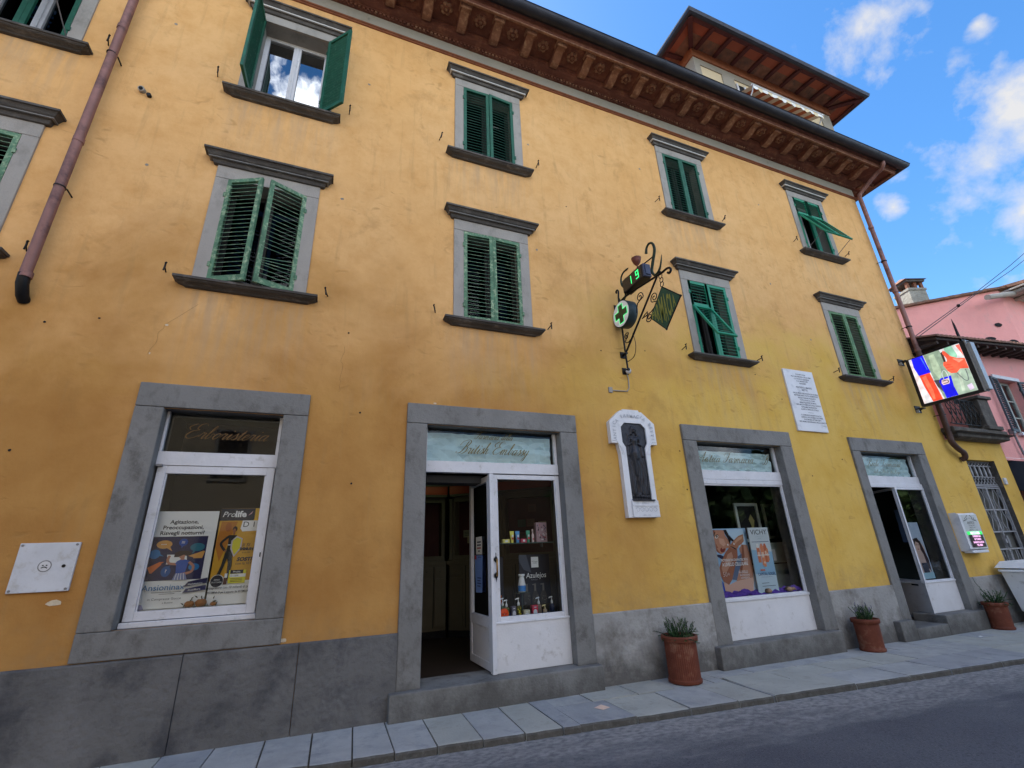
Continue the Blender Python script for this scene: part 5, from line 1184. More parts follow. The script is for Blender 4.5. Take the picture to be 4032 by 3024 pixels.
def relief():
    S = thing('relief_plaque', 'keyhole shaped white marble frame around a dark bronze relief of a standing woman', 'plaque', (3.87, 0, 2.7))
    o_ = [(3.503, 3.252), (3.690, 3.415), (3.735, 3.415), (3.745, 3.44), (4.005, 3.44), (4.015, 3.415), (4.055, 3.415), (4.250, 3.252), (4.250, 2.95), (4.140, 2.95), (4.115, 2.80), (4.111, 1.972), (3.632, 1.972), (3.632, 2.80), (3.605, 2.95), (3.503, 2.95)]
    i_ = [(3.678, 3.180), (3.745, 3.245), (4.020, 3.245), (4.088, 3.180), (4.088, 2.965), (4.040, 2.895), (4.040, 2.195), (3.722, 2.195), (3.722, 2.895), (3.678, 2.965)]
    # ring as fan of quads between matched outlines (sampled by angle)
    def ray_hit(poly, c, a):
        d = (math.cos(a), math.sin(a)); best = None
        for p, q_ in zip(poly, poly[1:]+poly[:1]):
            ex, ez = q_[0]-p[0], q_[1]-p[1]; den = d[0]*ez-d[1]*ex
            if abs(den) < 1e-9: continue
            t = ((p[0]-c[0])*ez-(p[1]-c[1])*ex)/den; u = ((p[0]-c[0])*d[1]-(p[1]-c[1])*d[0])/den
            if t > 0 and -1e-6 <= u <= 1+1e-6 and (best is None or t < best): best = t
        return (c[0]+d[0]*best, c[1]+d[1]*best)
    b = MB(); y = -.075
    # simple construction: tessellated front via horizontal strips between outer and inner outlines
    def span(poly, z):
        xs = []
        for p, q_ in zip(poly, poly[1:]+poly[:1]):
            if (p[1] <= z < q_[1]) or (q_[1] <= z < p[1]): xs.append(p[0]+(q_[0]-p[0])*(z-p[1])/(q_[1]-p[1]))
        return (min(xs), max(xs)) if xs else None
    zs = sorted({p[1] for p in o_+i_}|{1.973}); e = 1e-5
    for za, zb in zip(zs[:-1], zs[1:]):
        if zb-za < 1e-4: continue
        a0, a1 = span(o_, za+e), span(o_, zb-e); c0, c1 = span(i_, za+e), span(i_, zb-e)
        if c0 and c1:
            b.quad((a0[0], y, za), (c0[0], y, za), (c1[0], y, zb), (a1[0], y, zb), M_MARBLE); b.quad((c0[1], y, za), (a0[1], y, za), (a1[1], y, zb), (c1[1], y, zb), M_MARBLE)
        elif a0 and a1: b.quad((a0[0], y, za), (a0[1], y, za), (a1[1], y, zb), (a1[0], y, zb), M_MARBLE)
    for P, flip in ((o_, 0), (i_, 1)):
        yb = 0 if not flip else y+.03
        for p, q_ in zip(P, P[1:]+P[:1]): b.quad((p[0], y, p[1]), (q_[0], y, q_[1]), (q_[0], yb, q_[1]), (p[0], yb, p[1]), M_MARBLE)
    fr = b.build('marble_frame', S)
    # raised fillets, base block and lettering in relief
    b = MB()
    for sx in (1, -1):
        c = 3.8765; X = lambda v: c+sx*(v-c)
        b.tube([(X(4.235), y, 2.985), (X(4.165), y, 2.985), (X(4.105), y, 2.89), (X(4.095), y, 2.80)], .008, M_MARBLE, 6); b.tube([(X(4.155), y, 2.965), (X(4.08), y, 2.86), (X(4.07), y, 2.80)], .007, M_MARBLE, 6)
    bb = MB(); bb.box(3.70, 4.112, y-.025, y, 1.974, 2.185, M_MARBLE); bb.box(3.70, 4.112, y-.032, y-.025, 2.115, 2.125, M_MARBLE); bb.build('base_block', fr)
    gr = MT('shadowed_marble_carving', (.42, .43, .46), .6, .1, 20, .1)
    f = MB(Matrix.Translation((0, y-.003, 0)))
    word = 'ANTICA FARMACIA BETTI'; n = len(word)
    path = [(3.565, 2.985), (3.565, 3.225), (3.725, 3.345), (4.035, 3.345), (4.185, 3.225), (4.185, 3.0)]
    seg = [math.dist(p, q_) for p, q_ in zip(path, path[1:])]; tot = sum(seg)
    for k, ch in enumerate(word):
        if ch == ' ': continue
        s = tot*(k+.5)/n; i = 0
        while i < len(seg)-1 and s > seg[i]: s -= seg[i]; i += 1
        p, q_ = path[i], path[i+1]; u = s/seg[i]; a = math.atan2(q_[1]-p[1], q_[0]-p[0])
        cx, cz = p[0]+(q_[0]-p[0])*u, p[1]+(q_[1]-p[1])*u
        f.text(ch, cx+.024*math.sin(a), cz-.024*math.cos(a), .066, gr, 'CENTER', .002, rot=a)
    f.build('relief_lettering', fr)
    f = MB(Matrix.Translation((0, y-.026, 0))); q = random.Random(6)
    for k in range(5):
        cx = 3.77+.068*k; f.stroke([(cx-.03, 2.08), (cx, 2.10), (cx+.03, 2.07), (cx, 2.045), (cx-.02, 2.065)], .007, gr)
    f.text('1875  1950', 3.90, 1.99, .026, gr); f.text('IL FIGLIO', 3.90, 2.140, .026, gr); f.build('base_carving', fr)
    b.build('frame_mouldings', fr)
    # bronze figure as a modelled height field
    nx, nz = 62, 200; xa, xb, za, zb = 3.678, 4.088, 2.195, 3.245
    def cap(u, v, a, c, r0, r1, k=1.0):
        dx, dz = c[0]-a[0], c[1]-a[1]; L2 = dx*dx+dz*dz or 1e-9; t = max(0, min(1, ((u-a[0])*dx+(v-a[1])*dz)/L2)); r_ = r0+(r1-r0)*t
        d2 = (u-a[0]-dx*t)**2+(v-a[1]-dz*t)**2
        return k*math.sqrt(max(0, r_*r_-d2))
    body = [((3.885, 3.150), (3.885, 3.128), .036, .030, 1.3), ((3.885, 3.085), (3.885, 3.05), .018, .02, 1.0), ((3.835, 3.025), (3.935, 3.025), .030, .030, 1.0), ((3.875, 2.99), (3.875, 2.93), .056, .046, .95), ((3.875, 2.93), (3.875, 2.84), .044, .056, .95), ((3.872, 2.82), (3.875, 2.76), .066, .062, .9),
            ((3.855, 2.74), (3.870, 2.52), .042, .030, 1.1), ((3.900, 2.74), (3.905, 2.52), .040, .028, 1.1), ((3.870, 2.52), (3.895, 2.30), .028, .017, 1.1), ((3.905, 2.52), (3.925, 2.30), .027, .016, 1.1), ((3.895, 2.285), (3.875, 2.262), .017, .012, 1.0), ((3.925, 2.285), (3.945, 2.262), .016, .012, 1.0),
            ((3.805, 3.02), (3.775, 2.93), .020, .016, 1.2), ((3.775, 2.93), (3.845, 2.975), .016, .013, 1.6), ((3.950, 3.02), (3.985, 2.93), .020, .016, 1.2), ((3.985, 2.93), (3.905, 2.965), .016, .013, 1.6),
            ((3.775, 2.92), (3.765, 2.80), .018, .030, .6), ((3.990, 2.92), (4.000, 2.79), .018, .030, .6), ((3.760, 2.78), (3.740, 2.30), .020, .035, .35), ((4.005, 2.76), (4.010, 2.30), .016, .026, .35), ((3.80, 2.70), (3.79, 2.28), .022, .04, .45), ((3.965, 2.70), (3.975, 2.28), .018, .032, .45),
            ((3.80, 3.08), (3.79, 3.04), .028, .020, .5), ((3.965, 3.07), (3.975, 3.03), .028, .020, .5), ((3.72, 2.25), (4.02, 2.235), .022, .02, .6), ((3.73, 2.30), (3.86, 2.26), .012, .02, .7)]
    hair = [((3.85, 3.165), (3.845, 3.09), .022, .016, 1.4), ((3.92, 3.165), (3.925, 3.09), .022, .016, 1.4), ((3.862, 3.182), (3.908, 3.182), .020, .020, 1.5)]
    face = [((3.874, 3.143), .006, -.008), ((3.896, 3.143), .006, -.008), ((3.885, 3.133), .005, .006), ((3.885, 3.118), .007, -.004)]
    vs = []; ok = []
    for j in range(nz+1):
        v = za+(zb-za)*j/nz
        for i in range(nx+1):
            u = xa+(xb-xa)*i/nx
            h = 0
            for s_ in body: h = max(h, cap(u, v, s_[0], s_[1], s_[2], s_[3], s_[4]))
            for s_ in hair: h = max(h, cap(u, v, s_[0], s_[1], s_[2], s_[3], s_[4]))
            for (c, r_, k) in face: h += k*math.exp(-((u-c[0])**2+(v-c[1])**2)/(r_*r_))
            if v < 2.86: h += .006*math.sin((u-3.87)*150+math.sin(v*14)*2.5)*min(1, (2.86-v)*4)      # drapery folds
            sp = span(i_, min(max(v, za+1e-4), zb-1e-4)) or (xa, xb); uu = min(max(u, sp[0]), sp[1])
            vs.append((uu, y+.022-min(h, .075)*.9-.001*math.sin(u*90)*math.sin(v*70), v))
    fs = [(j*(nx+1)+i, j*(nx+1)+i+1, (j+1)*(nx+1)+i+1, (j+1)*(nx+1)+i) for j in range(nz) for i in range(nx)]
    b = MB(); b.add(vs, fs, M_BRONZE, True); b.box(3.715, 4.052, y-.045, y, 2.178, 2.196, M_BRONZE); b.build('bronze_relief', S)
relief()

def small_sign():
    X0, X1, z0, z1 = 10.70, 11.26, 1.335, 1.975; S = thing('opening_hours_sign', 'small white carved sign with green and pink lit message panels', 'sign', (10.98, 0, 1.3))
    b = MB(); b.prism([(-.0, z0), (-.06, z0), (-.14, z0+.02), (-.14, z1-.03), (-.11, z1), (0, z1)], X0, X1, M_MARBLE); b.box(X0+.04, X1-.02, -.155, -.02, z0-.045, z0+.0, M_MARBLE); s = b.build('sign_body', S, bevel=.01)
    f = MB(Matrix.Translation((0, -.141, 0))); g = INK(120, 122, 120); d = INK(60, 62, 64); L = X0+.10
    f.rect(L-.02, 1.66, X1-.02, 1.945, INK(190, 192, 190))
    for sx in (-1, 1):
        c = 11.01; f.stroke([(c+sx*.05, 1.92), (c+sx*.10, 1.90), (c+sx*.06, 1.875), (c+sx*.13, 1.86), (c+sx*.19, 1.845), (c+sx*.20, 1.82)], .014, g); f.ell(c+sx*.045, 1.93, .014, .008, d); f.ell(c+sx*.14, 1.885, .014, .010, d); f.poly([(c+sx*.08, 1.85), (c+sx*.19, 1.845), (c+sx*.17, 1.835)], d)
    f.ell(11.01, 1.885, .012, .009, INK(120, 80, 40))
    f.text('ANTICA', 11.01, 1.785, .062, g, bold=.001); f.text('Farmacia Betti', 11.01, 1.750, .032, d); f.text('Bagni di Lucca', 11.01, 1.715, .032, d); f.text('BETTI', 10.95, 1.667, .046, g); f.text('1875', 11.12, 1.667, .032, g)
    f.rect(L-.015, 1.60, X1-.02, 1.652, EM('lit_green_panel', (.02, .85, .12), .5)); f.rect(L+.07, 1.603, X1-.10, 1.649, EM('lit_pale_panel', (.75, .9, .95), .5)); f.text('APERTA', 11.01, 1.612, .040, INK(90, 130, 150))
    f.rect(L, 1.385, X1-.03, 1.597, MT('dark_message_panel', (.02, .012, .02), .3, .1, 5, 0)); pk = EM('pink_message_text', (.85, .45, .80), .55)
    for z, t, s_ in ((1.555, 'FARMACIA', .052), (1.505, 'DI TURNO', .044), (1.455, 'BAGNI DI LUCCA', .042), (1.405, 'TEL 0583', .046)): f.text(t, 11.03, z, s_, pk, bold=.0025)
    f.build('message_face', s)
small_sign()
b = MB(); b.box(13.03, 13.12, -.035, 0, 2.55, 2.68, M_WHITE); b.box(13.045, 13.105, -.042, -.035, 2.60, 2.65, M_WHITE_DIRTY); b.build('doorbell_box', BLD, bevel=.004)
b = MB(); b.box(-2.32, -1.925, -.022, 0, 1.447, 1.828, MT('white_enamel_door', (.56, .57, .60), .5, .08, 5, .1, 40, c2=(.42, .40, .37), c2amt=.3, c2scale=9))
for x, z in ((-2.30, 1.81), (-1.945, 1.81), (-2.30, 1.465), (-1.945, 1.465)): b.tube([(x, -.022, z), (x, -.028, z)], .010, M_IRON_GREY, 8)
b.tube([(-1.998, -.022, 1.642), (-1.998, -.027, 1.642)], .013, M_BLACK, 10)
o = b.build('meter_cupboard_door', bevel=.006); tag(o, 'square white metal meter cupboard door set in the ochre wall by the plinth', 'utility cover')
b = MB(Matrix.Translation((-2.122, -.023, 1.645))); b.ell(0, 0, .046, .046, M_IRON_GREY, 20); b.ell(0, 0, .038, .038, M_WHITE_DIRTY, 20); b.ell(-.012, .006, .007, .005, M_BLACK, 8); b.ell(.012, .006, .007, .005, M_BLACK, 8); b.stroke([(-.02, -.014), (0, -.006), (.02, -.016)], .007, M_BLACK)
b.build('maker_badge', o)

# ================================================================== displays behind the glass
def board(name, x0, z0, x1, z1, y, mat, lean=0.0, th=.012, sz=1.0):
    """printed board, returns (object, drawing builder) with local x right, z up from its lower left corner"""
    T = Matrix.Translation((x0, y, z0)) @ Matrix.Rotation(-R(lean), 4, 'X')
    b = MB(T); b.box(0, x1-x0, 0, th, 0, z1-z0, mat); o = b.build(name)
    return o, MB(T @ Matrix.Translation((0, -.0008, 0)) @ Matrix.Diagonal((1, 1, sz, 1))), x1-x0, z1-z0
def posters():
    W_ = INK(226, 228, 232)
    # herbalist window, left poster
    o, f, W, H = board('sleep_remedy_poster', -1.503, 1.250, -.985, 2.100, .21, W_, sz=.92); tag(o, 'white poster with a navy picture of a woman holding a pillow among speech bubbles', 'poster')
    nv = INK(24, 26, 74); dk = INK(38, 40, 54)
    for t, z in (('Agitazione,', .80), ('Preoccupazioni,', .745), ('Risvegli notturni?', .69)): f.text(t, .245, z, .052, dk, bold=.0012)
    f.rect(.012, .255, .462, .672, nv)
    P = lambda u, v: (.012+u*.45, .255+v*.417)
    def bub(cx, cy, rx, ry, c, tail):
        x, z = P(cx, cy); f.ell(x, z, rx, ry, c, 18); f.poly([P(*t) for t in tail], c)
    tan, teal, blue, orange = INK(206, 152, 84), INK(28, 104, 128), INK(36, 116, 178), INK(214, 112, 58)
    bub(.24, .82, .062, .040, tan, [(.26, .76), (.34, .78), (.40, .66)]); bub(.57, .86, .036, .036, INK(20, 70, 160), [(.54, .80), (.60, .80), (.55, .72)]); bub(.84, .74, .060, .040, teal, [(.78, .70), (.84, .68), (.76, .58)])
    bub(.11, .60, .042, .045, blue, [(.18, .56), (.18, .62), (.27, .55)]); f.poly([P(.70, .54), (P(.80, .50)), P(.80, .48), P(.96, .48), P(.99, .64), P(.96, .65), P(.80, .58)], tan)
    f.poly([P(.03, .30), P(.22, .42), P(.26, .36), P(.12, .17), P(.09, .17)], orange); f.poly([P(.22, .42), P(.30, .42), P(.24, .37)], orange); bub(.36, .20, .038, .050, INK(26, 82, 150), [(.36, .30), (.42, .34), (.40, .26)]); bub(.84, .28, .044, .034, blue, [(.76, .32), (.80, .26), (.74, .38)])
    for k in range(3): f.ell(*P(.20+.035*k, .82), .005, .005, W_, 8); f.rect(*P(.545+.022*k, .83), *P(.553+.022*k, .89), W_)
    f.text('?', *P(.36, .165), .05, W_)
    f.poly([P(.33, .58), P(.52, .58), P(.68, .54), P(.70, .42), P(.56, .36), P(.34, .36), P(.35, .47)], W_); sk = INK(176, 120, 100)
    f.stroke([P(.38, .56), P(.36, .46), P(.40, .38), P(.54, .36)], .022, sk); f.poly([P(.50, .36), P(.74, .36), P(.76, .42), P(.66, .46), P(.58, .46), P(.52, .42)], INK(30, 78, 170)); f.poly([P(.52, .38), P(.73, .38), P(.70, .15), P(.54, .15)], INK(30, 78, 170))
    f.poly([P(.58, .45), P(.65, .45), P(.645, .56), P(.585, .56)], sk); f.ell(*P(.60, .55), .024, .030, sk); f.poly([P(.46, .52), P(.46, .62), P(.54, .66), (P(.70, .66)), P(.76, .60), P(.72, .54), P(.62, .57), P(.54, .52)], INK(44, 24, 30))
    f.stroke([P(.74, .40), P(.83, .30), P(.80, .17), P(.60, .12)], .022, sk); f.poly([P(.54, .15), P(.71, .15), P(.76, .0), P(.50, .0)], INK(120, 130, 176))
    for k in range(4): f.stroke([P(.56+.04*k, .15), P(.54+.055*k, .0)], .004, W_)
    f.text('Ansioninax', .185, .168, .073, INK(70, 120, 170), bold=.0005)
    f.rect(.10, .146, .33, .150, dk); f.rect(.16, .130, .28, .133, dk); f.text('in Compresse Gocce', .21, .078, .030, INK(70, 74, 90)); f.text('e Bustine', .24, .045, .022, INK(70, 74, 90))
    f.poly([(.34, .19), (.37, .235), (.52, .265), (.52, .215)], nv); f.poly([(.34, .13), (.36, .17), (.52, .20), (.52, .15)], INK(34, 40, 92)); f.text('Melatonina', .43, .205, .026, W_, rot=.12); f.text('Passiflora', .43, .150, .026, W_, rot=.12)
    f.poly([(0, .0), (.07, .0), (.05, .045), (.01, .05)], INK(150, 150, 190)); f.build('print', o)
    # herbalist window, right poster
    o, f, W, H = board('vitamin_poster', -.972, 1.250, -.575, 2.13, .235, INK(200, 150, 40), sz=.95); tag(o, 'yellow vitamin poster showing a woman dressed in black holding a shield', 'poster')
    f.rect(0, 0, W, .215, W_); f.poly([(.0, .80), (.0, .925), (.30, .925), (.31, .83), (.29, .80)], INK(26, 32, 52)); f.rect(.30, .80, W, .925, INK(226, 182, 60))
    f.text('Pro', .07, .838, .078, W_, shear=.25); f.text('life', .175, .838, .085, W_, bold=.003); f.poly([(.24, .85), (.27, .87), (.28, .90), (.26, .875)], INK(190, 150, 170))
    f.poly([(.19, .72), (.20, .80), (W, .80), (W, .70), (.21, .69)], INK(232, 232, 236)); f.text('D 1', .265, .735, .078, dk)
    f.poly([(0, .55), (.02, .79), (.16, .79), (.05, .4)], INK(176, 110, 34)); f.ell(.085, .735, .026, .045, INK(160, 92, 36))
    bk = INK(24, 28, 32); skin = INK(150, 100, 74)
    f.ell(.145, .715, .020, .028, INK(40, 26, 20)); f.ell(.142, .700, .014, .020, skin); f.poly([(.135, .66), (.15, .66), (.15, .69), (.135, .69)], skin)
    f.poly([(.10, .655), (.17, .655), (.155, .55), (.15, .485), (.095, .485), (.105, .56)], bk); f.stroke([(.105, .645), (.045, .575), (.085, .505)], .022, bk); f.ell(.09, .502, .012, .008, skin); f.rect(.105, .555, .15, .563, W_)
    f.poly([(.093, .49), (.155, .49), (.165, .36), (.155, .235), (.135, .235), (.130, .38), (.117, .43), (.10, .35), (.062, .215), (.035, .215), (.075, .36)], bk)
    f.poly([(.13, .60), (.17, .645), (.225, .62), (.222, .52), (.17, .44), (.13, .52)], INK(190, 180, 190)); f.poly([(.142, .60), (.175, .632), (.215, .612), (.212, .525), (.17, .458), (.142, .53)], INK(206, 196, 36))
    f.text('Il SI', .262, .54, .046, dk, shear=.2); f.text('IMMUN', .272, .505, .036, dk, bold=.0018); f.text('e in fo', .272, .475, .026, dk); f.text('SOSTI', .265, .40, .050, dk, bold=.002, shear=.2); f.text('con la VIT', .265, .365, .034, dk)
    f.ell(.065, .215, .058, .062, W_, 24); f.ell(.063, .217, .052, .056, INK(24, 28, 44), 24); f.text('ZERO', .063, .222, .020, W_); f.text('ZUCCHERI', .063, .200, .018, W_)
    f.rect(.155, .19, .30, .315, INK(214, 206, 50)); f.rect(.165, .28, .275, .315, INK(26, 32, 52)); f.text('Prolife', .22, .290, .024, W_); f.rect(.165, .248, .30, .278, W_); f.text('D 1000', .205, .255, .022, dk)
    for k in range(3): f.rect(.175, .232-.014*k, .275, .237-.014*k, INK(110, 100, 40))
    f.rect(.118, .185, .148, .245, INK(80, 40, 26)); f.rect(.122, .245, .144, .285, W_)
    f.text('Integratore con 10 miliardi di pro', .175, .145, .034, dk, sx=.78); f.text('e VITAMINA D per il supporto del SISTEMA IMM', .175, .105, .026, dk, sx=.70, bold=.0006); f.build('print', o)
    # gourds and dried leaves at the foot of the posters
    oc = MT('orange_gourd_skin', (.30, .105, .020), .6, .25, 14, .3)
    for k, (x, r_) in enumerate(((-1.09, .040), (-1.00, .048), (-.90, .026))):
        b = MB(Matrix.Translation((x, .185, 1.247))); b.lathe([(.002, .0), (r_*.7, .004), (r_, r_*.55), (r_*.95, r_*.95), (r_*.6, r_*1.3), (.004, r_*1.2)], oc, 16); b.tube([(0, 0, r_*1.2), (.006, 0, r_*1.5)], .004, M_STONE_DK, 5)
        tag(b.build('gourd'), ('leftmost small orange gourd at the foot of the posters', 'largest orange gourd, the middle one below the posters', 'smallest orange gourd on the right, under the yellow poster')[k], 'gourd', 'gourds in the herbalist window')
    b = MB(); q = random.Random(8); lf = MT('dry_dark_leaf', (.05, .055, .035), .8, .3, 20, .2)
    for k in range(26):
        x = q.uniform(-1.15, -.86); z = q.uniform(1.25, 1.34)-abs(x+1.0)*.3; a = q.uniform(0, 6.3); l = .035
        b.add([(x, .19, z), (x+l*.4*math.cos(a+.5), .185, z+l*.5*math.sin(a+.5)), (x+l*math.cos(a), .16, max(1.248, z+l*math.sin(a))), (x+l*.4*math.cos(a-.5), .168, max(1.248, z+l*.5*math.sin(a-.5)))], [(0, 1, 2, 3)], lf)
    tag(b.build('dry_leaves'), 'dark dried leaves scattered round the orange gourds', 'dried leaves')
    # sun cream posters in the third bay
    o, f, W, H = board('skin_care_poster', 5.06, .905, 5.90, 1.822, .225, INK(150, 186, 222)); tag(o, 'large poster of a woman resting her cheek on her arm', 'poster')
    hr = INK(34, 26, 32)
    for c, pts in (((190, 214, 236), [(0.443, 0.903), (0.782, 0.905), (0.833, 0.328), (0.884, 0.049), (0.749, 0.045), (0.68, 0.627)]),
        ((190, 134, 110), [(0.184, 0.9), (0.412, 0.896), (0.416, 0.826), (0.459, 0.766), (0.499, 0.696), (0.448, 0.645), (0.405, 0.647), (0.366, 0.596), (0.283, 0.565), (0.221, 0.601), (0.188, 0.653), (0.186, 0.747), (0.185, 0.831)]),
        ((140, 84, 64), [(0.184, 0.9), (0.245, 0.899), (0.203, 0.789), (0.216, 0.725), (0.219, 0.652), (0.255, 0.594), (0.283, 0.565), (0.219, 0.596), (0.186, 0.643), (0.186, 0.747), (0.185, 0.831)]),
        ((150, 90, 70), [(0.205, 0.736), (0.23, 0.694), (0.251, 0.651), (0.219, 0.652), (0.202, 0.684)]),
        ((214, 164, 142), [(0.285, 0.787), (0.38, 0.774), (0.404, 0.699), (0.353, 0.669), (0.292, 0.713)]),
        ((40, 24, 20), [(0.201, 0.831), (0.234, 0.872), (0.252, 0.874), (0.231, 0.846), (0.206, 0.804)]),
        ((226, 214, 206), [(0.217, 0.804), (0.252, 0.828), (0.281, 0.829), (0.29, 0.808), (0.267, 0.785), (0.235, 0.782)]),
        ((58, 32, 22), [(0.25, 0.819), (0.27, 0.821), (0.275, 0.806), (0.26, 0.791), (0.244, 0.796)]),
        ((30, 18, 14), [(0.21, 0.799), (0.247, 0.832), (0.286, 0.837), (0.296, 0.82), (0.278, 0.827), (0.247, 0.821), (0.219, 0.801)]),
        ((128, 52, 46), [(0.293, 0.65), (0.31, 0.658), (0.315, 0.633), (0.369, 0.648), (0.373, 0.625), (0.334, 0.595), (0.293, 0.592), (0.274, 0.62)]),
        ((30, 24, 30), [(0.405, 0.896), (0.457, 0.9), (0.489, 0.824), (0.568, 0.75), (0.54, 0.733), (0.506, 0.749), (0.481, 0.686), (0.466, 0.74), (0.456, 0.782), (0.42, 0.842)]),
        ((176, 118, 92), [(0.54, 0.733), (0.671, 0.809), (0.768, 0.831), (0.758, 0.732), (0.698, 0.691), (0.64, 0.671), (0.597, 0.625), (0.55, 0.64), (0.451, 0.654), (0.486, 0.686)]),
        ((206, 154, 128), [(0.576, 0.737), (0.665, 0.786), (0.745, 0.802), (0.719, 0.765), (0.618, 0.725), (0.579, 0.694)]),
        ((160, 102, 80), [(0.364, 0.591), (0.451, 0.654), (0.597, 0.625), (0.58, 0.526), (0.513, 0.425), (0.397, 0.227), (0.319, 0.16), (0.233, 0.206), (0.191, 0.308), (0.198, 0.388), (0.279, 0.496)]),
        ((196, 146, 124), [(0.398, 0.563), (0.478, 0.592), (0.49, 0.529), (0.42, 0.429), (0.322, 0.331), (0.249, 0.325), (0.237, 0.386), (0.331, 0.473)]),
        ((26, 34, 70), [(0.17, 0.57), (0.267, 0.558), (0.318, 0.535), (0.28, 0.498), (0.191, 0.54)]),
        ((186, 134, 112), [(0.697, 0.688), (0.8, 0.677), (0.829, 0.516), (0.833, 0.328), (0.726, 0.058), (0.458, 0.043), (0.476, 0.213), (0.577, 0.365), (0.654, 0.523), (0.636, 0.629)]),
        ((138, 84, 64), [(0.697, 0.688), (0.732, 0.679), (0.71, 0.521), (0.629, 0.368), (0.57, 0.238), (0.577, 0.365), (0.654, 0.523)]),
        ((96, 110, 140), [(0.58, 0.526), (0.665, 0.564), (0.614, 0.42), (0.53, 0.301), (0.476, 0.213), (0.397, 0.227), (0.513, 0.425)]),
        ((214, 172, 156), [(0.231, 0.198), (0.319, 0.16), (0.474, 0.203), (0.806, 0.236), (0.746, 0.045), (0.228, 0.028)]),
        ((30, 76, 180), [(0.182, 0.239), (0.221, 0.187), (0.231, 0.028), (0.189, 0.013)]),
        ((30, 22, 24), [(0.462, 0.668), (0.512, 0.662), (0.577, 0.631), (0.568, 0.618), (0.505, 0.65)]),
        ):
        f.poly([(min(max(p[0], .005), W-.005), min(max(p[1], .005), H-.005)) for p in pts], INK(*c))
    for p in ((.41, .70), (.53, .71)): f.ell(p[0]+.02, p[1]-.01, .013, .015, INK(236, 230, 226), 10)
    wt = INK(238, 236, 238); f.text('PROTEGGE DAI DANNI DEL SOLE', .50, .468, .046, wt, sx=.74, bold=.0008); f.text('A LIVELLO CELLULARE', .50, .405, .064, wt, sx=.76, bold=.0015); f.text('A-LIVELLI', .62, .30, .052, wt, sx=.85); f.text('PROTEZIONE', .64, .262, .036, wt, sx=.85); f.text('AVANZATA', .64, .226, .036, wt, sx=.85); f.text('50+', .30, .27, .085, INK(214, 190, 184))
    f.build('print', o)
    o, f, W, H = board('sun_cream_poster', 5.86, .915, 6.26, 1.822, .175, INK(196, 216, 232), lean=-2); tag(o, 'narrow pale blue poster with orange sun cream bottles in the third bay', 'poster')
    f.rect(0, .52*H, W, H, INK(208, 216, 224)); f.poly([(0, .30*H), (W, .26*H), (W, .62*H), (0, .66*H)], INK(150, 190, 222)); f.text('VICHY', W/2, H-.098, .098, INK(26, 28, 34), sx=1.15); f.text('LABORATOIRES', W/2, H-.135, .026, INK(190, 200, 206)); f.text('SOLEIL', W/2, H-.165, .026, INK(170, 186, 196)); f.rect(.03, H-.205, W-.03, H-.198, INK(60, 80, 120))
    for x, z, w, h, c in ((.10, .42, .06, .24, (214, 128, 96)), (.17, .38, .07, .30, (226, 142, 108)), (.24, .42, .06, .26, (206, 112, 80)), (.19, .36, .05, .12, (232, 150, 112)), (.28, .44, .04, .18, (220, 140, 104))): f.poly([(x, z), (x+w, z), (x+w, z+h*.85), (x+w*.7, z+h), (x+w*.3, z+h), (x, z+h*.85)], INK(*c)); f.rect(x+w*.2, z+h*.35, x+w*.8, z+h*.6, INK(240, 206, 186))
    f.rect(.10, .62, .15, .68, wt); f.rect(.09, .515, .33, .525, wt); f.rect(.10, .305, .19, .330, INK(210, 130, 120)); f.text('CAPITAL SOLEIL', W/2+.01, .245, .056, INK(30, 50, 110), sx=.86); f.text('UV-AGE DAILY SPF 50+', W/2, .215, .022, INK(150, 170, 190)); f.rect(.08, .14, .22, .146, INK(60, 80, 120)); f.rect(.08, .10, .34, .106, INK(60, 80, 120)); f.build('print', o)
    for k, (x0, x1) in enumerate(((6.68, 7.36), (7.85, 8.30))):
        pass
    for k, (x0, x1, z0, z1, y) in enumerate(((6.28, 6.80, 1.62, 2.24, .70), (7.08, 7.36, 1.66, 2.24, .85))):
        b = MB(); fr = MT('pale_grey_picture_frame', (.42, .46, .43), .5, .08, 6, .1)
        b.box(x0, x1, y, y+.03, z1-.05, z1, fr); b.box(x0, x1, y, y+.03, z0, z0+.05, fr); b.box(x0, x0+.05, y, y+.03, z0+.05, z1-.05, fr); b.box(x1-.05, x1, y, y+.03, z0+.05, z1-.05, fr); b.box(x0+.05, x1-.05, y+.02, y+.028, z0+.05, z1-.05, M_DARK)
        o = b.build('picture_frame', bevel=.004); tag(o, ('wider pale picture frame hanging behind the sun cream posters', 'narrow pale picture frame at the right side of the same window')[k], 'picture frame', 'pale frames hanging in the third bay')
        if k == 0:
            f = MB(Matrix.Translation((x0, y+.0195, z0))); f.poly([(.20, .06), (.40, .06), (.36, .22), (.40, .34), (.34, .44), (.28, .36), (.32, .24), (.24, .20)], INK(150, 140, 90)); f.poly([(.10, .30), (.24, .40), (.22, .48), (.08, .42)], INK(40, 44, 32)); f.build('picture', o)
    b = MB(); q = random.Random(9); pur = MT('purple_draped_cloth', (.11, .05, .38), .75, .25, 18, .3); nx, ny = 60, 8; vs = []
    for j in range(ny+1):
        for i in range(nx+1):
            vs.append((5.06+1.65*i/nx, .150+.0075*j, .905+.008*j+.016*math.sin(i*.9+j)+.016*math.sin(i*.37+j*1.7)+.012*q.random()))
    b.add(vs, [(j*(nx+1)+i, j*(nx+1)+i+1, (j+1)*(nx+1)+i+1, (j+1)*(nx+1)+i) for j in range(ny) for i in range(nx)], pur, True); tag(b.build('purple_cloth'), 'crumpled purple cloth along the sill of the sun cream window', 'cloth')
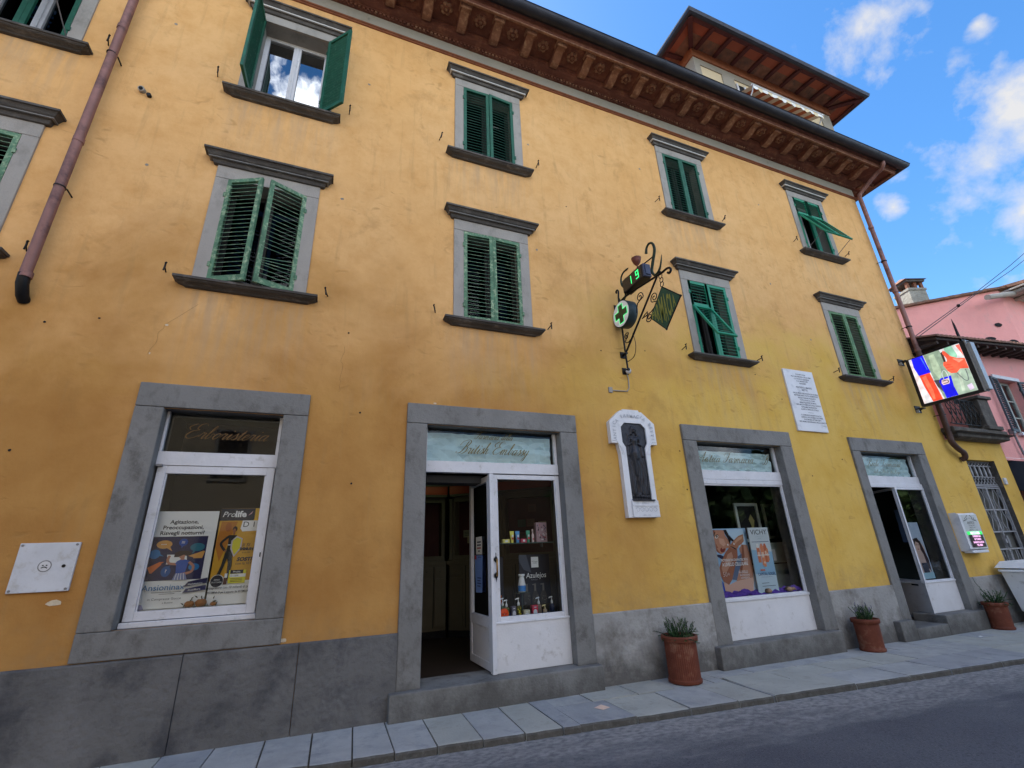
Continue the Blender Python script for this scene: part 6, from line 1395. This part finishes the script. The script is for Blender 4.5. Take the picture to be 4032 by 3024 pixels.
    for k, x in enumerate((6.02, 6.42)):
        b = MB(Matrix.Translation((x, .150, .925)) @ Matrix.Rotation(.4-k, 4, 'Z')); b.lathe([(.002, 0), (.04, .006), (.052, .028), (.036, .055), (.012, .062), (.002, .05)], MT('brown_sea_shell', (.24, .15, .09), .5, .35, 40, .4), 12); b.tube([(.03, 0, .03), (.08, .0, .035), (.11, .0, .02)], [.03, .018, .003], MATS['brown_sea_shell'], 8)
        tag(b.build('sea_shell'), ('left brown sea shell on the purple cloth below the narrow poster', 'right brown sea shell on the purple cloth near the window corner')[k], 'sea shell', 'sea shells on purple cloth')
    # glass cabinet with white figure at the right of the bay
    b = MB(); gm = MT('grey_green_cabinet', (.26, .32, .30), .4, .2, 3, .05); b.box(6.42, 7.0, .55, .8, .9, 1.60, gm); b.box(6.40, 7.02, .53, .82, 1.28, 1.30, M_BLACK); b.box(6.50, 6.62, .52, .55, 1.33, 1.56, M_WHITE); b.box(6.70, 6.76, .52, .55, 1.33, 1.50, M_WHITE); b.build('display_plinth', None); o = bpy.context.scene.objects['display_plinth']; tag(o, 'grey green display cabinet standing behind the narrow sun cream poster', 'cabinet')
    # fourth bay poster
    o, f, W, H = board('perfume_poster', 9.63, .905, 10.11, 1.85, .22, INK(170, 184, 204)); tag(o, 'tall poster of a dark haired woman in the angled display bay', 'poster')
    f.poly([(.12, 0), (.40, 0), (.44, .52), (.34, .66), (.20, .62), (.16, .40)], INK(196, 170, 162)); f.poly([(.18, .55), (.26, .68), (.38, .62), (.46, .30), (.44, .10), (.38, .18), (.36, .40), (.30, .52)], INK(56, 36, 40)); f.ell(.26, .54, .07, .095, INK(206, 172, 158), 16); f.poly([(.17, .50), (.18, .66), (.32, .68), (.35, .58), (.24, .62)], INK(40, 26, 30)); f.stroke([(.225, .56), (.25, .565)], .012, hr); f.stroke([(.28, .56), (.305, .56)], .012, hr); f.stroke([(.24, .49), (.28, .488)], .014, INK(160, 70, 74))
    f.rect(.05, .35, .12, .70, INK(30, 34, 60)); f.rect(.22, .10, .38, .26, INK(30, 34, 56)); f.rect(.0, .0, W, .10, INK(150, 190, 210)); f.text('La vie', .14, H-.08, .04, INK(90, 110, 150), shear=.3); f.build('print', o)
    o, f, W, H = board('shelf_panel', 8.95, 1.50, 9.40, 2.15, 1.9, MT('blue_grey_box', (.05, .08, .16), .6, .1, 4, 0)); tag(o, 'small blue carton on a dark shelf deep inside the fourth bay', 'carton')
posters()

def entrance_display():
    W_ = INK(226, 228, 232)
    b = MB(); gl = MT('green_edged_glass_shelf', (.05, .08, .075), .2, .1, 5, 0); b.box(1.90, 2.72, .28, .62, 1.706, 1.718, gl)
    for x in (1.93, 2.69): b.box(x, x+.015, .60, .66, 1.66, 1.706, M_IRON_GREY)
    tag(b.build('glass_shelf'), 'thin glass shelf carrying tubes and cartons in the entrance display', 'shelf')
    items = [('carton', 1.96, .10, .235, (196, 190, 200), 'patterned carton at the left end of the glass shelf', 'flower'), ('carton', 2.115, .085, .046, (226, 214, 120), 'flat yellow carton lying on the glass shelf', None), ('tube', 2.20, .058, .140, (222, 214, 96), 'yellow cream tube standing on the glass shelf', None), ('tube', 2.275, .060, .140, (86, 150, 206), 'sky blue cream tube beside the yellow one', None),
             ('carton', 2.35, .075, .046, (196, 70, 96), 'flat crimson carton between the tubes on the glass shelf', None), ('tube', 2.42, .056, .145, (70, 150, 120), 'sea green cream tube on the glass shelf', None), ('bottle', 2.485, .036, .16, (214, 190, 192), 'slim pale pink spray bottle on the glass shelf', None), ('carton', 2.60, .15, .24, (170, 140, 148), 'large floral gift carton at the right of the glass shelf', 'flower')]
    q = random.Random(12)
    for kind, x, w, h, c, lab, art in items:
        b = MB(Matrix.Translation((x, .42, 1.719))); m_ = INK(*c)
        if kind == 'carton':
            b.box(-w/2, w/2, -.03, .03, 0, h, m_)
            o = b.build('carton', bevel=.002); f = MB(Matrix.Translation((x, .388, 1.719)))
            if art:
                for k in range(26): f.ell(q.uniform(-w*.42, w*.42), q.uniform(.02, h-.02), q.uniform(.006, .018), q.uniform(.004, .010), INK(*q.choice(((150, 50, 60), (60, 80, 110), (214, 206, 210), (40, 44, 60), (180, 110, 120)))), 8, q.uniform(0, 3))
            else: f.rect(-w*.2, h*.25, w*.2, h*.75, W_)
            f.build('print', o)
        elif kind == 'tube':
            b.add([(-w/2, -.002, h), (w/2, -.002, h), (w/2, .002, h), (-w/2, .002, h)]+[(w*.36*math.cos(t), w*.36*math.sin(t), .028) for t in [math.pi*1.25+i*math.pi/2 for i in range(4)]], [(0, 1, 5, 4), (1, 2, 6, 5), (2, 3, 7, 6), (3, 0, 4, 7), (0, 3, 2, 1)], m_); b.lathe([(w*.30, 0), (w*.32, .028), (.001, .029)], m_, 12)
            o = b.build('cream_tube'); f = MB(Matrix.Translation((x, .395, 1.719))); f.rect(-.011, .07, .011, .095, W_); f.rect(-.012, .04, .012, .062, INK(200, 70, 80)); f.build('print', o)
        else:
            b.lathe([(w/2, 0), (w/2, h*.55), (w*.25, h*.68), (w*.2, h*.8), (w*.3, h*.82), (w*.28, h), (.001, h)], m_, 12); o = b.build('spray_bottle'); f = MB(Matrix.Translation((x, .42-w/2-.002, 1.719))); f.rect(-.008, .03, .008, .05, INK(180, 60, 70)); f.build('print', o)
        tag(o, lab, {'carton': 'carton', 'tube': 'cream tube', 'bottle': 'spray bottle'}[kind], 'products on the glass shelf')
    # pump bottles
    def pump(x, y, z0, w, h, c, lab, head=(226, 228, 232), pat=None, grp='pump bottles in the entrance display'):
        b = MB(Matrix.Translation((x, y, z0))); hb = h*.60; b.lathe([(.001, 0), (w/2, .002), (w/2, hb*.82), (w*.42, hb*.93), (w*.2, hb), (.001, hb)], INK(*c), 14); o = b.build('pump_bottle')
        p = MB(Matrix.Translation((x, y, z0))); wm = INK(*head); p.lathe([(w*.17, hb), (w*.22, hb+.004), (w*.24, hb+h*.10), (w*.14, hb+h*.18), (w*.08, hb+h*.20), (w*.08, hb+h*.30), (.001, hb+h*.30)], wm, 10)
        p.tube([(.006, 0, h-.010), (-.03, -.01, h-.012), (-.042, -.012, h-.020)], [.009, .007, .005], wm, 8); p.build('pump_head', o)
        if pat:
            qq = random.Random(int(x*100)); f = MB(Matrix.Translation((x, y-w/2-.001, z0)))
            for k in range(12): f.ell(qq.uniform(-w*.3, w*.3), qq.uniform(.01, hb*.8), qq.uniform(.004, .009), qq.uniform(.003, .008), INK(*pat), 7)
            f.build('print', o)
        tag(o, lab, 'pump bottle', grp)
    pump(2.055, .30, .892, .062, .205, (120, 130, 80), 'olive pump bottle behind the orange disc, twin white pumps', pat=(60, 80, 50))
    pump(2.030, .36, .892, .06, .22, (96, 112, 84), 'pump bottle half hidden at the display corner, behind the olive one')
    pump(2.205, .30, .892, .066, .215, (86, 84, 34), 'dark pump bottle printed with yellow lemons', pat=(214, 200, 60))
    pump(2.475, .32, .892, .066, .205, (120, 106, 96), 'clear beige pump bottle right of the crimson box', head=(206, 214, 226))
    pump(2.640, .30, .892, .058, .205, (34, 44, 74), 'navy blue pump bottle at the right corner of the display')
    pump(2.545, .30, .892, .052, .12, (176, 158, 140), 'short pale peach pump bottle beside the navy one', head=(214, 200, 150))
    for x, w, h, c, c2_, lab in ((2.128, .055, .13, (96, 92, 112), (206, 208, 220), 'grey purple soap carton printed with a bottle'), (2.290, .075, .082, (190, 190, 170), (230, 230, 236), 'cream candle carton in the middle of the display'), (2.395, .070, .125, (196, 56, 84), (206, 222, 236), 'crimson soap carton with a white oval')):
        b = MB(Matrix.Translation((x, .27, .892))); b.box(-w/2, w/2, -.025, .025, 0, h, INK(*c)); o = b.build('soap_carton', bevel=.002); f = MB(Matrix.Translation((x, .2435, .892))); f.ell(0, h*.38, w*.36, h*.28, INK(*c2_), 14); f.rect(-w*.2, h*.78, w*.2, h*.86, INK(*c2_)); f.build('print', o); tag(o, lab, 'carton', 'cartons in the entrance display')
    b = MB(Matrix.Translation((1.995, .225, .955)) @ Matrix.Rotation(R(90), 4, 'X')); b.lathe([(.001, .012), (.045, .012), (.056, .006), (.058, 0), (.056, -.006), (.001, -.010)], INK(240, 84, 34), 24); o = b.build('orange_disc'); f = MB(Matrix.Translation((1.995, .2115, .955))); f.poly([(-.04, .008), (-.012, .004), (0, .018), (.012, .004), (.04, .008), (.02, -.008), (-.02, -.008)], INK(190, 50, 24)); f.text('M', 0, -.008, .02, INK(240, 200, 180)); f.build('print', o); tag(o, 'round bright orange tin standing at the left corner of the display', 'tin')
    b = MB(Matrix.Translation((2.275, .34, 1.158))); b.lathe([(.001, 0), (.042, .002), (.046, .08), (.030, .16), (.026, .172), (.038, .178), (.040, .20), (.001, .2)], INK(226, 228, 234), 18); o = b.build('tonic_bottle')
    b = MB(Matrix.Translation((2.275, .34, 1.158))); b.lathe([(.0465, .012), (.0468, .075)], INK(60, 130, 206), 18); b.build('bottle_label', o); tag(o, 'white bottle with a blue label on its own small ledge before the dark poster', 'bottle')
    b = MB(); b.box(2.20, 2.36, .29, .40, 1.150, 1.157, gl); b.box(2.27, 2.28, .34, .35, .892, 1.15, gl); tag(b.build('ledge_stand'), 'small glass ledge on a stem holding the white and blue bottle', 'stand')
    # dark posters
    o, f, W, H = board('tile_soap_poster', 2.315, 1.0, 2.735, 1.575, .50, INK(28, 32, 46)); tag(o, 'dark poster with white serif lettering above three grey soap bottles', 'poster')
    f.poly([(0, H), (.10, H), (.16, .36), (.06, .40), (0, .50)], INK(70, 76, 90)); f.rect(.165, H-.155, .265, H-.03, W_); f.text('HISTORIAS', .215, H-.09, .016, INK(50, 50, 60)); f.text('AZULEJO', .215, H-.108, .016, INK(50, 50, 60))
    f.text('Azulejos', .225, .30, .088, W_, shear=.12, sx=.92); f.text('PORTUGAL', .20, .272, .018, INK(150, 154, 164))
    for x in (.09, .20, .31):
        g1 = INK(104, 102, 100); f.poly([(x-.045, .0), (x+.045, .0), (x+.045, .10), (x+.015, .16), (x+.012, .20), (x-.012, .20), (x-.015, .16), (x-.045, .10)], INK(62, 60, 60)); f.poly([(x-.012, .15), (x+.012, .15), (x+.012, .235), (x-.04, .228), (x-.04, .220), (x-.010, .215)], g1)
        for k in range(8): f.ell(x+q.uniform(-.035, .035), q.uniform(.01, .10), .007, .006, g1, 7)
    f.build('print', o)
    o, f, W, H = board('amber_soap_poster', 1.93, 1.0, 2.13, 1.56, .58, INK(24, 24, 36)); tag(o, 'dark poster with amber bottles, half hidden behind the window frame', 'poster')
    f.rect(0, .38, .08, .50, W_); f.text('tarocco', .07, .28, .050, W_, shear=.3)
    for x in (.03, .09): f.poly([(x-.02, .0), (x+.025, .0), (x+.025, .09), (x, .13), (x-.02, .09)], INK(90, 54, 30)); f.poly([(x-.004, .12), (x+.008, .12), (x+.008, .20), (x-.02, .195), (x-.004, .185)], W_)
    f.poly([(.12, .02), (.17, .02), (.17, .12), (.12, .12)], INK(150, 74, 30)); f.build('print', o)
entrance_display()

def shop_furniture():
    cr = M_CREAM; C_ = thing('wall_cabinet', 'cream pharmacy cabinet with glazed doors under an orange red sign band inside', 'cabinet', (2.0, 3.0, .4))
    def unit(T, w, name_seed):
        b = MB(T); b.box(0, w, 0, .5, .40, .50, M_DARK); b.box(0, w, 0, .5, .50, 1.46, cr); b.box(-.02, w+.02, -.04, .5, 1.46, 1.52, cr); b.box(0, w, .30, .36, 1.52, 2.56, MT('dark_red_cabinet_lining', (.05, .012, .012), .7, .2, 4, 0))
        b.box(0, .06, .12, .32, 1.52, 2.56, cr); b.box(w-.06, w, .12, .32, 1.52, 2.56, cr); b.box(.06, w-.06, .12, .32, 2.47, 2.56, cr); b.box(.06, w-.06, .12, .32, 1.52, 1.60, cr); b.box(-.02, w+.02, .06, .36, 2.56, 2.60, cr)
        b.lathe([(.045, 1.53), (.03, 1.56), (.03, 2.48), (.045, 2.52)], cr, 12, (0, .08))
        o = b.build('glazed_cupboard', C_, bevel=.004)
        b = MB(T); b.box(-.02, w+.02, .05, .34, 2.60, 2.74, MT('orange_red_sign_band', (.34, .05, .018), .5, .15, 3, 0)); b.box(-.03, w+.03, .02, .34, 2.74, 2.78, cr); b.build('sign_band', o)
        b = MB(T); n = int(w/.22)
        for k in range(n): b.box(.03+k*w/n, (k+1)*w/n-.03, -.03, 0, 1.30, 1.42, cr); b.box(.03+k*w/n, (k+1)*w/n-.03, -.03, 0, .56, 1.26, cr); b.box(.01+k*w/n, .02+k*w/n, -.004, 0, .54, 1.44, M_DARK); b.lathe([(.001, 1.345), (.012, 1.36), (.001, 1.375)], M_IRON, 6, ((k+.5)*w/n, -.022))
        b.build('drawer_fronts', o)
        q = random.Random(name_seed); f = MB(T @ Matrix.Translation((0, .29, 0)))
        for k in range(5):
            x, z = q.uniform(.1, w-.28), q.uniform(1.65, 2.3); f.rect(x, z, x+.14, z+.12, INK(*q.choice(((150, 140, 110), (120, 120, 100), (40, 60, 50), (90, 60, 50)))))
            for j in range(3): f.rect(x+.02, z+.03+.025*j, x+.11, z+.038+.025*j, INK(50, 50, 46))
        f.build('pinned_notices', o)
    unit(Matrix.Translation((1.05, 2.75, 0)), .88, 1)
    unit(Matrix.Translation((1.96, 2.70, 0)) @ Matrix.Rotation(R(-38), 4, 'Z'), .85, 2)
    unit(Matrix.Translation((2.66, 2.12, 0)) @ Matrix.Rotation(R(-38), 4, 'Z'), .9, 3)
    b = MB(); b.box(1.3, 1.86, 2.5, 2.62, 2.775, 2.80, EM('ceiling_tube_light', (.55, .8, .45), .6)); o = b.build('ceiling_light'); tag(o, 'lit tube light near the ceiling above the cream cabinet', 'ceiling light')
    b = MB(); b.box(1.01, 1.80, .36, .60, 2.44, 2.53, MT('dark_roller_shutter_box', (.05, .05, .055), .5, .1, 4, 0)); b.build('shutter_box', s2, bevel=.004)
shop_furniture()

# ================================================================== pots, bin, scraps
def pots():
    data = [(3.985, -.275, .155, .176, .192, .475, 'tallest ribbed terracotta pot of rosemary, right of the entrance step', 70, .20), (7.30, -.245, .130, .148, .165, .41, 'terracotta pot of upright lavender between the third bay and the last doorway', 60, .18), (10.63, -.235, .113, .142, .16, .41, 'terracotta pot of straggling rosemary beside the white bin', 60, .22)]
    q = random.Random(21); greens = [MT('rosemary_green', (.045, .11, .032), .7, .3, 30, 0), MT('rosemary_pale', (.085, .13, .055), .7, .3, 30, 0), MT('rosemary_dark', (.02, .045, .02), .7, .3, 30, 0)]
    for i, (x, y, z, rb, rt, h, lab, ns, L) in enumerate(data):
        S = thing('potted_plant', lab, 'potted plant', (x, y, z), 'terracotta pots along the pavement')
        b = MB(Matrix.Translation((x, y, z)))
        b.lathe([(.001, .0), (rb*.97, 0), (rb*1.06, .008), (rb*1.07, .035), (rb*1.0, .045), (rb*1.0, .06), (rt*.93, h-.075), (rt*.93, h-.06), (rt*1.06, h-.052), (rt*1.08, h-.015), (rt*1.04, h), (rt*.92, h), (rt*.90, h-.04), (.001, h-.05)], M_TERRACOTTA, 96 if i == 0 else 40, flute=.004 if i == 0 else 0, fr=(.05, h-.07))
        b.build('pot', S)
        b = MB(Matrix.Translation((x, y, z))); b.lathe([(rt*.90, h-.035), (.001, h-.028)], MT('potting_soil', (.03, .022, .015), .95, .3, 20, .5), 20); b.build('soil', S)
        f = MB(Matrix.Translation((x, y, z+h-.04)))
        for k in range(ns):
            a = q.uniform(0, 2*math.pi); r0 = q.uniform(0, rt*.6); lean = q.uniform(.1, 1.25) if i != 1 else q.uniform(0, .5); l = q.uniform(.6, 1.25)*L
            p = Vector((r0*math.cos(a), r0*math.sin(a), 0)); d = Vector((math.cos(a)*math.sin(lean), math.sin(a)*math.sin(lean), math.cos(lean))); pts = [p.copy()]
            for s_ in range(6):
                d = (d+Vector((q.uniform(-.25, .25), q.uniform(-.25, .25), (-.12 if lean > .8 else .06)))).normalized(); p = p+d*l/6; pts.append(p.copy())
            if i == 2 and k == 0: pts = [Vector((-.12, 0, 0)), Vector((-.15, 0, .14)), Vector((-.20, .02, .26)), Vector((-.28, .03, .36)), Vector((-.30, .03, .44))]
            if pts[-1].y+y > -.01:
                for v in pts: v.y = min(v.y, -y-.02)
            f.tube([tuple(v) for v in pts], [.0035*(1-.1*j) for j in range(len(pts))], greens[2], 4)
            m_ = greens[q.choice((0, 0, 1, 2))]
            for u, v in zip(pts[:-1], pts[1:]):
                for n_ in range(7):
                    c = u.lerp(v, n_/7); e = (v-u).normalized(); s_ = e.cross(Vector((q.uniform(-1, 1), q.uniform(-1, 1), q.uniform(-1, 1)))).normalized(); tip = c+(s_*.75+e*.6).normalized()*q.uniform(.016, .032); w = e.cross(s_)*.0042
                    f.add([tuple(c-w), tuple(c+w), tuple(tip)], [(0, 1, 2)], m_)
            if i == 1 and k % 3 == 0: f.tube([tuple(pts[-1]), tuple(pts[-1]+Vector((0, 0, .035)))], [.006, .004], MT('lavender_bud', (.16, .15, .20), .8, .2, 30, 0), 5)
        f.build('foliage', S)
pots()
def wheelie_bin():
    S = thing('wheelie_bin', 'white plastic wheelie bin standing before the iron gate', 'bin', (11.9, -.45, .1))
    wp = MT('white_bin_plastic', (.80, .81, .82), .45, .05, 4, .08, 60, c2=(.36, .37, .37), c2amt=.25, c2scale=6); x0, x1, y0, y1 = 11.40, 12.70, -.86, -.12; z0, z1 = .30, 1.0
    def tap(b, za, zb, ia, ib, m_):
        b.add([(x0+ia, y0+ia, za), (x1-ia, y0+ia, za), (x1-ia, y1-ia*.3, za), (x0+ia, y1-ia*.3, za), (x0+ib, y0+ib, zb), (x1-ib, y0+ib, zb), (x1-ib, y1, zb), (x0+ib, y1, zb)], [(0,3,2,1), (4,5,6,7), (0,1,5,4), (1,2,6,5), (2,3,7,6), (3,0,4,7)], m_)
    b = MB(); tap(b, z0, z1, .13, 0, wp); b.box(x0-.02, x1+.02, y0-.03, y1+.02, z1-.05, z1, wp); b.build('body', S, bevel=.02)
    b = MB(); b.add([(x0-.06, y0-.05, z1+.005), (x1+.06, y0-.05, z1+.005), (x1+.06, y1+.04, z1+.02), (x0-.06, y1+.04, z1+.02), (x0+.02, y0+.05, z1+.10), (x1-.02, y0+.05, z1+.10), (x1-.02, y1-.04, z1+.13), (x0+.02, y1-.04, z1+.13)], [(0,3,2,1), (4,5,6,7), (0,1,5,4), (1,2,6,5), (2,3,7,6), (3,0,4,7)], wp); b.tube([(x0-.10, y0+.06, z1-.03), (x0-.10, y1-.06, z1-.03)], .02, wp, 8); b.tube([(x0, y0+.06, z1-.03), (x0-.10, y0+.06, z1-.03)], .015, wp, 6); b.tube([(x0, y1-.06, z1-.03), (x0-.10, y1-.06, z1-.03)], .015, wp, 6); b.build('lid', S, bevel=.02)
    for x in (x0+.24, x1-.24):
        for y in (y0+.22, y1-.12):
            b = MB(Matrix.Translation((x, y, gz(x)+.085)) @ Matrix.Rotation(R(90), 4, 'Y')); b.lathe([(.02, -.025), (.08, -.025), (.085, 0), (.08, .025), (.02, .025)], M_BLACK, 18); b.box(-.14, .0, -.02, .02, -.035, -.03, M_IRON_GREY); b.box(-.14, .0, -.02, .02, .03, .035, M_IRON_GREY); b.box(-.17, -.13, -.05, .05, -.05, .05, M_IRON_GREY); b.build('wheel', S)
wheelie_bin()
b = MB(Matrix.Translation((2.66, -.635, gz(2.66)+.006)) @ Matrix.Rotation(R(22), 4, 'Z')); b.add([(-.055, -.055, .002), (.055, -.055, 0), (.058, .055, .004), (-.055, .055, .0), (0, 0, .006)], [(0, 1, 4), (1, 2, 4), (2, 3, 4), (3, 0, 4)], MT('tan_paper', (.78, .55, .42), .8, .1, 20, 0)); tag(b.build('paper_scrap'), 'square tan paper scrap lying on the pavement near the entrance step', 'litter')
b = MB(Matrix.Translation((9.55, -.42, gz(9.55)+.005))); b.add([(-.03, -.015, 0), (.03, -.02, .004), (.025, .015, .01), (-.02, .02, .002)], [(0, 1, 2, 3)], INK(220, 220, 214)); tag(b.build('litter_scrap'), 'tiny white scrap on the pavement before the last terracotta pot', 'litter')
# overhead cables from the corner of the yellow building across the sky
def cables():
    for k, (pts, lab) in enumerate(([[(11.5, -.02, 5.62), (15.0, -.1, 7.40), (17.8, -.1, 8.86), (21, -.1, 10.6), (26, -.1, 13.6)], 'upper thin cable crossing the pink wall towards the sky'], [[(11.5, -.02, 5.56), (15.0, -.1, 7.36), (17.8, -.1, 8.72), (21, -.1, 10.38), (26, -.1, 13.5)], 'lower thin cable, with a small insulator, crossing the pink wall'])):
        b = MB(); P = [Vector(p) for p in pts]; out = []
        for a, c in zip(P[:-1], P[1:]):
            for i in range(6): t = i/6; out.append(tuple(a.lerp(c, t)))
        out.append(tuple(P[-1])); b.tube(out, .009, M_IRON, 5)
        if k: b.lathe([(.001, 6.86), (.035, 6.88), (.035, 6.93), (.001, 6.95)], M_IRON, 8, (14.04, -.09))
        tag(b.build('overhead_cable'), lab, 'cable', 'cables overhead')
    b = MB(); b.tube([(12.3, -.02, 5.50), (12.9, -.5, 5.66)], .018, M_IRON, 6); b.tube([(12.5, -.45, 5.6), (12.5, -.45, 5.95), (12.49, -.45, 6.1)], [.03, .02, .002], M_IRON, 6); b.box(12.43, 12.57, -.5, -.4, 5.35, 5.62, M_IRON); tag(b.build('street_lamp_bracket'), 'dark spiked iron bracket fixed under the tiled eave behind the screen', 'bracket')
cables()

# ================================================================== the far side of the street (behind the photographer, mirrored in the glass)
def opposite():
    first = None
    S = thing('opposite_house', 'cream house across the street, mirrored faintly in the shop glass', 'house', (0, -11.5, 0))
    wl = MT('cream_house_wall', (.46, .38, .27), .9, .08, 1, .2); b = MB()
    b.box(-24, 2.5, -20, -11.0, -.3, 8.2, wl); b.build('wall', S); b = MB(); b.box(-24.3, 2.8, -20.3, -10.4, 8.2, 8.4, M_TILE); b.build('roof', S)
    S2 = thing('added_far_row', 'unseen row added behind the trees to keep sky out of the mirrored gaps', 'house', (35, -19, 0)); b = MB(); b.box(7.5, 70, -26, -19, -.5, 6.5, MT('added_row_wall', (.10, .075, .055), .9, .2, 1, .2)); b.build('wall', S2); b = MB(); b.box(7.3, 70, -26.3, -18.6, 6.5, 6.8, M_TILE); b.build('roof', S2)  # unseen row, added so the glass mirrors no bright sky between trees
    for k in range(7):
        for z in (1.0, 4.0):
            b = MB(); x = -20+3.3*k; b.box(x, x+1.1, -11.0, -10.96, z, z+1.7, M_STONE_LT); b.box(x+.1, x+1.0, -10.96, -10.94, z+.1, z+1.6, M_DARK); b.build('window', S)
    q = random.Random(31); lf = [MT('dark_leaf', (.03, .06, .02), .7, .3, 3, 0), MT('light_leaf', (.07, .12, .03), .7, .3, 3, 0)]
    for i, (x, y, h, r_) in enumerate(((12.5, -14.0, 6.2, 2.8), (18.5, -14.5, 6.6, 3.0), (24.5, -14.0, 6.4, 3.0))):
        T = thing('street_tree', ('first', 'second', 'third')[i]+' leafy tree across the street from the left, mirrored in the glass', 'tree', (x, y, 0), 'trees across the street')
        b = MB(Matrix.Translation((x, y, -.1))); b.tube([(0, 0, 0), (.1, 0, 1.5), (0, .1, 3), (.3, .1, h*.75)], [.28, .22, .17, .05], M_STONE_DK, 8)
        for k in range(6): a = k*1.05; b.tube([(0, .05, 2.4+.3*k), (math.cos(a)*1.1, math.sin(a)*1.1, 3.4+.3*k), (math.cos(a)*2, math.sin(a)*2, 4+.4*k)], [.09, .05, .02], M_STONE_DK, 5)
        b.build('trunk', T); b = MB(Matrix.Translation((x, y, h*.62)))
        for k in range(4200):
            while True:
                v = Vector((q.uniform(-1, 1), q.uniform(-1, 1), q.uniform(-1, 1)))
                if .25 < v.length < 1: break
            v *= r_*(.8+.25*math.sin(v.x*5)*math.cos(v.y*4+v.z*3)); n = Vector((q.uniform(-1, 1), q.uniform(-1, 1), q.uniform(-1, 1))).normalized(); u = n.orthogonal().normalized()*.25; w = n.cross(u)
            b.add([tuple(v-u), tuple(v+w*.6), tuple(v+u), tuple(v-w*.6)], [(0, 1, 2, 3)], lf[q.random() < .45])
        b.build('crown', T)
        first = T
    for i, (x, y) in enumerate(((31, -14.2), (37.5, -14.4), (45, -14.2))):
        T = first.copy(); COL.objects.link(T); T.location = (x, y, 0); T['label'] = ('fourth', 'fifth', 'sixth')[i]+' leafy tree across the street from the left, mirrored in the glass'
        for ch in list(first.children): c = ch.copy(); COL.objects.link(c); c.parent = T
opposite()
